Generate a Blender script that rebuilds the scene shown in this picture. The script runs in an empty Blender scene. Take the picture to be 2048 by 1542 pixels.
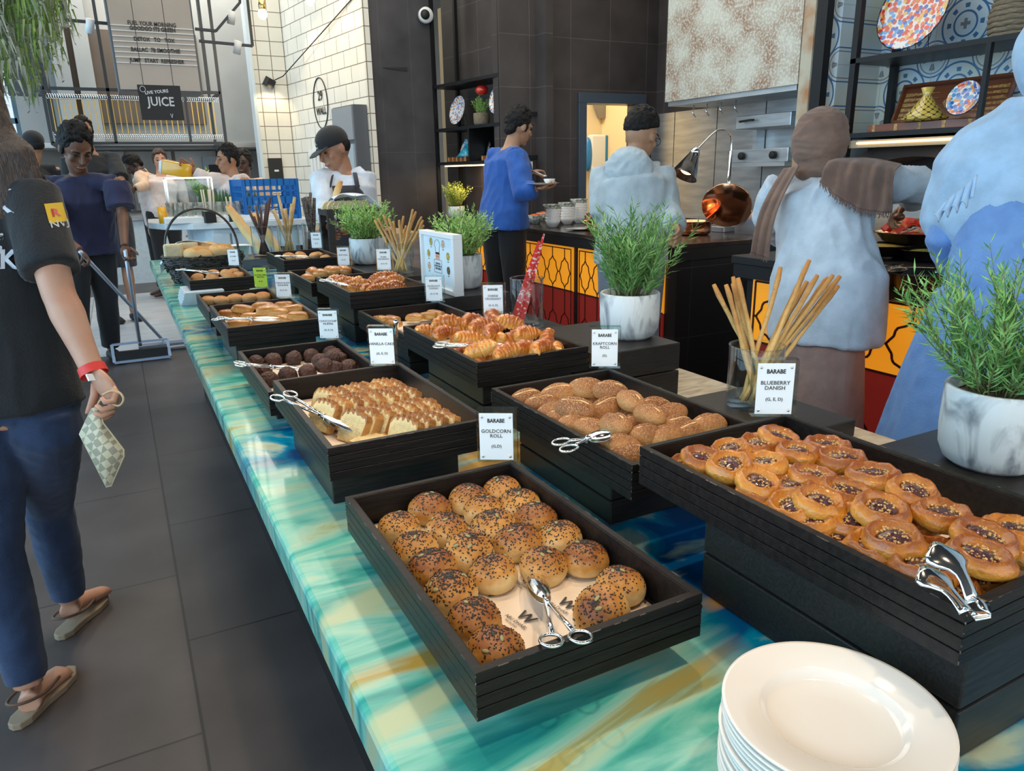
import bpy, math, random
from math import sin, cos, pi, radians, sqrt, atan2, tan
from mathutils import Vector, Matrix, noise
random.seed(7)
C = bpy.context.scene.collection
S = bpy.context.scene
# ---------------------------------------------------------------- camera
F, CAMH = 1463.0, 1.404
_p, _r, _y = radians(16.35), radians(-1.17), radians(27.5)
def _w(x, y, z): return Vector((x*cos(_y)+y*sin(_y), -x*sin(_y)+y*cos(_y), z))
_fw = _w(0, cos(_p), -sin(_p)); _u0 = _w(0, sin(_p), cos(_p)); _r0 = _w(1, 0, 0)
_rt = _r0*cos(_r)+_u0*sin(_r); _up = _u0*cos(_r)-_r0*sin(_r)
EYE = Vector((0, 0, CAMH))
cd = bpy.data.cameras.new('camera'); cam = bpy.data.objects.new('camera', cd); C.objects.link(cam)
cd.sensor_width = 36; cd.lens = 36*F/2048; cd.clip_start = .02; cd.clip_end = 200
cam.matrix_world = Matrix(((_rt.x, _up.x, -_fw.x, 0), (_rt.y, _up.y, -_fw.y, 0), (_rt.z, _up.z, -_fw.z, CAMH), (0, 0, 0, 1)))
S.camera = cam
# points on real planes seen at a photo position (2048 x 1542)
def _ray(u, v): return _fw+_rt*((u-1024)/F)-_up*((v-771)/F)
def onz(u, v, z): d = _ray(u, v); return EYE+d*((z-CAMH)/d.z)
def onx(u, v, x): d = _ray(u, v); return EYE+d*(x/d.x)
def ony(u, v, y): d = _ray(u, v); return EYE+d*(y/d.y)
# ---------------------------------------------------------------- world, light, exposure
S.view_settings.view_transform = 'Standard'; S.view_settings.look = 'None'
S.view_settings.exposure = 0.0; S.view_settings.gamma = 1
w = bpy.data.worlds.new('world'); S.world = w; w.use_nodes = True
bg = w.node_tree.nodes['Background']; bg.inputs[0].default_value = (.70, .86, 1, 1); bg.inputs[1].default_value = 1.1
def area(name, loc, target, sx, sy, power, col):
    l = bpy.data.lights.new(name, 'AREA'); l.shape = 'RECTANGLE'; l.size = sx; l.size_y = sy; l.energy = power; l.color = col
    o = bpy.data.objects.new(name, l); C.objects.link(o); o.location = loc
    o.rotation_euler = (Vector(target)-Vector(loc)).to_track_quat('-Z', 'Y').to_euler(); return o
def spot(name, loc, target, power, col, ang=60, size=.04, blend=.6):
    l = bpy.data.lights.new(name, 'SPOT'); l.energy = power; l.color = col; l.spot_size = radians(ang); l.spot_blend = blend; l.shadow_soft_size = size
    o = bpy.data.objects.new(name, l); C.objects.link(o); o.location = loc
    o.rotation_euler = (Vector(target)-Vector(loc)).to_track_quat('-Z', 'Y').to_euler(); return o
DAY = (.80, .91, 1); WARM = (1, .76, .50)
area('daylight_left_glazing', (-3.9, 3, 2.4), (1.5, 3.2, .9), 12, 3.2, 430, DAY)
area('daylight_rear_glazing', (.5, -3.9, 2.6), (1.2, 3, 1), 8, 3, 120, (1, .93, .84))
area('ceiling_wash_kitchen', (.9, 10, 4.1), (.9, 10, 0), 3, 3, 150, (1, .9, .76))  # unseen fill lamp added to brighten the kitchen
area('ceiling_wash_hall', (1.6, 5, 4.2), (1.6, 5, 0), 5, 4, 150, (1, .93, .82))  # added fill under the ceiling, lifts the whole hall
area('corridor_ceiling_light', (4.3, 7.2, 2.9), (4.3, 7.2, 0), 1, 1, 45, (1, .88, .66))
for x, y, tx, ty, p in ((-.1, .2, .40, .75, 26), (1.2, .1, .72, .55, 26), (.0, 1.6, .38, 1.25, 22), (1.3, 1.6, .75, 1.2, 24), (.3, 2.8, .4, 2.0, 26), (1.3, 3.0, .75, 2.2, 26), (.6, 4.3, .55, 3.2, 30)):
    spot('track_spot', (x, y, 3.6), (tx, ty, .95), p*3.0, WARM, 42, .05)
# ---------------------------------------------------------------- materials
def mk(name):
    m = bpy.data.materials.new(name); m.use_nodes = True
    return m, m.node_tree.nodes, m.node_tree.links, m.node_tree.nodes['Principled BSDF']
def mat(name, col, rough=.5, metal=0, var=0, scale=20, bump=0, bscale=60, emit=0, col2=None, alpha=None, coat=0, sheen=0, coord='Object', stretch=(1, 1, 1), trans=0, rnd=0, sss=0, spec=None):
    m, n, l, b = mk(name)
    b.inputs['Base Color'].default_value = (*col, 1); b.inputs['Roughness'].default_value = rough; b.inputs['Metallic'].default_value = metal
    if coat: b.inputs['Coat Weight'].default_value = coat; b.inputs['Coat Roughness'].default_value = .08
    if spec is not None: b.inputs['Specular IOR Level'].default_value = spec
    if sheen: b.inputs['Sheen Weight'].default_value = sheen
    if trans: b.inputs['Transmission Weight'].default_value = trans; b.inputs['IOR'].default_value = 1.45
    if sss: b.inputs['Subsurface Weight'].default_value = sss; b.inputs['Subsurface Scale'].default_value = .01
    if emit: b.inputs['Emission Color'].default_value = (*col, 1); b.inputs['Emission Strength'].default_value = emit
    tc = n.new('ShaderNodeTexCoord'); mp = n.new('ShaderNodeMapping'); mp.inputs['Scale'].default_value = stretch
    l.new(tc.outputs[coord], mp.inputs['Vector'])
    if col2 is not None or var:
        nz = n.new('ShaderNodeTexNoise'); nz.inputs['Scale'].default_value = scale; nz.inputs['Detail'].default_value = 5
        l.new(mp.outputs[0], nz.inputs['Vector'])
        mx = n.new('ShaderNodeMix'); mx.data_type = 'RGBA'
        c2 = col2 if col2 is not None else tuple(max(0, c*(1-var)) for c in col)
        mx.inputs[6].default_value = (*col, 1); mx.inputs[7].default_value = (*c2, 1)
        rp = n.new('ShaderNodeValToRGB'); rp.color_ramp.elements[0].position = .38; rp.color_ramp.elements[1].position = .64
        l.new(nz.outputs[0], rp.inputs[0]); l.new(rp.outputs[0], mx.inputs[0]); out = mx.outputs[2]
        if rnd:
            oi = n.new('ShaderNodeObjectInfo'); hs = n.new('ShaderNodeHueSaturation'); mr = n.new('ShaderNodeMapRange')
            mr.inputs[3].default_value = 1-rnd; mr.inputs[4].default_value = 1+rnd; l.new(oi.outputs['Random'], mr.inputs[0]); l.new(mr.outputs[0], hs.inputs['Value']); l.new(out, hs.inputs['Color']); out = hs.outputs[0]
        l.new(out, b.inputs['Base Color'])
    if bump:
        nb = n.new('ShaderNodeTexNoise'); nb.inputs['Scale'].default_value = bscale; nb.inputs['Detail'].default_value = 4
        l.new(mp.outputs[0], nb.inputs['Vector']); bp = n.new('ShaderNodeBump'); bp.inputs['Strength'].default_value = bump; bp.inputs['Distance'].default_value = .01
        l.new(nb.outputs[0], bp.inputs['Height']); l.new(bp.outputs[0], b.inputs['Normal'])
    return m
def baked(name, pale, gold, dark, speck=None, rough=.45, coat=0, zlo=.25, zhi=.75, bs=90, bump=.25, rnd=.18, nscale=14, bands=0):
    """bread crust: paler low on the sides, browner on top, mottled (generated coordinates)"""
    m, n, l, b = mk(name); b.inputs['Roughness'].default_value = rough
    if coat: b.inputs['Coat Weight'].default_value = coat; b.inputs['Coat Roughness'].default_value = .15
    tc = n.new('ShaderNodeTexCoord'); sp = n.new('ShaderNodeSeparateXYZ'); l.new(tc.outputs['Generated'], sp.inputs[0])
    oi = n.new('ShaderNodeObjectInfo')
    nz = n.new('ShaderNodeTexNoise'); nz.noise_dimensions = '4D'; nz.inputs['Scale'].default_value = nscale*5; nz.inputs['Detail'].default_value = 4; l.new(tc.outputs['Object'], nz.inputs['Vector'])
    mw = n.new('ShaderNodeMath'); mw.operation = 'MULTIPLY'; mw.inputs[1].default_value = 50; l.new(oi.outputs['Random'], mw.inputs[0]); l.new(mw.outputs[0], nz.inputs['W'])
    a = n.new('ShaderNodeMath'); a.operation = 'MULTIPLY_ADD'; a.inputs[1].default_value = .55; l.new(nz.outputs[0], a.inputs[0]); l.new(sp.outputs[2], a.inputs[2])
    s2 = n.new('ShaderNodeMath'); s2.operation = 'SUBTRACT'; s2.inputs[1].default_value = .27; l.new(a.outputs[0], s2.inputs[0])
    rr = n.new('ShaderNodeMapRange'); rr.inputs[3].default_value = -rnd; rr.inputs[4].default_value = rnd; l.new(oi.outputs['Random'], rr.inputs[0])
    s3 = n.new('ShaderNodeMath'); l.new(s2.outputs[0], s3.inputs[0]); l.new(rr.outputs[0], s3.inputs[1])
    if bands:
        wv = n.new('ShaderNodeTexWave'); wv.inputs['Scale'].default_value = bands; wv.inputs['Distortion'].default_value = 7; wv.inputs['Detail'].default_value = 3; l.new(tc.outputs['Generated'], wv.inputs[0])
        wm = n.new('ShaderNodeMath'); wm.operation = 'MULTIPLY_ADD'; wm.inputs[1].default_value = .30; l.new(wv.outputs[1], wm.inputs[0]); l.new(s3.outputs[0], wm.inputs[2]); s3 = n.new('ShaderNodeMath'); s3.operation = 'SUBTRACT'; s3.inputs[1].default_value = .10; l.new(wm.outputs[0], s3.inputs[0])
    rp = n.new('ShaderNodeValToRGB'); e = rp.color_ramp.elements; e[0].position = zlo; e[0].color = (*pale, 1); e[1].position = .92; e[1].color = (*dark, 1)
    k = e.new(zhi); k.color = (*gold, 1); l.new(s3.outputs[0], rp.inputs[0]); out = rp.outputs[0]
    if speck:
        ns = n.new('ShaderNodeTexNoise'); ns.inputs['Scale'].default_value = 700; ns.inputs['Detail'].default_value = 1; l.new(tc.outputs['Object'], ns.inputs['Vector'])
        r2 = n.new('ShaderNodeValToRGB'); r2.color_ramp.elements[0].position = .56; r2.color_ramp.elements[1].position = .66; l.new(ns.outputs[0], r2.inputs[0])
        mx = n.new('ShaderNodeMix'); mx.data_type = 'RGBA'; l.new(r2.outputs[0], mx.inputs[0]); l.new(out, mx.inputs[6]); mx.inputs[7].default_value = (*speck, 1); out = mx.outputs[2]
    l.new(out, b.inputs['Base Color'])
    nb = n.new('ShaderNodeTexNoise'); nb.inputs['Scale'].default_value = bs; nb.inputs['Detail'].default_value = 5; l.new(tc.outputs['Object'], nb.inputs['Vector'])
    bp = n.new('ShaderNodeBump'); bp.inputs['Strength'].default_value = bump; bp.inputs['Distance'].default_value = .004; l.new(nb.outputs[0], bp.inputs['Height']); l.new(bp.outputs[0], b.inputs['Normal'])
    return m
def glassy(name, tint=(.95, .98, 1), rough=.02, opac=.12):
    m, n, l, b = mk(name); n.remove(b); o = n['Material Output']
    t = n.new('ShaderNodeBsdfTransparent'); t.inputs[0].default_value = (*tint, 1); g = n.new('ShaderNodeBsdfGlossy'); g.inputs['Roughness'].default_value = rough
    fr = n.new('ShaderNodeLayerWeight'); fr.inputs[0].default_value = .5; pw = n.new('ShaderNodeMath'); pw.operation = 'POWER'; pw.inputs[1].default_value = 3.2; l.new(fr.outputs['Facing'], pw.inputs[0])
    ad = n.new('ShaderNodeMath'); ad.operation = 'MULTIPLY_ADD'; ad.use_clamp = True; ad.inputs[1].default_value = .7; ad.inputs[2].default_value = opac*.45; l.new(pw.outputs[0], ad.inputs[0])
    mx = n.new('ShaderNodeMixShader'); l.new(ad.outputs[0], mx.inputs[0]); l.new(t.outputs[0], mx.inputs[1]); l.new(g.outputs[0], mx.inputs[2]); l.new(mx.outputs[0], o.inputs[0]); return m
def tiles(name, c1, c2, mortar, tw, th, msize=.004, rough=.5, axis='XZ', var=.0, bump=.3, offset=0):
    """square tiles through a Brick texture in metres on the given object axes"""
    m, n, l, b = mk(name); b.inputs['Roughness'].default_value = rough
    tc = n.new('ShaderNodeTexCoord'); sp = n.new('ShaderNodeSeparateXYZ'); cb = n.new('ShaderNodeCombineXYZ'); l.new(tc.outputs['Object'], sp.inputs[0])
    ix = {'X': 0, 'Y': 1, 'Z': 2}; l.new(sp.outputs[ix[axis[0]]], cb.inputs[0]); l.new(sp.outputs[ix[axis[1]]], cb.inputs[1])
    br = n.new('ShaderNodeTexBrick'); br.offset = offset; br.inputs['Scale'].default_value = 1; br.inputs['Brick Width'].default_value = tw; br.inputs['Row Height'].default_value = th
    br.inputs['Mortar Size'].default_value = msize; br.inputs['Color1'].default_value = (*c1, 1); br.inputs['Color2'].default_value = (*c2, 1); br.inputs['Mortar'].default_value = (*mortar, 1)
    l.new(cb.outputs[0], br.inputs[0]); out = br.outputs[0]
    if var:
        nz = n.new('ShaderNodeTexNoise'); nz.inputs['Scale'].default_value = 3; nz.inputs['Detail'].default_value = 6; l.new(tc.outputs['Object'], nz.inputs['Vector'])
        mr = n.new('ShaderNodeMapRange'); mr.inputs[1].default_value = .3; mr.inputs[2].default_value = .7; mr.inputs[3].default_value = 1-var; mr.inputs[4].default_value = 1+var; l.new(nz.outputs[0], mr.inputs[0])
        hs = n.new('ShaderNodeHueSaturation'); l.new(out, hs.inputs['Color']); l.new(mr.outputs[0], hs.inputs['Value']); out = hs.outputs[0]
    l.new(out, b.inputs['Base Color'])
    bp = n.new('ShaderNodeBump'); bp.invert = True; bp.inputs['Strength'].default_value = bump; bp.inputs['Distance'].default_value = .004; l.new(br.outputs['Fac'], bp.inputs['Height']); l.new(bp.outputs[0], b.inputs['Normal'])
    return m
M = {}
M['black_wood'] = mat('black_stained_wood', (.008, .0065, .0065), .36, col2=(.015, .012, .011), scale=9, stretch=(1, 14, 14), bump=.12, bscale=40, spec=.22)
M['black_box'] = mat('black_laminate', (.016, .014, .013), .36, col2=(.026, .023, .022), scale=12, stretch=(2, 30, 30), spec=.3)
M['worn'] = mat('worn_wood_edge', (.16, .12, .09), .6, col2=(.015, .013, .012), scale=60)
M['chrome'] = mat('polished_steel', (.86, .86, .86), .09, 1)
M['steel'] = mat('brushed_steel', (.66, .69, .71), .38, .85, var=.25, scale=3, stretch=(1, 1, 8))
M['steel_dark'] = mat('shaded_steel_panel', (.30, .32, .33), .38, .8, var=.3, scale=2)  # darker steel for the range top and kitchen wall panels
M['white_china'] = mat('white_glazed_china', (.86, .84, .80), .12, coat=.6)
M['paper'] = mat('printed_baking_paper', (.78, .68, .58), .75, var=.06, scale=30)
M['card'] = mat('white_card', (.80, .86, .88), .5)
M['ink'] = mat('black_ink', (.02, .02, .02), .6)
M['acrylic'] = glassy('clear_acrylic', (.88, .97, .98), .03, .16)
M['glass'] = glassy('clear_glass', (.95, .98, .98), .02, .08)
M['black_metal'] = mat('black_metal', (.012, .012, .013), .4, .3)
M['black'] = mat('matte_black', (.014, .014, .015), .6)
M['white'] = mat('white_paint', (.8, .82, .82), .5)
M['copper'] = mat('polished_copper', (.85, .40, .22), .14, 1)
M['soil'] = mat('coarse_soil', (.10, .065, .04), .9, col2=(.22, .17, .08), scale=200, bump=.8, bscale=200)
M['leaf'] = mat('rosemary_needles', (.10, .30, .07), .45, col2=(.26, .50, .14), scale=25, rnd=.15)
M['leaf_pale'] = mat('pale_small_leaves', (.26, .50, .10), .5, col2=(.46, .66, .24), scale=25)
M['leaf_yellow'] = mat('yellow_green_leaves', (.55, .55, .08), .5, col2=(.35, .50, .10), scale=30)
M['stem'] = mat('woody_stem', (.14, .16, .06), .7)
M['marble'] = mat('white_marbled_ceramic', (.62, .66, .66), .38, col2=(.20, .22, .24), scale=5, stretch=(2.2, 2.2, .8), bump=.05)
for m in (M['marble'],):
    for nd in m.node_tree.nodes:
        if nd.type == 'TEX_NOISE' and nd.inputs['Scale'].default_value == 5: nd.inputs['Distortion'].default_value = 2.5; nd.inputs['Scale'].default_value = 6
        if nd.type == 'VALTORGB': nd.color_ramp.elements[0].position = .46; nd.color_ramp.elements[1].position = .66
# ---------------------------------------------------------------- mesh helper
class MB:
    def __init__(s): s.v = []; s.f = []; s.m = []; s.s = []
    def add(s, vs, fs, mat=0, smooth=False):
        k = len(s.v); s.v += [tuple(v) for v in vs]
        for f in fs: s.f.append(tuple(i+k for i in f)); s.m.append(mat); s.s.append(smooth)
        return s
    def box(s, c, d, mat=0, R=None):
        x, y, z = d[0]/2, d[1]/2, d[2]/2; c = Vector(c)
        vs = [Vector((a*x, b*y, e*z)) for a in (-1, 1) for b in (-1, 1) for e in (-1, 1)]
        if R is not None: vs = [R @ v for v in vs]
        return s.add([v+c for v in vs], [(0, 1, 3, 2), (4, 6, 7, 5), (0, 4, 5, 1), (2, 3, 7, 6), (0, 2, 6, 4), (1, 5, 7, 3)], mat)
    def bb(s, x0, x1, y0, y1, z0, z1, mat=0): return s.box(((x0+x1)/2, (y0+y1)/2, (z0+z1)/2), (x1-x0, y1-y0, z1-z0), mat)
    def bar(s, a, b, w, h, mat=0, up=(0, 0, 1)):
        a, b = Vector(a), Vector(b); d = b-a; L = d.length; z = d.normalized(); x = Vector(up).cross(z)
        if x.length < 1e-4: x = Vector((1, 0, 0)).cross(z)
        x.normalize(); y = z.cross(x); R = Matrix((x, y, z)).transposed()
        return s.box((a+b)/2, (w, h, L), mat, R)
    def tube(s, pts, r, n=8, mat=0, smooth=True, side=None, caps=True, closed=False):
        """swept tube; r a number, list of numbers, or list of (a,b) with a along the side vector"""
        P = [Vector(p) for p in pts]; N = len(P); rs = r if isinstance(r, (list, tuple)) else [r]*N; vs = []; pu = None
        for i, p in enumerate(P):
            if closed: t = P[(i+1) % N]-P[i-1]
            else: t = (P[min(i+1, N-1)]-P[max(i-1, 0)])
            if t.length < 1e-9: t = Vector((0, 0, 1))
            t.normalize()
            if side is not None: u = Vector(side)-t*t.dot(Vector(side))
            elif pu is not None: u = pu-t*t.dot(pu)
            else: u = Vector((0, 0, 1)).cross(t); u = u if u.length > .05 else Vector((1, 0, 0)).cross(t)
            if u.length < 1e-6: u = t.orthogonal()
            u.normalize(); pu = u; w = t.cross(u)
            ra, rb = rs[i] if isinstance(rs[i], (list, tuple)) else (rs[i], rs[i])
            for k in range(n):
                a = 2*pi*k/n; vs.append(p+u*(ra*cos(a))+w*(rb*sin(a)))
        fs = []
        for i in range(N if closed else N-1):
            j = (i+1) % N
            for k in range(n): k2 = (k+1) % n; fs.append((i*n+k, i*n+k2, j*n+k2, j*n+k))
        if caps and not closed: fs.append(tuple(range(n-1, -1, -1))); fs.append(tuple((N-1)*n+k for k in range(n)))
        return s.add(vs, fs, mat, smooth)
    def lathe(s, prof, n=32, c=(0, 0, 0), mat=0, smooth=True, fn=None, sx=1, sy=1):
        c = Vector(c); vs = []
        for r, z in prof:
            for k in range(n):
                a = 2*pi*k/n; v = Vector((r*cos(a)*sx, r*sin(a)*sy, z))
                if fn: v = fn(v, a)
                vs.append(c+v)
        fs = [(i*n+k, i*n+(k+1) % n, (i+1)*n+(k+1) % n, (i+1)*n+k) for i in range(len(prof)-1) for k in range(n)]
        if prof[0][0] > 1e-5: fs.append(tuple(range(n-1, -1, -1)))
        if prof[-1][0] > 1e-5: fs.append(tuple((len(prof)-1)*n+k for k in range(n)))
        return s.add(vs, fs, mat, smooth)
    def ell(s, c, r, n=16, m=10, mat=0, fn=None, R=None):
        c = Vector(c); r = r if isinstance(r, (list, tuple)) else (r, r, r); vs = [Vector((0, 0, -1))]
        for i in range(1, m):
            th = -pi/2+pi*i/m
            for k in range(n): a = 2*pi*k/n; vs.append(Vector((cos(th)*cos(a), cos(th)*sin(a), sin(th))))
        vs.append(Vector((0, 0, 1))); out = []
        for v in vs:
            q = Vector((v.x*r[0], v.y*r[1], v.z*r[2]))
            if fn: q = fn(q, v)
            if R is not None: q = R @ q
            out.append(q+c)
        T = len(vs)-1; fs = [(0, 1+(k+1) % n, 1+k) for k in range(n)]
        for i in range(m-2):
            for k in range(n): a = 1+i*n+k; b = 1+i*n+(k+1) % n; fs.append((a, b, b+n, a+n))
        fs += [(T, 1+(m-2)*n+k, 1+(m-2)*n+(k+1) % n) for k in range(n)]
        return s.add(out, fs, mat, True)
    def prism(s, poly, z0, z1, mat=0, R=None, c=(0, 0, 0)):
        n = len(poly); vs = [Vector((x, y, z)) for z in (z0, z1) for x, y in poly]
        if R is not None: vs = [R @ v for v in vs]
        vs = [v+Vector(c) for v in vs]
        return s.add(vs, [tuple(range(n-1, -1, -1)), tuple(range(n, 2*n))]+[(i, (i+1) % n, n+(i+1) % n, n+i) for i in range(n)], mat)
    def mesh(s, name, mats):
        me = bpy.data.meshes.new(name); me.from_pydata(s.v, [], s.f)
        for m in (mats if isinstance(mats, (list, tuple)) else [mats]): me.materials.append(m if not isinstance(m, str) else M[m])
        me.polygons.foreach_set('material_index', s.m); me.polygons.foreach_set('use_smooth', s.s); me.update(); return me
    def build(s, name, mats, parent=None, loc=(0, 0, 0), rot=(0, 0, 0), bevel=0):
        o = bpy.data.objects.new(name, s.mesh(name, mats)); C.objects.link(o); o.location = loc; o.rotation_euler = rot
        if parent is not None: o.parent = parent
        if bevel:
            b = o.modifiers.new('bevel', 'BEVEL'); b.width = bevel; b.segments = 2; b.limit_method = 'ANGLE'
        return o
def tag(o, label=None, cat=None, group=None, kind=None):
    for k, v in (('label', label), ('category', cat), ('group', group), ('kind', kind)):
        if v: o[k] = v
    return o
def empty(name, loc, rz=0, label=None, cat=None, group=None):
    o = bpy.data.objects.new(name, None); C.objects.link(o); o.location = loc; o.rotation_euler = (0, 0, rz); o.empty_display_size = .05
    return tag(o, label, cat, group)
def inst(name, me, loc=(0, 0, 0), rot=(0, 0, 0), parent=None, sc=1):
    o = bpy.data.objects.new(name, me); C.objects.link(o); o.location = loc; o.rotation_euler = rot; o.scale = (sc, sc, sc) if not isinstance(sc, tuple) else sc
    if parent is not None: o.parent = parent
    return o
def st(o): o['kind'] = 'structure'; return o
def txt(body, size, mat, parent=None, M4=None, name='lettering', align='CENTER', depth=.0004, sx=1.0, bold=0.0):
    """lettering as a mesh: text lies in the XY plane of M4"""
    c = bpy.data.curves.new('t', 'FONT'); c.body = body; c.size = size; c.align_x = align; c.align_y = 'CENTER'; c.extrude = depth; c.space_line = .95; c.resolution_u = 2; c.offset = bold
    t = bpy.data.objects.new('t', c); C.objects.link(t); dg = bpy.context.evaluated_depsgraph_get(); me = bpy.data.meshes.new_from_object(t.evaluated_get(dg))
    bpy.data.objects.remove(t); bpy.data.curves.remove(c); me.materials.clear(); me.materials.append(M[mat] if isinstance(mat, str) else mat); me.name = name
    if sx != 1: me.transform(Matrix.Diagonal((sx, 1, 1, 1)))
    if M4 is not None: me.transform(M4)
    o = bpy.data.objects.new(name, me); C.objects.link(o)
    if parent is not None: o.parent = parent
    return o
def frame4(o, x, y):
    """matrix with the given origin, x axis and y axis"""
    x = Vector(x).normalized(); y = Vector(y); y = (y-x*y.dot(x)).normalized(); z = x.cross(y); o = Vector(o)
    return Matrix(((x.x, y.x, z.x, o.x), (x.y, y.y, z.y, o.y), (x.z, y.z, z.z, o.z), (0, 0, 0, 1)))
def rot3(ax, ay, az): return (Matrix.Rotation(az, 3, 'Z') @ Matrix.Rotation(ay, 3, 'Y') @ Matrix.Rotation(ax, 3, 'X'))
# ================================================================ setting
M['floor'] = tiles('dark_slate_floor', (.062, .052, .051), (.074, .062, .060), (.022, .021, .022), .9, .6, .004, .42, 'YX', var=.25, bump=.2, offset=.5)
M['floor_white'] = tiles('pale_floor_tiles', (.52, .54, .56), (.47, .49, .52), (.25, .26, .27), .4, .4, .006, .35, 'XY', var=.1)
M['wall_dark'] = tiles('dark_stone_wall', (.058, .046, .042), (.050, .041, .039), (.11, .09, .085), .42, .42, .003, .5, 'XZ', var=.3)
M['wall_dark_y'] = tiles('dark_stone_wall_side', (.058, .046, .042), (.050, .041, .039), (.11, .09, .085), .42, .42, .003, .5, 'YZ', var=.3)
M['column'] = tiles('dark_plaster_column', (.045, .043, .047), (.048, .045, .048), (.08, .075, .08), .30, 1.6, .002, .5, 'XZ', var=.4)
M['tile_w'] = tiles('cream_wall_tiles', (.78, .76, .66), (.74, .72, .63), (.20, .17, .13), .15, .15, .0045, .25, 'XZ', var=.06)
M['tile_wy'] = tiles('cream_wall_tiles_side', (.76, .76, .70), (.80, .79, .72), (.20, .18, .15), .30, .15, .0045, .25, 'YZ', var=.06, offset=.5)
def wall(name, x0, x1, y0, y1, z0, z1, m, loc=(0, 0, 0), rz=0):
    return st(MB().bb(x0, x1, y0, y1, z0, z1).build(name, m, loc=loc, rot=(0, 0, rz)))
wall('floor', -4, 7, -4, 14.5, -.1, 0, M['floor'])
wall('trim_1', -.75, 1.9, 6.75, 10.4, 0, .004, M['floor_white'])
wall('ceiling', -4, 7, -4, 14.5, 4.3, 4.4, mat('dark_ceiling', (.05, .05, .05), .8))
wall('wall_right', 4.75, 4.95, -4, 6.0, 0, 4.3, M['wall_dark_y'])
# wall around the doorway (faces the camera)
wb = MB(); DX0, DX1, DZ = 3.86, 4.60, 2.06
wb.bb(3.07, DX0, 6.0, 6.14, 0, 4.3); wb.bb(DX1, 4.95, 6.0, 6.14, 0, 4.3); wb.bb(DX0, DX1, 6.0, 6.14, DZ, 4.3)
st(wb.build('wall_back', M['wall_dark']))
fr = MB(); t = .075
for a in ((DX0-.01, DX0+t, 0, DZ), (DX1-t, DX1+.01, 0, DZ)): fr.bb(a[0], a[1], 5.965, 6.16, a[2], a[3]-t)
fr.bb(DX0-.01, DX1+.01, 5.965, 6.16, DZ-t, DZ+.012)
M['door_frame'] = mat('grey_blue_door_frame', (.075, .095, .125), .35, .2)
st(fr.build('door_1', M['door_frame'], bevel=.004))
M['cream'] = mat('cream_corridor_paint', (.80, .66, .42), .7)
cor = MB(); cor.bb(3.4, 5.6, 8.0, 8.1, 0, 3); cor.bb(3.4, 3.5, 6.14, 8.0, 0, 3); cor.bb(5.5, 5.6, 6.14, 8.0, 0, 3); cor.bb(3.4, 5.6, 6.14, 8.1, 3.0, 3.1)
st(cor.build('wall_corridor', M['cream']))
# column, recess behind the shelf and receding tiled wall (turned a few degrees)
wall('wall_column', 2.30, 2.93, 7.15, 7.6, 0, 4.3, M['column'])
ra = radians(8)
wall('wall_recess', .34, .42, -.2, 1.5, 0, 4.3, M['wall_dark_y'], (3.07, 6.0, 0), ra)
wall('wall_tiled', -.08, -.03, 0.001, 2.1, 0, 4.3, M['tile_wy'], (2.32, 7.15, 0), ra)
wall('trim_6', 2.24, 2.30, 7.10, 7.149, 0, 4.3, M['tile_w'])
wall('wall_kitchen_side', 1.585, 1.95, 9.18, 9.32, 0, 4.3, M['tile_w'])
wall('trim_2', 1.555, 1.59, 9.14, 9.34, 0, 4.3, mat('pale_corner_trim', (.62, .70, .74), .4))
wall('wall_kitchen_back', -.95, 6, 12.4, 12.55, 0, 4.3, mat('warm_grey_kitchen_wall', (.22, .19, .16), .5, var=.2, scale=2))
# left glazing: mullions, panes and the bright outside
wn = MB()
for i in range(9): wn.bb(-3.52, -3.44, -3.6+i*1.8, -3.53+i*1.8, 0, 4.3)
for z in (0, 1.05, 2.15, 3.4, 4.2): wn.bb(-3.52, -3.44, -3.6, 14, z, z+.07); wn.bb(-3.5, -1.0, 12.42, 12.5, z, z+.07)
for x in (-3.5, -2.65, -1.8, -1.03): wn.bb(x, x+.07, 12.42, 12.5, 0, 4.3)
st(wn.build('window_1', mat('grey_blue_mullions', (.16, .26, .31), .4, .3)))
st(MB().bb(-3.485, -3.475, -3.6, 14, 0, 4.3).build('window_2', glassy('window_glass', (.80, .93, 1), .02, .05)))
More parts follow.
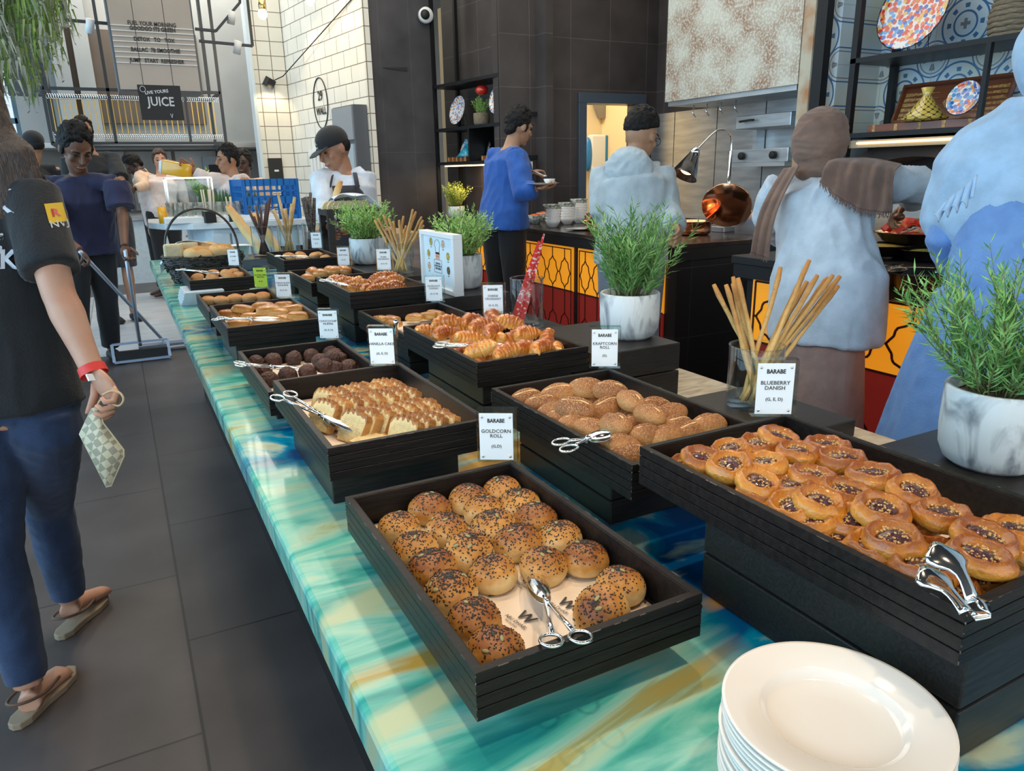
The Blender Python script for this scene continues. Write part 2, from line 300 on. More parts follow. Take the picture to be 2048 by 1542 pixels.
# ================================================================ service counter
def counter_mat():
    m, n, l, b = mk('poured_resin_aqua'); b.inputs['Roughness'].default_value = .22; b.inputs['Specular IOR Level'].default_value = .35; b.inputs['Coat Weight'].default_value = .25; b.inputs['Coat Roughness'].default_value = .04
    tc = n.new('ShaderNodeTexCoord')
    def nz(sc, st_, det=5, dist=0, off=(0, 0, 0)):
        mp = n.new('ShaderNodeMapping'); mp.inputs['Scale'].default_value = st_; mp.inputs['Location'].default_value = off; mp.inputs['Rotation'].default_value = (0, 0, radians(14)); l.new(tc.outputs['Object'], mp.inputs[0])
        q = n.new('ShaderNodeTexNoise'); q.inputs['Scale'].default_value = sc; q.inputs['Detail'].default_value = det; q.inputs['Distortion'].default_value = dist; l.new(mp.outputs[0], q.inputs[0]); return q.outputs[0]
    def ramp(src, st_):
        r = n.new('ShaderNodeValToRGB'); e = r.color_ramp.elements; e[0].position, e[0].color = st_[0][0], (*st_[0][1], 1); e[1].position, e[1].color = st_[-1][0], (*st_[-1][1], 1)
        for p, c in st_[1:-1]: k = e.new(p); k.color = (*c, 1)
        l.new(src, r.inputs[0]); return r.outputs[0]
    def mixc(f, a, c2):
        x = n.new('ShaderNodeMix'); x.data_type = 'RGBA'
        for i, s in ((0, f), (6, a), (7, c2)):
            if isinstance(s, tuple): x.inputs[i].default_value = (*s, 1)
            else: l.new(s, x.inputs[i])
        return x.outputs[2]
    base = ramp(nz(4.2, (.55, 2.4, 1), 9, 1.9), [(.27, (.02, .16, .20)), (.37, (.06, .32, .30)), (.45, (.14, .50, .42)), (.53, (.30, .64, .54)), (.61, (.46, .66, .50)), (.68, (.40, .42, .20)), (.76, (.52, .40, .14))])
    blue = ramp(nz(3.0, (1, 1.2, 1), 6, 2.2, (4.2, .7, 0)), [(.40, (.008, .10, .30)), (.5, (.04, .30, .50)), (.6, (.50, .62, .50)), (.72, (.42, .33, .16))])
    g = nz(1.1, (1, 1, 1), 2, 0, (1.3, 5.1, 0)); gm = n.new('ShaderNodeMapRange'); gm.inputs[1].default_value = .61; gm.inputs[2].default_value = .71
    sx = n.new('ShaderNodeSeparateXYZ'); l.new(tc.outputs['Object'], sx.inputs[0]); ax = n.new('ShaderNodeMath'); ax.operation = 'MULTIPLY_ADD'; ax.inputs[1].default_value = .30; l.new(sx.outputs[0], ax.inputs[0]); l.new(g, ax.inputs[2]); l.new(ax.outputs[0], gm.inputs[0])
    c = mixc(gm.outputs[0], base, blue)
    g2 = nz(2.0, (.6, 1.8, 1), 5, 1.0, (7.7, 2.3, 0)); g3 = n.new('ShaderNodeMapRange'); g3.inputs[1].default_value = .56; g3.inputs[2].default_value = .62; l.new(g2, g3.inputs[0])
    c = mixc(g3.outputs[0], c, (.50, .60, .40))
    g4 = nz(1.8, (.6, 2.0, 1), 4, .8, (2.7, 9.3, 0)); g5 = n.new('ShaderNodeMapRange'); g5.inputs[1].default_value = .62; g5.inputs[2].default_value = .66; g5.inputs[4].default_value = .8; l.new(g4, g5.inputs[0])
    c = mixc(g5.outputs[0], c, (.52, .30, .04))
    # pale beige stone-like band on the far (x) side, warm light painted into it
    sp = n.new('ShaderNodeSeparateXYZ'); l.new(tc.outputs['Object'], sp.inputs[0]); mr = n.new('ShaderNodeMapRange'); mr.inputs[1].default_value = .84; mr.inputs[2].default_value = 1.02; l.new(sp.outputs[0], mr.inputs[0])
    bei = ramp(nz(9, (1, 3, 1), 6, 1), [(.35, (.33, .26, .17)), (.6, (.58, .52, .40))])
    c = mixc(mr.outputs[0], c, bei)
    hs = n.new('ShaderNodeHueSaturation'); hs.inputs['Value'].default_value = .84; hs.inputs['Saturation'].default_value = 1.12; l.new(c, hs.inputs['Color']); l.new(hs.outputs[0], b.inputs['Base Color']); return m
ctr = empty('buffet_counter', (.7, 2, 0), 0, 'long buffet counter with a glossy aqua, blue and ochre poured resin top', 'counter')
o = MB().bb(.14, 1.25, -.9, 5.25, .845, .90).build('countertop', counter_mat(), ctr, (-.7, -2, 0), bevel=.008)
MB().bb(.34, 1.1, -.8, 5.1, 0, .845).build('counter_base', 'black_box', ctr, (-.7, -2, 0))
# ================================================================ trays
TL, TW, TH = .418, .258, .051
def tray_mesh():
    b = MB(); th = .009; zs = [(-TH, -TH*.755), (-TH*.735, -TH*.50), (-TH*.48, -TH*.25), (-TH*.225, 0)]
    for z0, z1 in zs:
        for s in (-1, 1):
            b.box((s*(TW/2-th/2), 0, (z0+z1)/2), (th, TL, z1-z0)); b.box((0, s*(TL/2-th/2), (z0+z1)/2), (TW-2*th+.002, th, z1-z0))
    for s in (-1, 1):
        b.box((s*(TW/2-.0065), 0, -TH/2-.0005), (.008, TL-.005, TH-.001)); b.box((0, s*(TL/2-.0065), -TH/2-.0005), (TW-.005, .008, TH-.001))
    r = random.Random(3)
    for sx in (-1, 1):                                            # chipped corners and rim
        for sy in (-1, 1):
            for k in range(7): b.box((sx*(TW/2), sy*(TL/2), -TH+.003+r.random()*(TH-.006)), (.0012, .0012, r.uniform(.001, .004)), 1)
    for k in range(26):
        if r.random() < .5: b.box((r.uniform(-.12, .12), -TL/2+.0002, -.0003), (r.uniform(.003, .016), .0010, .0012), 1)
        else: b.box((r.choice((-1, 1))*(TW/2-.0002), r.uniform(-.2, .2), -.0003), (.0010, r.uniform(.003, .012), .0012), 1)
    return b.mesh('tray_frame', ['black_wood', 'worn'])
def tray_base_mesh():
    b = MB(); b.box((0, 0, -TH+.004), (TW-.016, TL-.016, .006)); return b.mesh('tray_base', 'black_wood')
tm, tb = tray_mesh(), tray_base_mesh()
TR = {}
def tray(key, x, y, z, label, paper=True):
    t = empty('bread_tray', (x, y, z-TH), 0, label, 'tray', 'black slatted trays on the buffet')
    f = inst('tray_frame', tm, (0, 0, TH), parent=t); m = f.modifiers.new('bevel', 'BEVEL'); m.width = .0012; m.segments = 1
    inst('tray_base', tb, (0, 0, TH), parent=t)
    TR[key] = Vector((x, y, z)); return t
tray('gold', .346, .706, .984, 'black slatted tray of seeded round rolls, nearest to the walkway')
tray('cake', .346, 1.203, 1.027, 'black slatted tray holding rows of leaning vanilla cake slices')
tray('muff', .346, 1.693, .984, 'black slatted tray of dark chocolate muffins')
tray('past', .344, 2.260, 1.016, 'black slatted tray of golden chocolate-filled pastries with small spoon tongs')
tray('five', .342, 2.690, .994, 'black slatted tray half hidden behind the chocolate pastries, with small round buns')
tray('scon', .352, 3.488, .996, 'black slatted tray of floury scones in front of the handled basket')
tray('blue', .673, .488, 1.065, 'black slatted tray heaped with blueberry danishes')
tray('kraf', .678, .927, 1.030, 'black slatted tray piled with oval kraftcorn rolls')
tray('croi', .700, 1.452, 1.050, 'black slatted tray heaped with glazed cheese croissants')
tray('pist', .712, 1.880, 1.020, 'black slatted tray with a few pistachio-topped pastries')
tray('plai', .708, 2.358, 1.065, 'black slatted tray of small plain croissants with ring-handled tongs')
tray('buns', .712, 2.885, 1.030, 'black slatted tray of shiny brown buns behind the small croissants')
tray('cook', .732, 3.460, 1.055, 'black slatted tray of knobbly cookies, the farthest tray on the right')
# black boxes under the trays
def riser(x0, x1, y0, y1, z1, label, seam=True, z0=.9):
    t = empty('display_riser', ((x0+x1)/2, (y0+y1)/2, z0), 0, label, 'riser', 'black boxes on the counter')
    h = z1-z0; cx, cy = x1-x0, y1-y0
    if seam and h > .06:
        MB().box((0, 0, h*.24), (cx, cy, h*.48-.001)).build('lower_box', 'black_box', t, bevel=.002); MB().box((0, 0, h*.75), (cx, cy, h*.5)).build('upper_box', 'black_box', t, bevel=.002)
    else: MB().box((0, 0, h/2), (cx, cy, h)).build('box', 'black_box', t, bevel=.002)
e = .0005
riser(.25, .45, .60, .86, .933-e, 'low black box under the seeded roll tray')
riser(.237, .455, 1.078, 1.37, .976-e, 'black box under the vanilla cake tray', False)
riser(.24, .45, 1.56, 1.83, .933-e, 'low black box under the chocolate muffin tray')
riser(.235, .455, 2.09, 2.42, .965-e, 'black box under the chocolate-filled pastry tray', False)
riser(.232, .45, 2.55, 2.83, .943-e, 'black box under the tray of small round buns', False)
riser(.25, .46, 3.32, 3.62, .945-e, 'black box under the scone tray', False)
riser(.57, .795, .285, .60, 1.014-e, 'tall two-part black box under the blueberry danish tray')
riser(.575, .80, .80, 1.08, .979-e, 'two-part black box under the oval roll tray')
riser(.60, .81, 1.28, 1.58, .999-e, 'two-part black box under the cheese croissant tray')
riser(.61, .82, 1.74, 2.02, .969-e, 'black box under the pistachio pastry tray')
riser(.60, .82, 2.20, 2.50, 1.014-e, 'tall two-part black box under the small croissant tray')
riser(.61, .82, 2.72, 3.04, .979-e, 'black box under the shiny bun tray')
riser(.63, .83, 3.30, 3.60, 1.004-e, 'two-part black box under the cookie tray')
riser(.86, 1.085, 1.255, 1.56, 1.024, 'tall black box with a seam carrying the central rosemary pot')
riser(.86, 1.195, .87, 1.145, .934, 'low black box carrying the near breadstick vase')
riser(.93, 1.245, .30, .735, .95, 'black box carrying the near right rosemary pot', False)
riser(.88, 1.18, 1.86, 2.14, .94, 'black box carrying the glass with the red tongs', False)
riser(.87, 1.17, 2.25, 2.70, 1.0, 'black box carrying the white poster frame and a rosemary pot')
riser(.93, 1.2, 2.98, 3.62, .98, 'far black box carrying breadsticks and the round green plant')
# ================================================================ name signs
def sign_meshes():
    b = MB(); b.box((0, .009, .041), (.060, .018, .082)); ac = b.mesh('acrylic_block', 'acrylic')
    b = MB(); b.box((-.001, -.0008, .041), (.050, .0012, .073)); cd_ = b.mesh('card', 'card')
    b = MB(); b.ell((0, 0, 0), (.0022, .0012, .0022), 8, 5)
    return ac, cd_, b.mesh('pin', 'chrome')
ac, cdm, pin = sign_meshes()
cdg = MB().box((-.001, -.0008, .041), (.050, .0012, .073)).mesh('card', mat('lime_green_card', (.45, .66, .04), .5))
def sign(x, y, z, lines, label, rz=-32, green=False, tilt=0):
    t = empty('name_sign', (x, y, z), radians(rz), label, 'sign', 'clear acrylic name signs on the trays'); t.rotation_euler.x = radians(tilt)
    inst('acrylic_block', ac, parent=t); inst('card', cdg if green else cdm, parent=t)
    for sx in (-1, 1):
        for sz in (-1, 1): inst('pin', pin, (sx*.0205-.001, -.002, .041+sz*.031), parent=t)
    F4 = lambda zz: frame4((-.001, -.0016, zz), (1, 0, 0), (0, 0, 1))
    txt('BARABE', .0085, 'ink', t, F4(.066), 'logo_lettering', bold=.0002, sx=.85)
    txt('\n'.join(lines[:-1]), .0078, 'ink', t, F4(.046), 'name_lettering'); txt(lines[-1], .0066, 'ink', t, F4(.026), 'allergen_lettering')
def tsign(k, lines, label, green=False, dx=.105, dy=.212, **kw): p = TR[k]; sign(p.x+dx, p.y+dy, p.z+.0005, lines, label, green=green, **kw)
tsign('gold', ['GOLDCORN', 'ROLL', '(G,D)'], 'clear sign reading GOLDCORN ROLL at the corner of the seeded roll tray')
tsign('cake', ['VANILLA CAKE', '(G, E, D)'], 'clear sign reading VANILLA CAKE', dx=.09, dy=.20)
tsign('muff', ['CHOCOCHIP', 'MUFFIN', '(G, E, D)'], 'clear sign reading CHOCOCHIP MUFFIN')
tsign('past', ['CHOCOLATE', 'ROULADE', '(G, E, D)'], 'clear sign reading CHOCOLATE ROULADE beside the green card')
tsign('five', ['GLUTEN FREE', 'MUFFIN', '(E, D)'], 'lime green card in a clear stand between the left trays', True)
tsign('scon', ['SCONES', '(G, D)'], 'clear sign at the scone tray in front of the basket')
tsign('blue', ['BLUEBERRY', 'DANISH', '(G, E, D)'], 'clear sign reading BLUEBERRY DANISH in front of the breadstick vase', dx=.10, dy=.205)
tsign('kraf', ['KRAFTCORN', 'ROLL', '(G)'], 'clear sign reading KRAFTCORN ROLL below the central plant pot', dx=.12)
tsign('croi', ['CHEESE', 'CROISSANT', '(G, E, D)'], 'clear sign reading CHEESE CROISSANT beside the red tongs', dx=.115, dy=.206)
tsign('pist', ['HAZELNUT', 'DANISH', '(G, E, N)'], 'clear sign reading HAZELNUT DANISH in front of the poster frame', dx=.115)
tsign('plai', ['PLAIN', 'CROISSANT', '(G, E, D)'], 'clear sign reading PLAIN CROISSANT beside the far breadsticks', dx=.12)
tsign('buns', ['SOFT ROLL', '(G, D)'], 'clear sign at the tray of shiny buns in front of the far pot', dx=.11)
tsign('cook', ['COOKIES', '(G, E)'], 'clear sign behind the farthest cookie tray', dx=.115)
# ================================================================ baked goods
RND = random.Random(11)
def nfn(seed, amp, sc):
    o = Vector((seed*3.7, seed*1.3, seed*2.1)); return lambda p: noise.noise(p*sc+o)*amp
def bun_mesh(name, r, h, m, seed=0, amp=.06, n=24, flat=-.55, elong=1, slash=0, lump=0):
    f1 = nfn(seed, amp, 1.3/r); f2 = nfn(seed+9, lump, 5/r)
    def fn(q, v):
        k = 1+f1(q)/1+f2(q)*(1 if v.z > -.5 else .3); q = q*k
        if slash and v.z > 0:
            d = abs(q.y/(r*.18)); along = max(0, 1-(q.x/(r*elong*.85))**2)
            q.z -= h*slash*math.exp(-d*d)*along; q.z += h*slash*.5*math.exp(-(d-1.6)**2)*along
        q.z = max(q.z, h*flat*.9+.05*q.z); return q
    return MB().ell((0, 0, 0), (r*elong, r, h), n, n*2//3, 0, fn).mesh(name, m)
def put(name, me, p, label, cat, group, rz=None, tilt=0, sc=1, parts=()):
    o = inst(name, me, p, (RND.uniform(-tilt, tilt), RND.uniform(-tilt, tilt), RND.uniform(0, 6.3) if rz is None else rz), sc=sc)
    tag(o, label, cat, group)
    for nm, pm, *kd in parts:
        c = inst(nm, pm, parent=o)
        if kd: c['kind'] = kd[0]
    return o
# ---- seeded round rolls
M['roll'] = baked('seeded_roll_crust', (.72, .52, .24), (.55, .26, .055), (.24, .075, .014), zlo=.30, zhi=.56, rough=.42, bs=120, bump=.3)
M['sesame'] = mat('black_sesame', (.012, .010, .010), .4); M['pumpkin'] = mat('pumpkin_seed', (.26, .24, .10), .45)
def seeds_mesh(r, h, seed, ns):
    q = random.Random(seed); b = MB(); f1 = nfn(seed, .06, 1.3/r)
    for k in range(ns):
        a = q.uniform(0, 6.28); th = q.uniform(.12, 1.0)**.8*pi/2
        v = Vector((cos(th)*cos(a), cos(th)*sin(a), sin(th))); p = Vector((v.x*r, v.y*r, v.z*h)); p *= 1+f1(p); nrm = Vector((v.x/r, v.y/r, v.z/h)).normalized()
        R = nrm.to_track_quat('Z', 'Y').to_matrix() @ Matrix.Rotation(q.uniform(0, 6.3), 3, 'Z')
        b.ell(p+nrm*.0002, (.00135, .00075, .0005), 5, 4, 0, None, R)
    return b.mesh('black_seeds', 'sesame')
def pump_mesh(r, h, seed, i):
    q = random.Random(seed*7+i); b = MB(); a = q.uniform(0, 6.28); th = q.uniform(.45, .95)*pi/2; f1 = nfn(seed, .06, 1.3/r)
    v = Vector((cos(th)*cos(a), cos(th)*sin(a), sin(th))); p = Vector((v.x*r, v.y*r, v.z*h)); p *= 1+f1(p); nrm = Vector((v.x/r, v.y/r, v.z/h)).normalized()
    R = nrm.to_track_quat('Z', 'Y').to_matrix() @ Matrix.Rotation(q.uniform(0, 6.3), 3, 'Z')
    b.ell(p+nrm*.0006, (.0040, .0021, .0009), 10, 6, 0, None, R); return b.mesh('pumpkin_seed', 'pumpkin')
GR, GH = .0292, .0235
rolls = []
for s in range(5):
    rolls.append((bun_mesh('seeded_roll', GR, GH, 'roll', s), seeds_mesh(GR, GH, s, (230, 290, 360, 260, 460)[s]), [pump_mesh(GR, GH, s, i) for i in range((2, 3, 1, 2, 4)[s])]))
gz = TR['gold'].z-TH+.007; Rr = (.28, .30, .38, .43)
gp = [(900, 205), (695, 265), (490, 325), (330, 440), (1010, 310), (800, 345), (590, 450), (415, 560), (1100, 385), (850, 440), (1240, 490), (985, 520), (715, 570), (510, 670), (1390, 600), (1125, 650), (850, 690), (610, 800), (1555, 760), (745, 950), (1450, 905), (860, 1120)]
gl = ['at the far right corner of its tray', 'in the far row, second from the right corner', 'in the far row, above the leftmost corner roll', 'at the far left corner of its tray', 'second along the right side from the far corner', 'in the middle of the far part of the tray', 'pale, behind the brown one on the left side', 'second along the left side from the far corner', 'third along the right side from the far corner', 'just behind the tray centre', 'fourth along the right side, with three big pumpkin seeds', 'at the tray centre', 'left of the tray centre, with pumpkin seeds', 'dark and heavily seeded, third along the left side', 'fifth along the right side, with a pale green base', 'just behind the tongs', 'pale, beside the printed paper', 'darkest, thickly covered in seeds, on the left side', 'large, near the right front corner', 'large, near the left front corner', 'brown, lying on its side at the right front', 'at the very front left corner']
for i, (zx, zy) in enumerate(gp):
    k = {2: 0, 3: 3, 12: 1, 13: 2, 10: 1, 17: 4, 7: 2}.get(i, (i*3) % 5); k = 0 if k == 4 and i != 17 else k
    p = onz(680+zx*.3613, 900+zy*.3613, gz+GH*.62)
    p.x = min(max(p.x, .346-.090), .346+.089); p.y = min(max(p.y, .706-.171), .706+.170); p.z = gz+GH*.62
    me, sm, pm = rolls[k]; tl = .9 if i == 20 else .12
    put('seeded_roll', me, p, 'round seeded bread roll '+gl[i], 'bread roll', 'seeded rolls in the nearest tray', tilt=tl, sc=RND.uniform(.97, 1.07), parts=[('black_seeds', sm, 'stuff')]+[('pumpkin_seed', x) for x in pm])
# ---- printed baking papers in the trays
def paper(k, sx=.225, sy=.385, z=.0075, dx=0, dy=0, rz=0, label='', cat='baking paper'):
    t = TR[k]; b = MB(); nx, ny = 12, 18; vs = []
    for j in range(ny+1):
        for i in range(nx+1):
            x, y = (i/nx-.5)*sx, (j/ny-.5)*sy; vs.append((x, y, .0006+.0009*noise.noise(Vector((x*14, y*14, t.y)))))
    b.add(vs, [(j*(nx+1)+i, j*(nx+1)+i+1, (j+1)*(nx+1)+i+1, (j+1)*(nx+1)+i) for j in range(ny) for i in range(nx)], 0, True)
    o = b.build('baking_paper', 'paper', None, (t.x+dx, t.y+dy, t.z-TH+z), (0, 0, rz)); s = o.modifiers.new('t', 'SOLIDIFY'); s.thickness = .0002
    return tag(o, label, cat, 'baking papers lining the trays')
pg = paper('gold', dx=.0, rz=0, label='baking paper printed with W and ABU DHABI lining the seeded roll tray')
for i in range(4):
    for j in range(6):
        x, y = -.085+i*.052+(j % 2)*.012, -.165+j*.062
        txt('W', .021, 'ink', pg, frame4((x, y, .0024), (.2, -1, 0), (1, .2, 0)), 'printed_letter', bold=.0004, depth=.00005)
        txt('ABU DHABI', .0064, 'ink', pg, frame4((x-.013, y-.001, .0024), (.2, -1, 0), (1, .2, 0)), 'printed_name', depth=.00005)
        txt('YAS ISLAND', .0036, 'ink', pg, frame4((x-.019, y-.001, .0024), (.2, -1, 0), (1, .2, 0)), 'printed_place', depth=.00005)
for k, l in (('cake', 'baking paper under the vanilla cake slices'), ('muff', 'crumb-strewn baking paper under the chocolate muffins'), ('past', 'baking paper under the chocolate-filled pastries'), ('blue', 'baking paper under the blueberry danishes'), ('kraf', 'baking paper under the oval rolls'), ('croi', 'baking paper under the cheese croissants'), ('pist', 'baking paper showing beside the pistachio pastries'), ('plai', 'baking paper under the small croissants'), ('scon', 'baking paper under the scones')): paper(k, label=l)
# ---- oval kraftcorn rolls
M['kraft'] = baked('kraftcorn_crust', (.52, .27, .09), (.36, .145, .045), (.20, .07, .022), speck=(.58, .34, .14), zlo=.3, zhi=.6, rough=.6, bs=260, bump=.55, rnd=.15)
M['kraft_cut'] = mat('pale_split', (.78, .58, .30), .7, var=.25, scale=150, bump=.4, bscale=300)
def kraft_mesh(s): return bun_mesh('kraftcorn_roll', .0195, .0175, 'kraft', s, .05, 28, -.7, 1.55, .20)
def split_mesh(s):
    b = MB(); f1 = nfn(s, .05, 1.3/.0195)
    pts = [Vector((x*.001, .0012*sin(x*.2), 0)) for x in range(-20, 21, 4)]
    for p in pts:
        q = Vector((p.x, 0, .0175*sqrt(max(0, 1-(p.x/.0302)**2)))); q *= 1+f1(q); p.z = q.z-.0175*.20*max(0, 1-(p.x/.0257)**2)+.0002
    b.tube(pts, [(.0032*sqrt(max(.02, 1-((i-5)/5.6)**2)), .0012) for i in range(11)], 8, 0, True, side=(0, 1, 0)); return b.mesh('pale_split', 'kraft_cut')
km = [kraft_mesh(s) for s in range(4)]; ks = [split_mesh(s) for s in range(4)]
kp = [(385, 580, -.012, .3), (525, 615, -.012, .1), (560, 690, -.012, .1), (680, 725, -.012, .2), (755, 775, -.012, .3), (895, 810, -.012, -.5), (1110, 925, -.012, .2), (1130, 1005, -.02, .0), (645, 545, -.004, .1), (770, 655, .006, -.45), (900, 600, -.02, .4), (860, 505, .004, -.1), (1025, 520, .010, -.25), (1180, 600, .010, -1.15), (1315, 700, .008, -1.0), (1000, 650, -.008, .6), (1065, 775, .002, -1.2), (1145, 700, -.02, 0), (1215, 765, -.020, .4), (1290, 845, -.008, .5), (1350, 650, -.016, .2), (1460, 695, -.018, .2), (1520, 775, -.010, .5), (1430, 865, -.014, .5), (1600, 830, -.018, .5), (1760, 775, -.014, .5), (960, 720, -.030, .8), (1010, 880, -.03, 0)]
kl = ['at the far left corner', 'second on the left side', 'third on the left side, half buried', 'fourth on the left side, half buried', 'fifth on the left side, half buried', 'left of the tongs', 'in front of the tongs', 'in the near left corner', 'on the far left of the heap', 'large with a pale split, on top at the left', 'hidden between the two top rolls', 'palest, at the far end of the heap', 'speckled, top of the heap at the far end', 'tilted upright with a forked split, on top', 'smaller with a pale split, on top at the right', 'in the middle of the heap', 'large, right beside the tongs', 'dark, deep in the heap centre', 'in the middle, under the small top roll', 'pale split, near the front middle', 'behind the small top roll, at the right wall', 'second along the right wall', 'wide with a cut line, along the right wall', 'low at the front, beside the front wall', 'low near the right front', 'last one at the right front corner', 'deep under the middle rolls', 'deep under the tongs']
for i, (zx, zy, dz, rz) in enumerate(kp):
    p = onz(940+zx*.2734, 640+zy*.2734, TR['kraf'].z+dz); t = TR['kraf']
    p.x = min(max(p.x, t.x-.088), t.x+.088); p.y = min(max(p.y, t.y-.172), t.y+.172)
    o = put('kraftcorn_roll', km[i % 4], p, 'oval speckled brown roll '+kl[i], 'bread roll', 'kraftcorn rolls in the right middle tray', rz=rz-.45, tilt=.22, sc=RND.uniform(.98, 1.14), parts=[('pale_split', ks[i % 4])])
# ---- blueberry danishes
M['danish'] = baked('glazed_danish', (.66, .34, .06), (.54, .20, .018), (.27, .07, .006), rough=.33, coat=.45, zlo=.15, zhi=.6, bs=130, bump=.75, rnd=.2, nscale=12)
M['berry'] = mat('dark_berry_filling', (.035, .006, .014), .18, col2=(.09, .012, .02), scale=180, bump=.7, bscale=260, coat=.8)
M['nib'] = mat('sugar_and_nut_nibs', (.62, .38, .14), .35)
def danish_mesh(s, r=.0300, h=.0130):
    f1 = nfn(s, .10, 40); f3 = nfn(s+3, .14, 110)
    def fn(q, v):
        a = atan2(v.y, v.x); rr = sqrt(v.x**2+v.y**2)
        k = 1+.03*sin(a*5+s)+f1(q); q.x *= k; q.y *= k
        if v.z > 0: q.z = h*(.28+.72*math.exp(-((rr-.78)/.17)**2))*(1+.06*sin(a*7+s*2)+f3(q)) if rr < .985 else q.z+.004
        else: q.z = max(q.z, -h*.55)
        return q
    return MB().ell((0, 0, 0), (r, r*.9, h), 40, 28, 0, fn).mesh('danish', 'danish')
def fill_mesh(s, r=.0175):
    f = nfn(s+4, .30, 90); return MB().ell((0, 0, .0052), (r, r*.85, .0048), 22, 10, 0, lambda q, v: q*(1+f(q))).mesh('berry_filling', 'berry')
def nibs_mesh(s):
    q = random.Random(s+40); b = MB()
    for k in range(80):
        a = q.uniform(0, 6.28); r = sqrt(q.random())*.0160; b.box((cos(a)*r, sin(a)*r*.85, .0096+q.uniform(-.0006, .001)-r*.12), [q.uniform(.0008, .0019)]*3, 0, rot3(q.random()*3, q.random()*3, 0))
    return b.mesh('sugar_nibs', 'nib')
dm = [(danish_mesh(s), fill_mesh(s), nibs_mesh(s)) for s in range(4)]
bp_ = [(350, 385, .000, .5), (520, 330, 0, 0), (665, 300, 0, 0), (775, 262, .004, .5), (520, 410, .003, .6), (700, 398, .003, 0), (870, 335, .006, -.4), (1025, 310, .0, .6), (470, 490, -.018, 0), (665, 500, .0, .2), (840, 520, -.004, .1), (945, 465, .002, .2), (1095, 375, .004, 0), (645, 570, -.010, .1), (985, 602, .002, .1), (1115, 545, .0, .1), (1265, 460, .008, .1), (850, 625, -.006, .1), (1300, 640, .008, 0), (1470, 545, .010, 0), (930, 705, -.010, .1), (1130, 690, -.006, .3), (1620, 665, .004, 0), (1370, 795, .004, .1), (1480, 700, -.014, .2), (1100, 775, -.016, .2), (1250, 845, -.006, .2), (1840, 790, .006, 0), (1975, 745, .0, 0), (1940, 940, .008, 0), (1450, 975, -.004, .2), (1640, 1040, -.016, .2), (2030, 850, -.012, .2), (1880, 1040, -.014, .2), (1620, 880, -.012, .2), (300, 415, -.02, 0), (2060, 770, .0, 0), (1180, 620, -.022, 0), (1400, 620, -.018, 0), (980, 400, -.018, 0), (1760, 870, -.02, 0), (1230, 540, -.018, 0)]
bl = ['at the far left corner', 'second along the far side', 'third along the far side', 'edge-on, at the far wall', 'standing tilted at the left far side', 'pale, behind the front two on the left', 'large and tilted, on the far heap', 'folded, against the far right wall', 'low by the left wall, second from the corner', 'with a whole berry filling, left side', 'small, left of centre', 'in the middle of the far half', 'along the right wall, stacked on another', 'low by the left wall, third from the corner', 'in the centre, partly under another', 'with a red edge, right of centre', 'along the right wall, top of a stack of two', 'low, left of centre', 'glossy on top, near the centre', 'top of a stack of two beside the right wall', 'by the left wall, fifth from the corner', 'tilted, just left of centre', 'broad, behind the head of the tongs', 'large, left of the tongs', 'hidden behind the tongs', 'low by the left wall, sixth from the corner', 'wide open with red jam, by the left wall', 'right of the tongs, pushed against its neighbour', 'dark-topped, far right of the tongs', 'at the right front, beside the tongs handle', 'dark-topped, left of the tongs at the front', 'low at the front corner under the tongs', 'at the right edge of the picture, low', 'small, at the front beside the tongs handle', 'under the jaws of the tongs', 'deepest in the far left corner', 'at the right edge of the picture, upper', 'in the lower layer near the centre', 'lower one of the stack beside the right wall, near', 'lower layer at the far right', 'lower layer right of the tongs', 'lower one of the stack by the right wall, farther']
for i, (zx, zy, dz, tl) in enumerate(bp_):
    t = TR['blue']; p = onz(1260+zx*.3848, 780+zy*.3848, t.z-.006+dz); p.x = min(max(p.x, t.x-.086), t.x+.086); p.y = min(max(p.y, t.y-.168), t.y+.168); k = (i*5+i//3) % 4; a, f_, c_ = dm[k]
    o = put('blueberry_danish', a, p, 'glazed danish with dark berry filling, '+bl[i], 'danish', 'blueberry danishes in the near right tray', tilt=.14+tl*.25, sc=RND.uniform(.92, 1.04), parts=[('berry_filling', f_), ('sugar_nibs', c_, 'stuff')])
# ---- croissants
M['croissant'] = baked('glazed_croissant', (.74, .44, .12), (.58, .22, .025), (.30, .065, .007), rough=.3, coat=.45, zlo=.25, zhi=.58, bs=160, bump=.5, rnd=.2, nscale=10, bands=2.6)
def croissant_mesh(s, L=.036, R=.0185):
    q = random.Random(s); b = MB(); N = 46; pts = []; rs = []; ph = q.uniform(0, 1)
    for i in range(N):
        t = i/(N-1)*2-1; a = t*1.4
        pts.append((sin(a)*L/sin(1.4), -(1-cos(a))*L*.72, .001*sin(3*t)))
        e = max(.0, 1-abs(t)**2.1); seg = (abs(t)*3.6+ph) % 1.0
        r = R*(.15+.89*e**.95)*(1+.26*(1-seg)**1.6-.08); rs.append((r, r*.88))
    b.tube(pts, rs, 18, 0, True, side=(0, 0, 1)); f = nfn(s, .0016, 60); b.v = [tuple(Vector(v)*(1+f(Vector(v))/.03)) for v in b.v]
    return b.mesh('croissant', 'croissant')
cm = [croissant_mesh(s) for s in range(4)]
cp_ = [(860, 820, -.010), (1000, 745, .010), (1165, 735, .010), (960, 825, .006), (1250, 775, .010), (1320, 815, .016), (1350, 715, .004), (1470, 745, .012), (1570, 835, .014), (1730, 875, .006), (1090, 805, -.010), (1150, 870, -.002), (1245, 950, .002), (1420, 970, .002), (1560, 940, -.004), (1700, 945, .004), (1845, 940, -.014), (1380, 875, -.006), (1120, 965, -.016), (1460, 880, -.01), (1080, 900, -.014), (1600, 740, -.008), (1250, 1020, -.02)]
